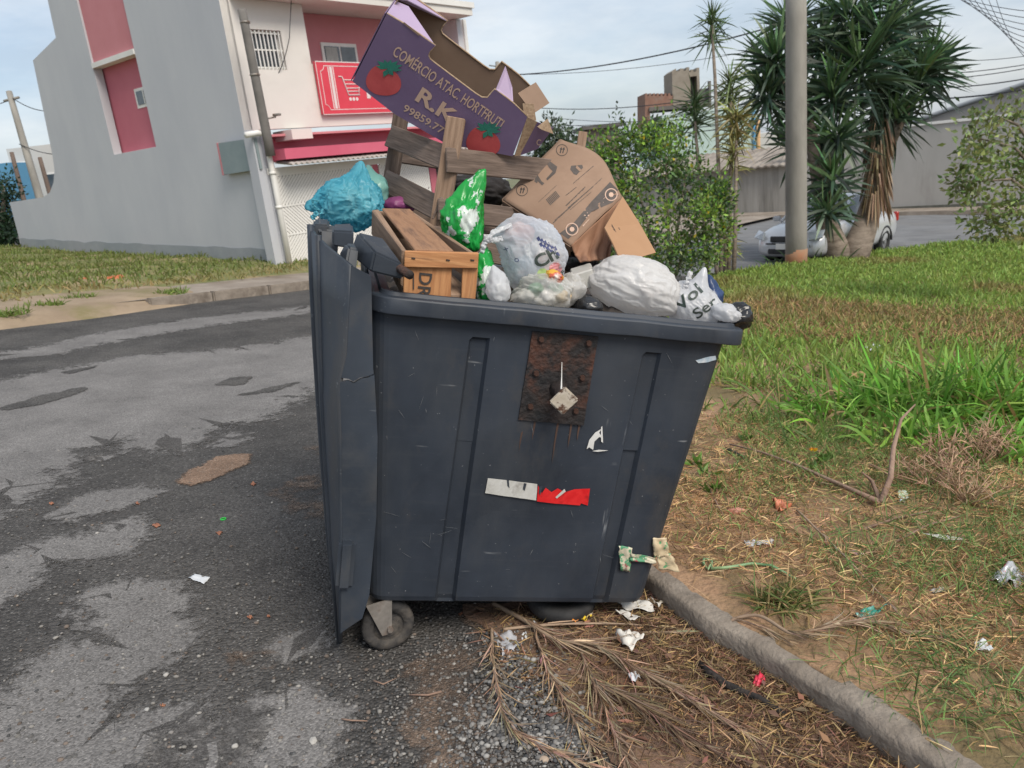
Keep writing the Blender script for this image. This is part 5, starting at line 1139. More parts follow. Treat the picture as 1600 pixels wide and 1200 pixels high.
# ---- the big concrete pole on the verge
pb0 = G(1244,422); 
def vertical_to(base, px, py):
    """height on the vertical through base whose pixel row is py"""
    lo, hi = base.z, base.z+30
    for _ in range(50):
        m_ = (lo+hi)/2; v = Vector((base.x,base.y,m_))-CAM; y = 600-F*v.dot(IU)/v.dot(FW)
        if y > py: lo = m_
        else: hi = m_
    return Vector((base.x,base.y,lo))
pt = vertical_to(pb0,0,-60)
bp_ = utility_pole('utility_pole', pb0-Vector((0,0,.2)), pt, .205,.175, 'thick round concrete utility pole with red-stained foot on the grass', seg=24)
obj('red_stain', tubeme([pb0-Vector((0,0,.1)), pb0+Vector((0,0,.25)), pb0+Vector((.01,0,.42))],[.209,.2075,.2055],24), mat('red_earth_stain', lin(.36,.15,.075), lin(.30,.19,.12), .95, 3), bp_)
fpole = utility_pole('utility_pole', P(781,330,60), P(777,97,60), .22,.16, 'distant utility pole with short crossarm beyond the shop')
obj('crossarm', tubeme([P(757,121,60),P(790,119,60)],.09,6), M_pole, fpole); 
for x in (761,767,773): obj('insulator', tubeme([P(x,121,60),P(x,127,60)],.12,6), M_dk, fpole)
obj('lamp_arm', tubeme([P(777,104,60),P(764,102,60)],.05,5), M_pole, fpole)
# ---- overhead cables
M_wire = mat('cable_rubber', lin(.03,.03,.035), lin(.05,.05,.055), .7, 5)
def cable(a, b_, da, db, r=.012, sag=0.0, label='', grp='overhead cables'):
    pa, pb__ = P(*a,da), P(*b_,db); pts = [pa.lerp(pb__,i/16)-Vector((0,0,sag*4*(i/16)*(1-i/16))) for i in range(17)]
    o_ = obj('overhead_cable', tubeme(pts, r, 5), M_wire); tag(o_, label, 'cable', grp)
cable((374,35),(800,-25),17.4,26,.011,.15,'thin black cable from the service post up over the shop roof','cables at the shop')
cable((380,87),(740,5),17.3,24,.012,.35,'black cable sagging from the service post across the shop front','cables at the shop')
cable((378,45),(400,130),17.2,17.2,.010,.0,'loose black cable dangling beside the service post','cables at the shop'); cable((400,130),(452,60),17.2,17.0,.010,.35,'looped black cable hanging below the barred window','cables at the shop'); cable((452,60),(456,-20),17.0,17.0,.010,.0,'vertical black cable crossing the cream front wall','cables at the shop')
cable((0,162),(20,155),36,36,.02,0,'short dark cable left of the leaning pole','far left cables'); cable((18,152),(95,170),36,34,.02,.3,'dark cable from leaning pole to the shop side wall','far left cables'); cable((30,225),(110,240),36,36,.02,.2,'low dark cable crossing the far house','far left cables')
lab = 'dark overhead cable crossing the pale sky between shop and yucca'
for a, b_, r in (((779,118),(1240,32),.045),((779,116),(1300,55),.018),((832,168),(1230,128),.03),((800,195),(1240,150),.02),((850,182),(1240,165),.018),((850,198),(1240,178),.03),((860,203),(1240,185),.03),((850,190),(1100,170),.016)):
    cable(a, b_, 60, 42, r, .6, lab, 'cables behind the yucca')
lab2 = 'thin cable in the bundle fanning across the sky above the young tree'
for k in range(9):
    cable((1440+k*14,-30+k*1.5),(1640,20+k*11),26,18,.009,.2+.05*k,lab2,'cable bundle above the young tree')
lab3 = 'long dark cable running past the yucca over the warehouse roof'
for a, b_, r in (((1380,135),(1660,112),.022),((1380,122),(1660,95),.016),((1380,112),(1660,90),.016),((1380,152),(1660,128),.03),((1420,88),(1660,78),.012)):
    cable(a, b_, 34, 25, r, .25, lab3, 'cables over the warehouse')
# ================================================================== silver car
M_car = mat('silver_paint', lin(.58,.59,.61), lin(.60,.61,.63), .3, 3, metal=.25, coat=.6); M_tyre = mat('tyre', lin(.02,.02,.02), lin(.035,.035,.035), .85, 10); M_trim = mat('black_trim', lin(.02,.02,.022), lin(.035,.035,.037), .5, 5); M_lamp = mat('lamp_glass', lin(.62,.66,.70), lin(.45,.5,.55), .08, 12, spec=.9); M_alloy = mat('alloy', lin(.40,.40,.41), lin(.5,.5,.5), .35, 5, metal=.7)
M_cglass = mat('car_glass', lin(.03,.035,.04), lin(.05,.055,.06), .04, 3, spec=1.0)
rw = G(1377,396); hd = Vector((-.74,-.67,0)).normalized(); sdv = Vector((-hd.y,hd.x,0))    # sdv: car's left; camera sees the car's left side on the image right
if (rw+sdv-CAM).length > (rw-sdv-CAM).length: pass
slope = (gh(*(rw+hd).xy)-gh(*rw.xy)); hx = (hd+UPV*slope).normalized()
CM = frame(rw - sdv*.72 + UPV*.0, hx, sdv)        # X forward, Y left; origin under rear axle centre
car = empty('parked_car', CM.translation, 'silver sedan parked on the cross street behind the yucca trunks', 'car')
SEC = [  # x, half width, z bottom, z shoulder, z top(bonnet/boot), top half width
 (-.92,.62,.42,.70,.80,.50),(-.86,.74,.30,.78,.92,.62),(-.55,.80,.24,.84,1.0,.68),(-.1,.82,.22,.86,1.02,.70),(.6,.82,.20,.86,.98,.70),(1.5,.82,.20,.84,.96,.70),(2.0,.82,.20,.84,.98,.70),(2.45,.82,.22,.80,.93,.66),(2.9,.80,.24,.74,.86,.62),(3.12,.74,.26,.66,.76,.56),(3.24,.64,.30,.58,.64,.48),(3.28,.55,.36,.50,.54,.44)]
vs_, fs = [], []; NP = 13
for x,hw,zb_,zs,zt2,tw_ in SEC:
    half = [(0,zb_),(hw*.8,zb_),(hw*.97,zb_+.08),(hw,(zb_+zs)/2),(hw*.985,zs),(tw_+.04,zt2-.02),(tw_*.6,zt2+.012)]
    ring = [( -y,z) for y,z in half[::-1]][:-1]+half   # from left top down... symmetric ring
    for y,z in ring: vs_.append((x,y,z))
NP = len(ring)
for i in range(len(SEC)-1):
    for k in range(NP): fs.append((i*NP+k, i*NP+(k+1)%NP, (i+1)*NP+(k+1)%NP, (i+1)*NP+k))
fs += [tuple(range(NP))[::-1], tuple(range((len(SEC)-1)*NP, len(SEC)*NP))]
bm = bmesh.new(); bv = [bm.verts.new(v) for v in vs_]
for f in fs: bm.faces.new([bv[i] for i in f])
cme = bm2me(bm, True); cb = obj('body', cme, M_car, car, CM)
cb.modifiers.new('s','SUBSURF').levels = 1; cb.modifiers['s'].render_levels = 2
GS = [(-.45,.66,.98,.62,1.02),(.05,.70,.98,.56,1.36),(.55,.71,.97,.56,1.45),(1.15,.71,.96,.56,1.44),(1.45,.70,.96,.55,1.38),(2.2,.64,.95,.60,.97)]
vs_, fs = [], []
for x,hw,z0,tw_,z1 in GS: vs_ += [(x,-hw,z0),(x,-tw_,z1-.03),(x,-tw_*.8,z1),(x,tw_*.8,z1),(x,tw_,z1-.03),(x,hw,z0)]
for i in range(len(GS)-1):
    for k in range(5): fs.append((i*6+k,i*6+k+1,i*6+k+7,i*6+k+6))
gl = obj('windows', pymesh(vs_, fs, True), M_cglass, car, CM)
vs_, fs = [], []
for x,hw,z0,tw_,z1 in GS[1:5]: vs_ += [(x,-tw_-.012,z1-.05),(x,-tw_*.8,z1+.015),(x,tw_*.8,z1+.015),(x,tw_+.012,z1-.05)]
for i in range(3):
    for k in range(3): fs.append((i*4+k,i*4+k+1,i*4+k+5,i*4+k+4))
ro = obj('roof', pymesh(vs_, fs, True), M_car, car, CM)
for s in (-1,1):
    for a, b_ in (((2.22,s*.655,.96),(1.44,s*.565,1.37)),((-.47,s*.67,.99),(.06,s*.57,1.36)),((.62,s*.72,.97),(.60,s*.575,1.43))):
        obj('pillar', tubeme([CM @ Vector(a), CM @ Vector(b_)], .035, 6), M_car, car)
    hl = [(3.14,s*.74,.70),(3.24,s*.50,.66),(3.20,s*.48,.82),(2.98,s*.72,.85)]
    o_ = obj('headlight', pymesh([Vector(v)+Vector((.05,s*.02,-.02)) for v in hl], [(0,1,2,3)]), M_lamp, car, CM); thick(o_, .05, 0)
    mr = obj('mirror', boxme(.10,.20,.12,.03,2), M_car, car, CM @ Matrix.Translation((1.95,s*.90,1.0)))
    for x in (0,2.42):
        wm = CM @ Matrix.Translation((x,s*.72,.29)) @ Matrix.Rotation(math.pi/2,4,'X')
        wh = obj('wheel', discme(.20,.10,20,.05), M_alloy, car, wm); obj('tyre', ringme(.29,.19,.18,24), M_tyre, wh, wm)
        obj('wheel_arch', tubeme([CM @ Vector((x+.34*math.cos(a),s*.80,.29+.34*math.sin(a))) for a in [i*math.pi/10 for i in range(11)]], .03, 5), M_trim, car)
    tlg = obj('tail_light', boxme(.10,.10,.22,.02), mat('tail_red', lin(.35,.02,.02), lin(.4,.03,.03), .2, 5), car, CM @ Matrix.Translation((-.84,s*.70,.80)))
    obj('door_handle', boxme(.16,.02,.03,.006), M_car, car, CM @ Matrix.Translation((.75,s*.83,.80)))
obj('grille', boxme(.04,.72,.13,.02), M_trim, car, CM @ Matrix.Translation((3.275,0,.66))); obj('air_intake', boxme(.05,.80,.11,.02), M_trim, car, CM @ Matrix.Translation((3.285,0,.40)))
obj('number_plate', boxme(.02,.40,.12,.004), M_wht, car, CM @ Matrix.Translation((3.325,0,.51))); obj('bumper_trim', boxme(.05,.9,.03,.008), M_trim, car, CM @ Matrix.Translation((3.29,0,.565)))
# ================================================================== vegetation
rng = np.random.default_rng(11)
def nrm(a): return a/np.maximum(1e-9,np.linalg.norm(a,axis=1,keepdims=True))
def blademesh(base, d, L_, w_, bend, col, prof_=((0,.75),(.4,1.0),(.75,.65)), side=None):
    """curved tapering blades; arrays over N"""
    N_ = len(base); d = nrm(d)
    if side is None:
        rv = rng.normal(size=(N_,3)); side = nrm(np.cross(d, rv))
    k = len(prof_); V = np.zeros((N_,2*k+1,3))
    for i,(t,ww) in enumerate(prof_):
        c = base+d*(L_*t)[:,None]+bend*(L_*t*t)[:,None]; V[:,2*i] = c-side*(w_*ww/2)[:,None]; V[:,2*i+1] = c+side*(w_*ww/2)[:,None]
    V[:,2*k] = base+d*L_[:,None]+bend*L_[:,None]
    nv = 2*k+1; o_ = (np.arange(N_)*nv)[:,None]
    quads = np.concatenate([o_+np.array([[2*i,2*i+1,2*i+3,2*i+2]]) for i in range(k-1)],axis=0); tris = o_+np.array([[2*k-2,2*k-1,2*k]])
    me = bpy.data.meshes.new('blades'); me.vertices.add(N_*nv); me.vertices.foreach_set('co', V.reshape(-1).astype(np.float32))
    nq, nt_ = len(quads), len(tris); loops = np.concatenate([quads.reshape(-1),tris.reshape(-1)])
    me.loops.add(len(loops)); me.loops.foreach_set('vertex_index', loops.astype(np.int32))
    me.polygons.add(nq+nt_); st = np.concatenate([np.arange(nq)*4, nq*4+np.arange(nt_)*3]); me.polygons.foreach_set('loop_start', st.astype(np.int32))
    me.update(calc_edges=True); me.polygons.foreach_set('use_smooth', np.ones(nq+nt_,dtype=bool))
    a = me.color_attributes.new('col','FLOAT_COLOR','POINT'); c4 = np.ones((N_,nv,4),dtype=np.float32); c4[:,:,:3] = col[:,None,:]; a.data.foreach_set('color', c4.reshape(-1)); me.validate(); return me
def leafmesh(base, d, L_, w_, side, col):
    N_ = len(base); d = nrm(d); side = nrm(side-d*np.sum(side*d,axis=1)[:,None]); nr = np.cross(d,side)
    V = np.zeros((N_,5,3)); V[:,0] = base; V[:,1] = base+d*(L_*.45)[:,None]+side*(w_/2)[:,None]+nr*(w_*.15)[:,None]; V[:,2] = base+d*L_[:,None]-nr*(L_*.12)[:,None]; V[:,3] = base+d*(L_*.45)[:,None]-side*(w_/2)[:,None]+nr*(w_*.15)[:,None]; V[:,4] = base+d*(L_*.45)[:,None]
    o_ = (np.arange(N_)*5)[:,None]; tr_ = np.concatenate([o_+np.array([[0,1,4]]),o_+np.array([[1,2,4]]),o_+np.array([[4,2,3]]),o_+np.array([[0,4,3]])],axis=0)
    me = bpy.data.meshes.new('leaves'); me.vertices.add(N_*5); me.vertices.foreach_set('co', V.reshape(-1).astype(np.float32)); me.loops.add(tr_.size); me.loops.foreach_set('vertex_index', tr_.reshape(-1).astype(np.int32))
    me.polygons.add(len(tr_)); me.polygons.foreach_set('loop_start', (np.arange(len(tr_))*3).astype(np.int32)); me.update(calc_edges=True)
    a = me.color_attributes.new('col','FLOAT_COLOR','POINT'); c4 = np.ones((N_,5,4),dtype=np.float32); c4[:,:,:3] = col[:,None,:]; a.data.foreach_set('color', c4.reshape(-1)); return me
M_blade = mat('grass_blade', lin(1,1,1), None, .55, attr='col', trans=.30, spec=.35)
M_leaf = mat('leaf', lin(1,1,1), None, .45, attr='col', trans=.28, spec=.4)
M_sword = mat('sword_leaf', lin(1,1,1), None, .42, attr='col', trans=.12, spec=.45)
M_straw = mat('straw', lin(1,1,1), None, .8, attr='col', trans=.1, spec=.2)
M_bark = mat('pale_bark', lin(.17,.135,.105), lin(.27,.22,.175), .95, 4, (1,1,3), bump=.6, bscale=14, c3=lin(.10,.075,.055), s3=3)
def A3(v): return np.array(v[:])
def colvar(c, n_, var=.25, hue=.12):
    k = rng.normal(1,var,size=(n_,1)).clip(.4,1.8); h_ = rng.normal(0,hue,size=(n_,3)); return (np.array(c)[None]*k*(1+h_)).clip(.004,.9)
# ---- grass on the verge: pick pixels-independent world positions by area
def in_verge(n_, x0, x1, y0, y1):
    X = rng.uniform(x0,x1,n_); Y = rng.uniform(y0,y1,n_); keep = []; ok_ = (X < 1.15*Y+1.8); X, Y = X[ok_], Y[ok_]
    for x,y in zip(X,Y):
        h = VBVH.ray_cast(Vector((x,y,20)), Vector((0,0,-1)))
        if h[0] is not None: keep.append((x,y,h[0].z))
    return np.array(keep)
def dens(P_, sc, off, th, soft=.15):
    v = np.array([noise.noise(Vector((p[0]*sc+off,p[1]*sc,off))) for p in P_]); return rng.uniform(size=len(P_)) < ((v-th)/soft+.5).clip(0,1)
def row_of(P_):
    """distance from the camera foot along the ground: zones of the verge"""
    return np.hypot(P_[:,0], P_[:,1])
def edge_d(P_):
    K_ = np.array([(k.x,k.y) for k in KL]); out_ = np.empty(len(P_))
    for i in range(0,len(P_),4000): out_[i:i+4000] = np.sqrt(((P_[i:i+4000,None,:2]-K_[None])**2).sum(2)).min(1)
    return out_
def upv(n_, lean): d = rng.normal(size=(n_,3))*lean; d[:,2] = 1; return d
def flatv(n_, rise=.12): d = rng.normal(size=(n_,3)); d[:,2] = np.abs(rng.normal(size=n_))*rise; return nrm(d)
def down(n_, k): b = np.zeros((n_,3)); b[:,2] = -np.abs(rng.normal(k,k*.4,size=n_)); return b
# far lawn (beyond about 5 m)
Pf = in_verge(300000, 0, 30, 4.2, 24); r_ = row_of(Pf); Pf = Pf[(r_ > 5.2) & (Pf[:,0] > -.2)]; n_ = len(Pf); r_ = row_of(Pf)
patch = np.array([noise.noise(Vector((p[0]*.45,p[1]*.45,1))) for p in Pf]); fine_ = np.array([noise.noise(Vector((p[0]*1.7,p[1]*1.7,4))) for p in Pf])
cg = colvar((.245,.35,.078),n_,.2,.07); cdry = colvar((.27,.20,.085),n_,.2,.08); zone = (1-np.abs(r_-8.5)/1.5).clip(0,1); k = ((patch-.30)*3+.1+fine_*.45+zone*(1.3+1.2*fine_+.8*patch)).clip(0,1)[:,None]; tallz = (1-np.abs(r_-6.0)/1.4).clip(0,1); cg = cg*(1-k*.75)+cdry*k*.75
g_ = obj('lawn_grass', blademesh(Pf, upv(n_,.45), rng.uniform(.07,.16,n_)*(1+.8*np.maximum(0,fine_)+1.0*tallz*(.6+fine_)), .007+.0011*r_, down(n_,.25), cg), M_blade, kind='stuff', label='short bright green grass covering the far verge', cat='grass')
# dry mown ridge between lawn and tall grass
Pd = in_verge(95000, .8, 10.5, 5.2, 9.6); e_ = edge_d(Pd); r_ = row_of(Pd); Pd = Pd[(r_ > 7.1) & (r_ < 9.8) & (e_ > .05)]; n_ = len(Pd)
mix = rng.uniform(size=n_) < (.20+.25*np.array([noise.noise(Vector((p[0]*1.5,p[1]*1.5,8))) for p in Pd])); c1 = colvar((.36,.24,.12),n_,.25,.08); c2 = colvar((.16,.24,.06),n_,.25,.08); c1[mix] = c2[mix]
obj('mown_grass', blademesh(Pd, upv(n_,.9), rng.uniform(.06,.2,n_), rng.uniform(.005,.011,n_), down(n_,.35), c1), M_straw, kind='stuff', label='dry brown mown grass in a ridge across the verge', cat='grass')
# near verge: dirt with dry clippings and thin creeping green
Pn = in_verge(240000, .2, 5.2, .7, 5.0); e_ = edge_d(Pn); r_ = row_of(Pn); ok = (r_ < 4.6) & (e_ > .10); Pn = Pn[ok]; e_ = e_[ok]; r_ = r_[ok]
nz_ = np.array([noise.noise(Vector((p[0]*1.6,p[1]*1.6,2))) for p in Pn]); bare = (nz_ < -.05) & (e_ < 1.3); keep = ~bare | (rng.uniform(size=len(Pn)) < .30); keep &= rng.uniform(size=len(Pn)) < np.minimum(1,.25+e_*.9)
Pn, e_, r_, nz_ = Pn[keep], e_[keep], r_[keep], nz_[keep]; n_ = len(Pn); Pn[:,2] += rng.uniform(0,.018,n_)
gr = rng.uniform(size=n_) < (.10+.42*np.minimum(1,np.maximum(0,(e_-.35)/.9))*(.6+.9*nz_)).clip(.05,.75)
cs = colvar((.58,.39,.20),n_,.28,.08); cs2 = colvar((.32,.19,.10),n_,.3,.1); pk = rng.uniform(size=n_) < .35; cs[pk] = cs2[pk]; cgn = colvar((.17,.25,.08),n_,.25,.1); cs[gr] = cgn[gr]
dd = flatv(n_,.25); dd[gr] = nrm(upv(n_,.9))[gr]
obj('grass_clippings', blademesh(Pn, dd, rng.uniform(.03,.085,n_), rng.uniform(.0016,.0042,n_), down(n_,.12), cs), M_straw, kind='stuff', label='dry straw clippings and thin creeping grass over bare soil', cat='grass')
# tall grass clumps, each a plant of its own
def tall_clump(px, py, nbl, Lm, label, spread=.16, c=(.19,.36,.06), lean=.55, wd_=.015, name='grass_clump', grp='tall grass clumps on the verge', dryf=.06):
    b = Gv(px,py); bx_, by_ = b.x+rng.normal(0,1,nbl).clip(-1.6,1.6)*spread, b.y+rng.normal(0,1,nbl).clip(-1.6,1.6)*spread*.7; bz = np.array([vzq(x,y) if vzq(x,y) is not None else b.z for x,y in zip(bx_,by_)])
    base = np.stack([bx_,by_,bz-.005],1); d = upv(nbl,lean); d[:,:2] += (base[:,:2]-np.array([[b.x,b.y]]))*1.6
    L_ = rng.normal(Lm,Lm*.28,nbl).clip(.08,None); cc = colvar(c,nbl,.28,.09); dr_ = rng.uniform(size=nbl) < dryf; cc[dr_] = colvar((.38,.27,.12),int(dr_.sum()),.2,.05)
    o_ = obj(name, blademesh(base-A3(b), d, L_, rng.normal(wd_,wd_*.3,nbl).clip(.003,None), down(nbl,.45), cc, ((0,.8),(.22,1.0),(.45,1),(.65,.85),(.85,.5))), M_blade, None, Matrix.Translation(b)); tag(o_, label, 'grass', grp); return o_
TG = 'clump of tall bright green broad-bladed grass beyond the bare soil'
for i,(x,y,nb_,l) in enumerate([(1330,650,130,.34),(1400,640,190,.42),(1460,650,200,.45),(1520,645,210,.47),(1580,650,210,.50),(1420,690,110,.30),(1500,700,110,.30),(1575,705,110,.30),(1360,600,80,.26),(1300,640,70,.25),(1440,610,110,.32),(1550,610,120,.34),(1625,660,120,.38)]): tall_clump(x,y,nb_,l,TG)
TG2 = 'lower clump of mid green grass leaning near the container'
for i,(x,y,nb_,l) in enumerate([(1160,600,90,.20),(1200,610,90,.20),(1235,630,80,.20),(1150,640,70,.18),(1210,660,70,.18),(1270,690,70,.18),(1175,560,80,.18),(1290,590,80,.2)]): tall_clump(x,y,nb_,l,TG2,.12,(.16,.26,.06),.7,.008,grp='low grass clumps by the container',dryf=.2)
tall_clump(1222,945,240,.15,'single spiky tuft of green and straw grass on bare soil near the kerb',.055,(.12,.165,.045),.9,.0045,'grass_tuft','grass tuft',.35)
wb_, wd2, wl_, wc_ = [], [], [], []
for x,y,nb_,l in [(1420,1060,260,.11),(1500,1020,240,.11),(1560,1090,240,.12),(1480,1120,220,.11),(1540,860,300,.13),(1470,820,260,.12),(1590,800,280,.14),(1390,830,240,.11),(1330,870,160,.10),(1580,930,220,.12),(1420,900,180,.1),(1300,760,160,.1),(1400,760,200,.12),(1180,730,120,.09),(1500,760,240,.13)]:
    b = Gv(x,y); xx, yy = rng.normal(b.x,.16,nb_), rng.normal(b.y,.12,nb_); zz = [vzq(a,c) for a,c in zip(xx,yy)]
    for a,c,z in zip(xx,yy,zz):
        if z is not None: wb_.append((a,c,z))
    k = sum(z is not None for z in zz); wl_.append(rng.normal(l,l*.3,k).clip(.03,None))
n_ = len(wb_); cw = colvar((.16,.25,.08),n_,.28,.09); dr_ = rng.uniform(size=n_) < .22; cw[dr_] = colvar((.42,.30,.14),int(dr_.sum()),.2,.05)
obj('fine_grass', blademesh(np.array(wb_), upv(n_,1.1), np.concatenate(wl_), rng.uniform(.002,.0045,n_), down(n_,.45), cw), M_blade, kind='stuff', label='fine wispy green grass growing through the straw near the kerb', cat='grass')
# broadleaf weeds
def weed(px, py, n_, l, label, c=(.12,.22,.04)):
    b = Gv(px,py); base = np.repeat(np.array([[0,0,.01]]),n_,0)+rng.normal(0,.02,(n_,3))*np.array([1,1,.2]); d = upv(n_,1.1); o_ = obj('weed', leafmesh(base,d,rng.uniform(.6,1.1,n_)*l,rng.uniform(.25,.35,n_)*l,rng.normal(size=(n_,3)),colvar(c,n_,.2,.08)), M_leaf, None, Matrix.Translation(b)); tag(o_, label, 'weed', 'weeds'); return o_
WD = 'small broad-leaved green weed at the edge of the bare soil'
for x,y in ((1105,745),(1118,770),(1165,690),(1290,725),(1090,730)): weed(x,y,14,.07,WD)
fw_ = weed(1273,735,18,.05,'low weed with a small orange and yellow flower')
fb = Gv(1271,718); obj('flower', leafmesh(np.repeat(np.array([A3(fb)+[0,0,.05]]),9,0), np.array([[math.cos(a),math.sin(a),.3] for a in np.linspace(0,5.6,9)]), np.full(9,.022), np.full(9,.016), np.tile([[0,0,1.]],(9,1)), np.array([[.75,.25,.03]]*5+[[.75,.5,.04]]*4)), M_leaf, fw_)
# dry brown weeds
def dry_weed(px, py, h_, label):
    b = Gv(px,py); e_ = empty('dry_weed', b, label, 'weed', 'dry brown weeds'); n_ = 15
    tips = [Vector((rng.normal(0,.10),rng.normal(0,.07),rng.uniform(.5,1.0)*h_)) for _ in range(n_)]; vs2, fs2 = [], []
    bmj = bmesh.new()
    for t in tips:
        pth = [b+Vector((0,0,.0)), b+t*.5+Vector((rng.normal(0,.03),rng.normal(0,.03),0)), b+t]; m_ = tubeme(pth,[.0035,.0028,.0015],4); bmj.from_mesh(m_)
        for q in range(3):
            s_ = b+t*rng.uniform(.4,.9); m_ = tubeme([s_, s_+Vector((rng.normal(0,.04),rng.normal(0,.04),rng.uniform(.02,.07)))],[.002,.001],4); bmj.from_mesh(m_)
    obj('stems', bm2me(bmj), mat('dry_stem', lin(.36,.22,.14), lin(.48,.32,.21), .9, 12), e_); nb_ = 90
    base = np.array([A3(b+tips[i%n_]*rng.uniform(.45,1.0)) for i in range(nb_)]); obj('leaves', blademesh(base, upv(nb_,.8), rng.uniform(.03,.08,nb_), rng.uniform(.003,.007,nb_), down(nb_,.5), colvar((.42,.28,.18),nb_,.25,.07)), M_straw, e_)
for x,y,h_ in ((1465,735,.20),(1530,730,.24),(1560,720,.22),(1510,790,.18),(1450,760,.16)): dry_weed(x,y,h_,'withered brown branching weed in front of the tall grass')
# lot grass on the left
nl = 45000; s_ = rng.uniform(-22,.3,nl); d_ = rng.uniform(-16,kd-1.35,nl)
q = np.array(SO[:])[None]+np.array(SE[:])[None]*s_[:,None]+np.array(SN[:])[None]*d_[:,None]; ok = ~((s_ > -.05) & (d_ < .1)); q = q[ok]; s_, d_ = s_[ok], d_[ok]
q[:,2] = np.array([gh(x,y) for x,y in q[:,:2]])+.15+np.array([.10*noise.noise(Vector((x,y,gh(x,y)+.15))*.7) for x,y in q[:,:2]]); pn = np.array([noise.noise(Vector((x*.5,y*.5,3))) for x,y in q[:,:2]]); dry = ((d_-.9)*.55+pn*1.2).clip(0,1)
kp = rng.uniform(size=len(q)) > np.maximum(0,dry-.55)*1.4; q, dry = q[kp], dry[kp]; n_ = len(q); cl = colvar((.165,.20,.055),n_,.2,.07)*(1-dry[:,None])+colvar((.33,.25,.11),n_,.2,.07)*dry[:,None]
obj('lot_grass', blademesh(q, upv(n_,.5), rng.uniform(.07,.2,n_), rng.uniform(.015,.03,n_), down(n_,.3), cl), M_blade, kind='stuff', label='patchy green and straw grass on the empty lot beside the shop', cat='grass')
for x,y in ((128,482),(270,473),(20,508),(75,495)):
    b = G(x,y)+Vector((0,0,.12)); n_ = 120; base = rng.normal(0,1,(n_,3)).clip(-1.4,1.4)*.09*np.array([1.6,.7,0]); o_ = obj('grass_tuft', blademesh(base, upv(n_,.5), rng.uniform(.08,.2,n_), rng.uniform(.012,.022,n_), down(n_,.3), colvar((.17,.235,.055),n_,.2,.07)), M_blade, None, Matrix.Translation(b)); tag(o_, 'green grass tuft growing along the edge of the shop pavement', 'grass', 'pavement grass tufts')
# ---- yucca
yb = G(1316,413); yd = (yb-CAM).dot(FW); yuc = empty('yucca_tree', yb, 'large dark green yucca with two thick trunks and spiky leaf heads', 'tree')
def PY(px, py, dd=0.0): return P(px,py,yd+dd)
obj('trunk', tubeme([PY(1316,420),PY(1304,385),PY(1292,350,-.1),PY(1284,300,-.2),PY(1272,235,-.2),PY(1255,160,0)],[.34,.27,.22,.18,.14,.12],12), M_bark, yuc)
obj('trunk', tubeme([PY(1326,420),PY(1340,385),PY(1353,350,.1),PY(1366,300,.1),PY(1376,230,.2),PY(1372,130,.3)],[.36,.29,.25,.20,.17,.13],12), M_bark, yuc)
obj('trunk', tubeme([PY(1372,260,.1),PY(1400,200,.1),PY(1428,150,.0)],[.16,.13,.10],8), M_bark, yuc); obj('trunk', tubeme([PY(1272,240),PY(1240,170,-.2),PY(1218,120,-.3)],[.13,.11,.09],8), M_bark, yuc)
heads = [(1212,85,-.4,78,200),(1198,140,-.2,66,170),(1232,30,.0,72,170),(1245,150,.3,66,150),(1285,60,.3,80,200),(1325,15,.0,86,210),(1375,45,-.3,88,220),(1415,5,.2,72,170),(1345,95,-.5,84,200),(1432,105,-.2,76,210),(1455,90,-.1,62,150),(1390,130,.1,74,180),(1300,140,-.3,74,180),(1310,205,-.5,66,150),(1300,275,-.7,60,140),(1293,322,-.9,46,90),(1245,215,.0,60,110),(1400,175,.0,66,140)]
base_, dir_, len_, col_ = [], [], [], []
for (x,y,dd,rpx,nb_) in heads:
    nb_ = int(nb_*.72)
    c = A3(PY(x,y,dd)); Lh = rpx*yd/F; d = nrm(rng.normal(size=(nb_,3))+np.array([[0,0,.25]])); base_.append(c[None]+d*Lh*.10+rng.normal(0,.04,(nb_,3))-np.array([[0,0,1]])*rng.uniform(0,.35,(nb_,1))*Lh); dir_.append(d); len_.append(rng.uniform(.75,1.1,nb_)*Lh); col_.append(colvar((.062,.104,.062),nb_,.3,.10))
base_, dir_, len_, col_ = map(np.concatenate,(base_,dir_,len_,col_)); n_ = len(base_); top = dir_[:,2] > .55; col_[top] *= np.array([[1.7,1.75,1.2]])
sd2 = nrm(np.cross(dir_, rng.normal(size=(n_,3))))
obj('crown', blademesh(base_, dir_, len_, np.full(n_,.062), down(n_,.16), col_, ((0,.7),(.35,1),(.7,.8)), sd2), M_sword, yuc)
nd = 420; t = rng.uniform(0,1,nd); ct = np.array([A3(PY(1376-8*tt,165+140*tt,-.18)) for tt in t]); ang = rng.uniform(0,2*math.pi,nd); dr = np.stack([np.cos(ang)*.28,np.sin(ang)*.28,-np.ones(nd)],1); cdr = colvar((.29,.20,.125),nd,.25,.07); gmask = (rng.uniform(size=nd) > t*1.8+.05); cdr[gmask] = colvar((.045,.075,.04),int(gmask.sum()),.3,.08)
obj('dead_leaves', blademesh(ct+dr*np.array([[.5,.5,0]]), dr, rng.uniform(.5,.8,nd), np.full(nd,.045), np.zeros((nd,3)), cdr), M_sword, yuc)
nd = 160; t = rng.uniform(0,1,nd); ct = np.array([A3(PY(1290-5*tt,200+110*tt,-.3)) for tt in t]); ang = rng.uniform(0,2*math.pi,nd); dr = np.stack([np.cos(ang)*.45,np.sin(ang)*.45,-np.ones(nd)],1); obj('hanging_leaves', blademesh(ct, dr, rng.uniform(.45,.75,nd), np.full(nd,.05), np.zeros((nd,3)), colvar((.04,.075,.042),nd,.3,.1)), M_sword, yuc)
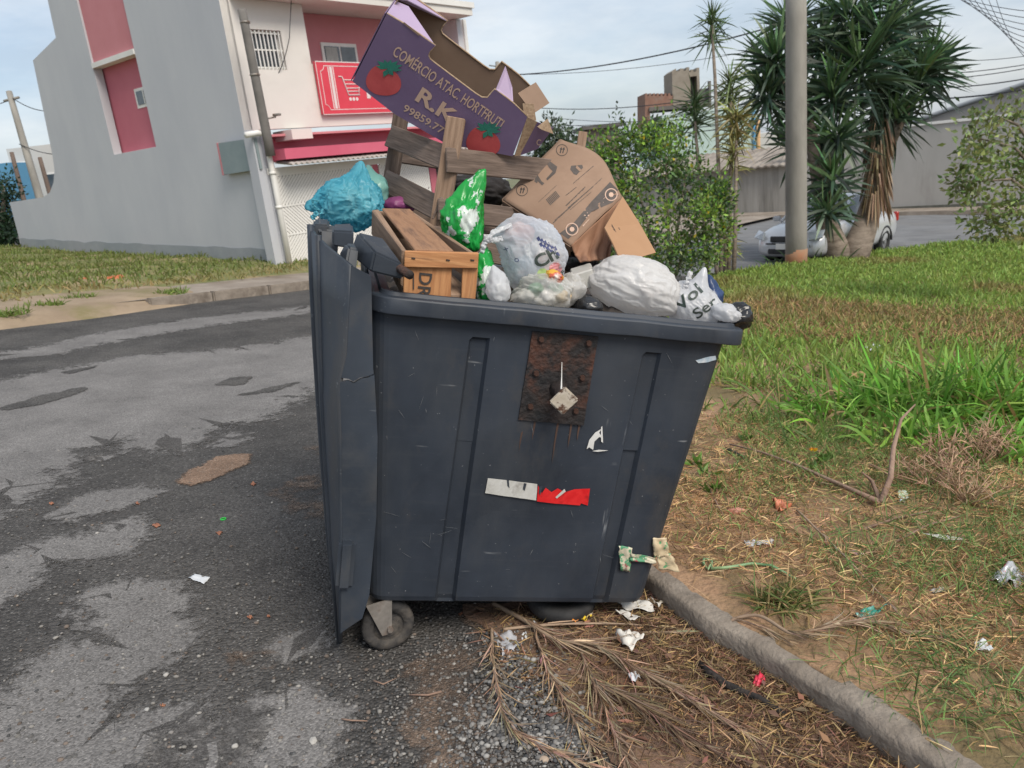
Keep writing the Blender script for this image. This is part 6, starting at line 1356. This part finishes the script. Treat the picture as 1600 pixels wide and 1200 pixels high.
nb_ = 50; ys_b = G(1262,414); base = A3(ys_b)[None]+rng.normal(0,.25,(nb_,3))*np.array([1.6,.6,.1]); o_ = obj('yucca_offshoot', blademesh(base, upv(nb_,.8), rng.uniform(.3,.7,nb_), np.full(nb_,.03), down(nb_,.3), colvar((.07,.13,.05),nb_,.3,.1)), M_sword); tag(o_, 'young spiky yucca shoots at the foot of the concrete pole', 'plant')
# ---- slim dracaena palms
dr_b = G(1132,434); ddp = (dr_b-CAM).dot(FW)
def PD(px, py, dd=0.0): return P(px,py,ddp+dd)
def dracaena(stems, heads_, label):
    b = PD(stems[0][0][0],stems[0][0][1]); e_ = empty('slim_palm', b, label, 'palm', 'slim palms by the road')
    for st in stems: obj('stem', tubeme([PD(x,y,d) for x,y,d in st], [.045-.02*i/(len(st)-1) for i in range(len(st))], 7), M_bark, e_)
    for (x,y,d,rpx,nb__,c) in heads_:
        Lh = rpx*ddp/F; dv = nrm(rng.normal(size=(nb__,3))+np.array([[0,0,.35]])); bs = A3(PD(x,y,d))[None]-np.array([[0,0,1]])*rng.uniform(-.2,.9,(nb__,1))*Lh
        obj('crown', blademesh(bs, dv, rng.uniform(.7,1.1,nb__)*Lh, np.full(nb__,.028), down(nb__,.18), colvar(c,nb__,.25,.08)), M_sword, e_)
    return e_
YL = (.24,.22,.075); GL = (.095,.15,.06)
dracaena([[(1126,436,0),(1127,380,0),(1122,250,0),(1117,120,0),(1112,40,0)]], [(1112,28,0,46,110,GL)], 'tallest slim palm with a single small leaf head against the sky')
dracaena([[(1138,436,.2),(1140,350,.2),(1142,250,.2),(1142,160,.2)],[(1132,436,.1),(1133,380,.1),(1131,330,.1)]], [(1141,128,.2,50,150,(.15,.19,.07)),(1132,370,.1,36,60,YL)], 'slim palm with upright green-yellow leaf head beside the bush')
dracaena([[(1146,435,-.2),(1149,350,-.2),(1150,270,-.2),(1150,220,-.2)],[(1121,436,-.1),(1118,400,-.1),(1116,360,0)]], [(1150,185,-.2,48,170,YL),(1146,235,-.2,36,70,YL)], 'slim palm with a drooping straw-yellow leaf head')
dracaena([[(1106,438,.8),(1100,340,.8),(1090,250,.8),(1086,190,.8)]], [(1085,160,.8,48,150,GL)], 'slim palm with grey-green leaf head in front of the mint house')
# ---- round shrub
sb_ = G(1035,452); sdp = (sb_-CAM).dot(FW); shr = empty('garden_shrub', sb_, 'dense light green leafy shrub behind the heaped container', 'shrub')
def PS(px, py, dd=0.0): return P(px,py,sdp+dd)
lobes = [(985,235,0,50,45),(1030,270,-.3,65,60),(960,270,.2,40,42),(1066,265,.1,40,38),(1010,340,-.4,60,60),(1060,350,-.2,62,58),(1105,345,.0,36,48),(1090,395,.0,42,30),(1000,395,0,60,45),(1035,212,.2,34,26),(1000,215,.0,32,22),(950,320,.0,40,55),(940,250,.1,30,40),(1030,420,0,60,30),(970,400,0,45,40),(1120,310,.1,22,26)]
bs_, ds_, cs_ = [], [], []
for (x,y,dd,rx,ry) in lobes:
    for _ in range(27):
        v = rng.normal(size=3); v /= np.linalg.norm(v); rr = rng.uniform(.45,1.08)**.7*(1.3 if rng.uniform() < .12 else 1); cpx, cpy, cdd = x+v[0]*rx*rr, y+v[1]*ry*rr, dd+v[2]*rx*rr/110
        c = A3(PS(cpx,cpy,cdd)); nl_ = int(rng.integers(18,38)); off = rng.normal(0,.085,(nl_,3)); bs_.append(c[None]+off); ds_.append(off+rng.normal(0,.06,(nl_,3))+np.array([[0,0,.03]])); tone = rng.choice([.45,.7,1.0,1.5])*rng.uniform(.8,1.2); cs_.append(colvar((.155*tone,.250*tone,.055),nl_,.25,.12))
bs_, ds_, cs_ = map(np.concatenate,(bs_,ds_,cs_)); n_ = len(bs_); yel = rng.uniform(size=n_) < .012; cs_[yel] = [.55,.42,.03]
obj('crown', leafmesh(bs_, ds_, rng.uniform(.06,.10,n_), rng.uniform(.032,.05,n_), rng.normal(size=(n_,3)), cs_), M_leaf, shr)
for (a,b2_,c2_) in (((1035,455),(1020,380),(990,270)),((1040,455),(1045,370),(1040,240)),((1045,455),(1075,380),(1095,330)),((1038,455),(1060,350),(1075,250)),((1030,455),(995,400),(965,310))): obj('trunk', tubeme([PS(*a),PS(*b2_),PS(*c2_)],[.035,.025,.012],6), M_bark, shr)
# ---- distant trees and the hedge
def leafy(name, lobes_, d0, nper, leaf, c, label, cat='tree', trunk=None, grp=None):
    bs_, ds_, cs_ = [], [], []; b = P(lobes_[0][0], lobes_[0][1]+lobes_[0][3], d0); e_ = empty(name, (b.x,b.y,gh(b.x,b.y)), label, cat, grp)
    for (x,y,dd,rx,ry) in lobes_:
        nc = max(6,int(nper*rx*ry/1600))
        for _ in range(nc):
            v = rng.normal(size=3); v /= np.linalg.norm(v); rr = rng.uniform(.3,1.05)**.6; cc = A3(P(x+v[0]*rx*rr,y+v[1]*ry*rr,d0+dd+v[2]*rx*rr*d0/F)); nl_ = 24; off = rng.normal(0,leaf*1.1,(nl_,3)); bs_.append(cc[None]+off); ds_.append(off+rng.normal(0,leaf,(nl_,3))); tone = rng.uniform(.6,1.35); cs_.append(colvar(tuple(tone*k_ for k_ in c),nl_,.22,.1))
    bs_, ds_, cs_ = map(np.concatenate,(bs_,ds_,cs_)); n_ = len(bs_)
    obj('crown', leafmesh(bs_, ds_, rng.uniform(.7,1.2,n_)*leaf, rng.uniform(.4,.6,n_)*leaf, rng.normal(size=(n_,3)), cs_), M_leaf, e_)
    for tp in (trunk or []): obj('trunk', tubeme([P(x,y,d0+dd) for x,y,dd in tp], [(.9*leaf if leaf > .1 else .026)*(1-.7*i/(len(tp)-1)) for i in range(len(tp))], 7), M_bark, e_)
    return e_
leafy('background_tree', [(868,222,0,26,30),(850,240,0,20,22),(890,250,0,24,28)], 40, 70, .28, (.065,.095,.05), 'dull green tree showing behind the purple carton end', trunk=[[(868,330,0),(868,270,0),(866,220,0)]])
leafy('dark_hedge', [(5,330,0,26,58),(-10,350,0,30,60),(12,365,-.4,20,28)], 27, 60, .16, (.02,.045,.02), 'dark green conifer hedge at the end of the boundary wall', 'hedge', [[(5,392,0),(5,340,0),(5,290,0)]])
# young tree at the right, trunk just outside the frame
td_ = 9.0
tl2 = [(1555,185,0,30,26),(1590,180,.2,30,30),(1530,215,-.2,26,18),(1570,240,0,38,28),(1515,250,-.1,26,14),(1600,260,.1,40,40),(1540,290,0,34,20),(1500,285,0,18,10),(1570,320,-.1,34,22),(1535,350,0,20,12),(1610,330,0,30,30),(1560,355,0,18,10),(1620,210,0,30,40)]
leafy('young_tree', tl2, td_, 12, .085, (.21,.26,.09), 'airy young tree with pale yellow-green leaves leaning in before the long wall', 'tree', [[(1650,470,0),(1645,380,0),(1625,280,0),(1610,200,0)],[(1640,360,0),(1590,330,0),(1535,345,0)],[(1632,320,0),(1580,280,0),(1505,285,0)],[(1622,270,0),(1585,230,0),(1525,215,0)],[(1615,230,0),(1590,195,0),(1555,180,0)]])
# ================================================================== litter and debris
rl = random.Random(21)
def gz(p): 
    z = vzq(p.x,p.y); g = gh(p.x,p.y); return max(g, z) if z is not None else g
def on_ground(px, py, dz=0.0):
    a, b_ = G(px,py), Gv(px,py); p = a if (a-CAM).length < (b_-CAM).length else b_
    return Vector((p.x,p.y,max(p.z,gz(p))+dz))
# ---- dead palm fronds
M_rach = mat('dry_rachis', lin(.26,.18,.125), lin(.40,.29,.20), .85, 8, (1,1,1)); Z3 = lambda x,y: (740+x/3.2, 860+y/3.2)
def frond(pix, label, r0_=.006, nleaf=110, Ll=(.08,.17), spread=.35, c=(.33,.235,.16), lift=.02, t0=.15, name='palm_frond'):
    pts = [on_ground(*p) for p in pix]; rs_ = resample([(p.x,p.y) for p in pts], .02); path_ = []
    for i,p in enumerate(rs_): f = i/(len(rs_)-1); q = Vector((p.x,p.y,0)); q.z = gz(q)+.008+lift*math.sin(math.pi*min(1,f*1.15)) ; path_.append(q)
    # ease the height where the frond crosses the kerb
    for _ in range(6):
        for i in range(1,len(path_)-1): path_[i].z = max(gz(path_[i])+.006, (path_[i-1].z+path_[i+1].z)/2)
    e_ = empty(name, path_[0], label, 'palm frond', 'dead palm fronds'); n_ = len(path_)
    obj('rachis', tubeme(path_, [r0_*(1-.75*i/(n_-1)) for i in range(n_)], 6), M_rach, e_)
    if nleaf:
        bs_, ds_, ls_, ws_ = [], [], [], []
        for k in range(nleaf):
            f = t0+(1-t0)*k/nleaf; i = min(n_-2,int(f*(n_-1))); t = (path_[i+1]-path_[i]).normalized(); sgn = 1 if k%2 else -1; sd_ = Vector((-t.y,t.x,0))*sgn; a = max(.02,rl.gauss(spread*.7,.22)); a *= .5+1.0*(noise.noise(Vector((k*.15,len(pix),0)))+.5); d = t*math.cos(a)+sd_*math.sin(a)+Vector((0,0,rl.uniform(-.02,.12)))
            bs_.append(A3(path_[i]+Vector((0,0,rl.uniform(0,.008))))); ds_.append(A3(d)); ls_.append(rl.uniform(Ll[0]*.6,Ll[1]*1.25)*(1-.45*f)); ws_.append(rl.uniform(.0018,.0048))
        N_ = len(bs_); cc = colvar(c,N_,.28,.08); lt = rng.uniform(size=N_) < .22; cc[lt] *= 1.5
        obj('leaflets', blademesh(np.array(bs_),np.array(ds_),np.array(ls_),np.array(ws_),down(N_,.08)+rng.normal(0,.22,(N_,3))*np.array([[1,1,.15]]),cc), M_straw, e_, kind='stuff')
frond([Z3(*p) for p in ((92,400),(100,560),(125,720),(155,870),(250,960),(400,1030),(600,1100))], 'dead brown palm frond curving along the edge of the litter', nleaf=200, Ll=(.07,.14), spread=.3)
frond([Z3(*p) for p in ((310,430),(370,620),(440,760),(520,900),(640,1060),(690,1110))], 'thin dead palm frond spread over the grey gravel', nleaf=150, Ll=(.08,.16), spread=.25)
frond([Z3(*p) for p in ((530,500),(590,660),(660,820),(740,1010),(790,1110))], 'dead palm frond with loose split leaflets beside the gravel', nleaf=150, Ll=(.08,.18), spread=.4)
frond([Z3(*p) for p in ((100,275),(260,380),(420,490),(600,520),(800,630),(1000,740),(1250,880),(1600,1060),(1750,1130))], 'longest dead palm frond running from under the container past the kerb foot', .009, nleaf=240, Ll=(.10,.20), spread=.16, lift=.03)
frond([Z3(*p) for p in ((520,640),(700,740),(900,860),(1050,960),(1300,1060),(1450,1120))], 'dense dark dead palm frond bundle at the foot of the kerb', .007, nleaf=260, Ll=(.10,.22), spread=.22, c=(.21,.14,.095))
frond([Z3(*p) for p in ((150,405),(480,400),(900,400),(1150,430))], 'straight bare palm stalk lying below the container', .006, nleaf=14, Ll=(.05,.10), spread=.2)
frond([(1110,1012),(1180,1010),(1240,1005),(1300,992),(1360,985),(1440,1000),(1500,1015)], 'dead palm frond lying across the kerb onto the soil', .007, nleaf=180, Ll=(.08,.18), spread=.16, t0=.35, lift=.03)
frond([(1000,992),(1080,1000),(1160,1012),(1240,1012)], 'thin dead palm stalk meeting the kerb', .005, nleaf=40, Ll=(.06,.12), spread=.2)
frond([(1245,800),(1290,850),(1345,905),(1395,955),(1440,1000)], 'thin grey dead stalk crossing the straw-covered soil', .005, nleaf=24, Ll=(.04,.09), spread=.3, c=(.30,.24,.18))
# charred stick
pts = [on_ground(*Z3(*p),.02) for p in ((1130,590),(1180,640),(1260,700),(1350,740),(1430,770),(1560,850))]; o_ = obj('charred_stick', tubeme(pts,[.010,.013,.014,.012,.011,.006],7), mat('char', lin(.012,.011,.011), lin(.045,.035,.03), .9, 20, bump=.6, bscale=60)); tag(o_, 'charred black stick lying in the leaf litter by the kerb', 'stick')
# ---- leaf litter carpet between the gravel and the kerb
poly_l = [G(*p) for p in ((735,955),(860,950),(1040,930),(1200,1030),(1330,1110),(1460,1200),(1560,1290),(980,1290),(900,1200),(830,1120),(770,1040))]; pl2 = [(p.x,p.y) for p in poly_l]
def inside(x, y, poly):
    c = False; n_ = len(poly); j = n_-1
    for i in range(n_):
        xi, yi = poly[i]; xj, yj = poly[j]
        if (yi > y) != (yj > y) and x < (xj-xi)*(y-yi)/(yj-yi)+xi: c = not c
        j = i
    return c
xs_ = [p[0] for p in pl2]; ys2 = [p[1] for p in pl2]; LP = []
while len(LP) < 17000:
    x, y = rl.uniform(min(xs_),max(xs_)), rl.uniform(min(ys2),max(ys2))
    if not inside(x,y,pl2): continue
    dk = min((x-k.x)**2+(y-k.y)**2 for k in KL[4:22])**.5
    if rl.random() > max(.10,1.1-dk*1.35)*(.75+.5*noise.noise(Vector((x*4,y*4,0)))): continue
    LP.append((x,y,gh(x,y)+.004+rl.random()**2*.03*max(.2,1-dk*1.5)))
LP = np.array(LP); n_ = len(LP); cl = colvar((.23,.145,.09),n_,.35,.1); m_ = rng.uniform(size=n_); cl[m_ < .25] = colvar((.46,.31,.15),int((m_ < .25).sum()),.2,.06); cl[m_ > .85] = colvar((.10,.06,.04),int((m_ > .85).sum()),.3,.06)
obj('leaf_litter', blademesh(LP, flatv(n_,.2), rng.uniform(.02,.085,n_), rng.uniform(.0012,.004,n_), down(n_,.1), cl), M_straw, kind='stuff', label='brown needles and straw carpeting the gutter along the kerb', cat='leaf litter')
idx = rng.choice(n_, 260); n2 = 260; cl2 = colvar((.22,.13,.08),n2,.35,.1)
obj('dead_leaves', leafmesh(LP[idx]+np.array([[0,0,.008]]), flatv(n2,.3), rng.uniform(.02,.055,n2), rng.uniform(.010,.024,n2), rng.normal(size=(n2,3))*np.array([[1,1,.3]]), cl2), M_straw, kind='stuff', label='small curled brown dead leaves in the gutter litter', cat='leaf litter')
ground_patch('litter_soil', [(735,955),(860,950),(1045,925),(1200,1025),(1340,1110),(1480,1210),(1580,1290),(1080,1290),(980,1180),(890,1080),(800,1010)], mat('litter_soil', lin(.14,.085,.055), lin(.23,.14,.095), .95, 9, bump=.8, bscale=50, c3=lin(.10,.075,.06), s3=6), .006, .03, .03, 77)
# ---- gravel on the asphalt
sv_, sf = [], []; rock = [(1,0,0),(-1,0,0),(0,1,0),(0,-1,0),(0,0,1),(.5,.5,.7),(-.5,.5,.6)]
bmr = bmesh.new(); bmesh.ops.create_icosphere(bmr, subdivisions=1, radius=1); rv = np.array([v.co[:] for v in bmr.verts]); rf = np.array([[v.index for v in f.verts] for f in bmr.faces]); bmr.free()
def gravel(name, n_, sampler, smin, smax, cols, label):
    V, Fc, Cc = [], [], []
    for i in range(n_):
        p = sampler()
        s = smin+(smax-smin)*rl.random()**3; k = rv*np.array([rl.uniform(.6,1.3),rl.uniform(.6,1.3),rl.uniform(.4,.8)])*s*(1+rng.normal(0,.12,(len(rv),1))); V.append(k+np.array(p)+np.array([0,0,s*.25])); Fc.append(rf+i*len(rv)); c = np.array(rl.choice(cols))*rl.uniform(.6,1.4); Cc.append(np.tile(c,(len(rv),1)))
    V = np.concatenate(V); Fc = np.concatenate(Fc); Cc = np.concatenate(Cc); me = bpy.data.meshes.new(name); me.vertices.add(len(V)); me.vertices.foreach_set('co',V.reshape(-1).astype(np.float32)); me.loops.add(Fc.size); me.loops.foreach_set('vertex_index',Fc.reshape(-1).astype(np.int32)); me.polygons.add(len(Fc)); me.polygons.foreach_set('loop_start',(np.arange(len(Fc))*3).astype(np.int32)); me.update(calc_edges=True)
    a = me.color_attributes.new('col','FLOAT_COLOR','POINT'); a.data.foreach_set('color', np.concatenate([Cc,np.ones((len(Cc),1))],1).reshape(-1).astype(np.float32))
    return obj(name, me, mat('stone', lin(1,1,1), None, .9, attr='col', spec=.25), kind='stuff', label=label, cat='gravel')
def s_road():
    while True:
        px, py = rl.uniform(-50,800), 640+560*rl.random()**.6
        if rl.random() < .45: px = rl.gauss(720,120); py = rl.uniform(990,1220)
        p = G(px,py); return (p.x,p.y,p.z+.002)
gravel('gravel', 5200, s_road, .0022, .0085, [(.12,.115,.11),(.08,.08,.08),(.17,.16,.15),(.24,.225,.205),(.15,.12,.10)], 'loose grey stone chips scattered over the worn asphalt')
def s_pile():
    a = rl.choice([(800,1060,60,60),(830,1110,50,70),(880,1150,40,40),(770,1150,60,50)]); p = G(rl.gauss(a[0],a[2]*.6), rl.gauss(a[1],a[3]*.6)); return (p.x,p.y,p.z+.003+.004*rl.random())
gravel('gravel', 3000, s_pile, .003, .010, [(.13,.125,.12),(.08,.08,.082),(.19,.18,.17),(.27,.26,.245)], 'denser patch of grey gravel between the palm fronds')
# ---- single bits of litter
def scrap(name, pix, m, label, cat, amp=.012, seed=0, dz=.006, n_=9, grp=None): 
    o_ = crumple(name, pix, lambda x,y: on_ground(x,y,dz+(.022 if x > 880 and y > 940 and x < 1210 else 0)), m, None, amp, n_, seed); tag(o_, label, cat, grp); return o_
M_paper = mat('litter_paper', lin(.58,.60,.63), lin(.68,.69,.70), .85, 10, c3=lin(.42,.40,.36), s3=14, f3=(.55,.75)); M_pdirty = mat('dirty_white_card', lin(.58,.55,.50), lin(.70,.67,.62), .85, 9, c3=lin(.40,.34,.27), s3=8, f3=(.55,.75))
scrap('paper_scrap', [(295,905),(305,899),(329,904),(319,914)], M_paper, 'small square of pale blue-white paper on dark asphalt', 'paper', .004, 1)
scrap('card_scrap', [(1014,940),(1030,929),(1043,945),(1030,963)], M_pdirty, 'bent white card scrap standing against the kerb end', 'card', .02, 2, .012)
scrap('foam_sheet', [(965,950),(1015,947),(1024,968),(975,962)], M_pdirty, 'torn white foam sheet under the container corner', 'foam', .02, 3, .012); scrap('foam_sheet', [(962,966),(975,965),(1002,978),(985,981)], M_pdirty, 'thin white foam strip beside the torn sheet', 'foam', .01, 4, .010)
scrap('snack_packet', [(905,972),(916,966),(927,970),(913,982)], mat('yellow_packet', lin(.75,.52,.03), lin(.70,.60,.45), .35, 18, lo=.52, hi=.58), 'small yellow food packet in front of the broken caster', 'packet', .015, 5, .010); scrap('snack_packet', [(893,975),(901,971),(905,980),(896,984)], mat('orange_packet', lin(.75,.25,.02), lin(.6,.2,.02), .35, 18), 'tiny orange packet end beside the yellow one', 'packet', .012, 6, .010)
M_film = film('clear_film', lin(.75,.76,.80), .45)
scrap('plastic_film', [(772,992),(805,990),(812,1015),(785,1030)], M_film, 'crumpled clear plastic film on the gravel', 'plastic', .03, 7, .012); scrap('plastic_film', [(813,994),(822,991),(828,1000),(817,1005)], M_paper, 'tiny white foil scrap on the gravel', 'foil', .012, 8); scrap('plastic_film', [(826,968),(834,966),(840,980),(830,984)], M_paper, 'white and blue plastic scrap beside the broken caster', 'plastic', .015, 9)
scrap('foam_lump', [(962,1005),(985,998),(1008,1006),(985,1028)], M_pdirty, 'dirty grey-white foam lump among palm stalks', 'foam', .04, 10, .015); scrap('foil_scrap', [(982,1063),(995,1061),(1002,1070),(988,1075)], M_paper, 'crumpled silver foil scrap in the leaf litter', 'foil', .015, 11)
scrap('red_wrapper', [(1175,1078),(1188,1061),(1196,1076),(1184,1084)], mat('red_film', lin(.60,.03,.07), lin(.72,.06,.10), .35, 12), 'crumpled bright red wrapper against the kerb foot', 'wrapper', .02, 12, .012)
scrap('paper_scrap', [(1162,847),(1180,846),(1178,858),(1168,857)], M_paper, 'torn white paper scrap on bare soil', 'paper', .015, 13); scrap('paper_scrap', [(1180,847),(1208,846),(1206,851),(1182,853)], M_paper, 'long white paper shred on bare soil', 'paper', .012, 14)
scrap('wrapper_scrap', [(1325,861),(1350,866),(1349,871),(1328,867)], mat('pink_film', lin(.66,.25,.28), lin(.72,.62,.60), .4, 16), 'small pink and white wrapper strip on the grass', 'wrapper', .01, 15); scrap('green_wrapper', [(1333,964),(1360,956),(1388,950),(1350,974)], mat('green_foil', lin(.03,.24,.18), lin(.30,.48,.44), .3, 12, lo=.5, hi=.62), 'crumpled dark green foil wrapper on straw', 'wrapper', .025, 16, .012)
scrap('card_scrap', [(1522,1012),(1536,1004),(1552,1020),(1524,1024)], M_paper, 'small white card scrap lying in the grass by the kerb', 'card', .012, 17, .015); scrap('foil_scrap', [(1452,922),(1470,919),(1482,925),(1460,929)], M_pdirty, 'thin whitish plastic scrap on straw', 'plastic', .01, 18)
scrap('chip_bag', [(1542,912),(1575,893),(1608,905),(1590,925)], mat('metallic_print', lin(.45,.45,.46), lin(.62,.62,.63), .22, 14, c3=lin(.45,.06,.05), s3=12, f3=(.60,.63), metal=.4), 'shiny silver snack bag with red print on the grass', 'bag', .05, 19, .025, 16)
scrap('plastic_scrap', [(1440,838),(1478,842),(1505,848),(1478,850)], M_pdirty, 'pale plastic strip lying in the grass', 'plastic', .008, 20, .015); scrap('plastic_scrap', [(1350,546),(1365,541),(1378,546),(1362,553)], M_paper, 'small silver scrap on the mown ridge', 'foil', .02, 21, .03)
scrap('plastic_cup_piece', [(1402,774),(1414,770),(1420,782),(1406,788)], mat('pale_blue_plastic', lin(.45,.60,.70), lin(.62,.66,.50), .4, 10), 'pale blue plastic cap lying by the forked branch', 'plastic', .02, 22, .015)
bmr = bmesh.new(); gp = on_ground(349,812,.004); ring_ = ringme(.014,.011,.006,16); o_ = obj('bottle_ring', ring_, mat('green_plastic', lin(.02,.55,.06), lin(.03,.6,.08), .4, 5), None, frame(gp, Vector((1,.2,-.09)), Vector((0,1,-.05)))); tag(o_, 'bright green plastic bottle ring on the asphalt', 'bottle ring')
def lump(name, px, py, sx, sy, sz, m, label, cat, ang=0.0, seed=0, grp=None):
    p = on_ground(px,py); bm = bmesh.new(); bmesh.ops.create_icosphere(bm, subdivisions=3, radius=1)
    for v in bm.verts: k = 1+.22*noise.noise(v.co*1.6+Vector((seed,0,0)))+.08*noise.noise(v.co*5+Vector((seed,0,0))); v.co = Vector((v.co.x*sx*k, v.co.y*sy*k+.25*sy*v.co.x**2, v.co.z*sz*k))
    o_ = obj(name, bm2me(bm,True), m, None, Matrix.Translation(p+Vector((0,0,sz*.8))) @ Matrix.Rotation(ang,4,'Z')); tag(o_, label, cat, grp); return o_
M_saus = mat('cooked_pink', lin(.48,.20,.14), lin(.56,.27,.19), .5, 12); lump('sausage', 1150,803,.040,.016,.015,M_saus,'pinkish sausage end lying on bare soil','sausage',-.1,1)
scrap('vegetable_peel', [(1207,789),(1222,785),(1238,792),(1220,806)], mat('red_peel', lin(.55,.16,.08), lin(.62,.24,.14), .5, 12), 'curled red-orange vegetable peel on bare soil', 'peel', .04, 23, .018)
lump('bread_crust', 1305,799,.020,.010,.008,mat('crust', lin(.50,.33,.18), lin(.58,.40,.24), .8, 12),'small tan crust lying in the straw','crust',0,2)
for i,(x,y,s_,c) in enumerate([(152,834,.008,0),(260,1056,.009,0),(490,1160,.013,0),(368,1168,.010,0),(842,1162,.014,1),(818,1165,.012,2),(850,1190,.014,3),(785,1160,.008,1),(425,786,.006,0),(230,1110,.008,1)]):
    lump('stone', x,y,s_,s_*.8,s_*.6,mat(['pale_stone','grey_stone','slate_stone','brown_stone'][c],*[(lin(.36,.34,.31),lin(.46,.44,.41)),(lin(.35,.34,.32),lin(.45,.44,.42)),(lin(.16,.17,.19),lin(.22,.23,.25)),(lin(.36,.27,.20),lin(.44,.35,.27))][c],.9,20),['pale loose stone on the asphalt','grey stone beside the palm frond','dark slate chip beside the palm frond','brownish stone beside the palm frond'][c],'stone',i,i,['pale stones on the asphalt','grey stones by the frond','slate chips','brown stones'][c])
M_dleaf = mat('dead_leaf', lin(.26,.10,.06), lin(.36,.16,.09), .8, 20); 
for i,(x,y,s_) in enumerate([(245,822,7),(215,788,4),(343,833,6),(391,966,5),(255,1104,5),(81,788,4),(396,757,5),(420,965,3),(720,960,4)]): scrap('dead_leaf', [(x-s_,y),(x,y-s_*.5),(x+s_,y),(x,y+s_*.6)], M_dleaf, 'small reddish-brown dead leaf on the asphalt', 'leaf', .012, 30+i, .006, 5, 'dead leaves on the asphalt')
# green onion top
pts = [on_ground(x,y,.012) for x,y in ((1112,880),(1100,877),(1099,885),(1106,894),(1114,882),(1112,893),(1140,891),(1175,885),(1205,888),(1244,909))]; o_ = obj('onion_leaf', tubeme(pts,[.004,.006,.006,.005,.006,.007,.007,.006,.006,.004],6), mat('onion_green', lin(.12,.26,.12), lin(.30,.44,.22), .45, 9)); tag(o_, 'bent green onion leaf on bare soil near the kerb', 'onion leaf')
# forked branch
M_br = mat('bare_branch', lin(.24,.15,.11), lin(.34,.23,.17), .9, 12, bump=.4, bscale=60); fk = empty('forked_branch', on_ground(1375,790), 'forked bare brown branch lying in front of the tall grass', 'branch')
j0 = on_ground(1376,792,.02); obj('limb', tubeme([j0, P(1392,745,(j0-CAM).dot(FW)+.05), P(1396,700,(j0-CAM).dot(FW)+.12), P(1408,655,(j0-CAM).dot(FW)+.2), P(1430,632,(j0-CAM).dot(FW)+.25)],[.014,.012,.010,.007,.003],7), M_br, fk)
obj('limb', tubeme([j0, on_ground(1362,768,.05), P(1347,738,(j0-CAM).dot(FW)+.1)],[.011,.008,.003],7), M_br, fk); obj('limb', tubeme([j0, on_ground(1330,775,.03), on_ground(1250,738,.03), on_ground(1190,715,.03), on_ground(1140,702,.03)],[.013,.010,.008,.006,.004],7), M_br, fk)
for i,(a, b_, c_, r) in enumerate((((1135,704),(1150,712),(1168,722),.010),((1110,770),(1122,795),(1134,815),.005),((1350,830),(1400,815),(1460,800),.006),((1400,850),(1450,825),(1500,810),.005),((1230,748),(1290,760),(1330,768),.006),((690,1085),(670,1092),(640,1090),.004),((585,1068),(600,1075),(620,1064),.003),((535,1128),(550,1132),(575,1131),.003))):
    o_ = obj('twig', tubeme([on_ground(*a,.010),on_ground(*b_,.014),on_ground(*c_,.010)],[r,r*.8,r*.5],6), M_br if i else MATS['char']); tag(o_, ['short charred twig lying beside the container','thin brown twig on bare soil','bent brown twig among green grass','long thin brown twig among green grass','brown twig parallel to the forked branch','straw stalk on asphalt below the container','short pale straw near the caster','thin straw on the asphalt patch'][i], 'twig')
# orange paint marks on the lot kerb
for x,y in ((125,452),(181,447)):
    b = G(x,y); o_ = obj('brick_piece', boxme(.35,.2,.12,.03,2), mat('orange_brick', lin(.50,.13,.06), lin(.58,.2,.1), .95, 5), None, Matrix.Translation(b+Vector((0,0,.13))) @ Matrix.Rotation(.6,4,'Z')); tag(o_, 'half-buried orange brick at the edge of the empty lot', 'brick', 'bricks on the lot edge')
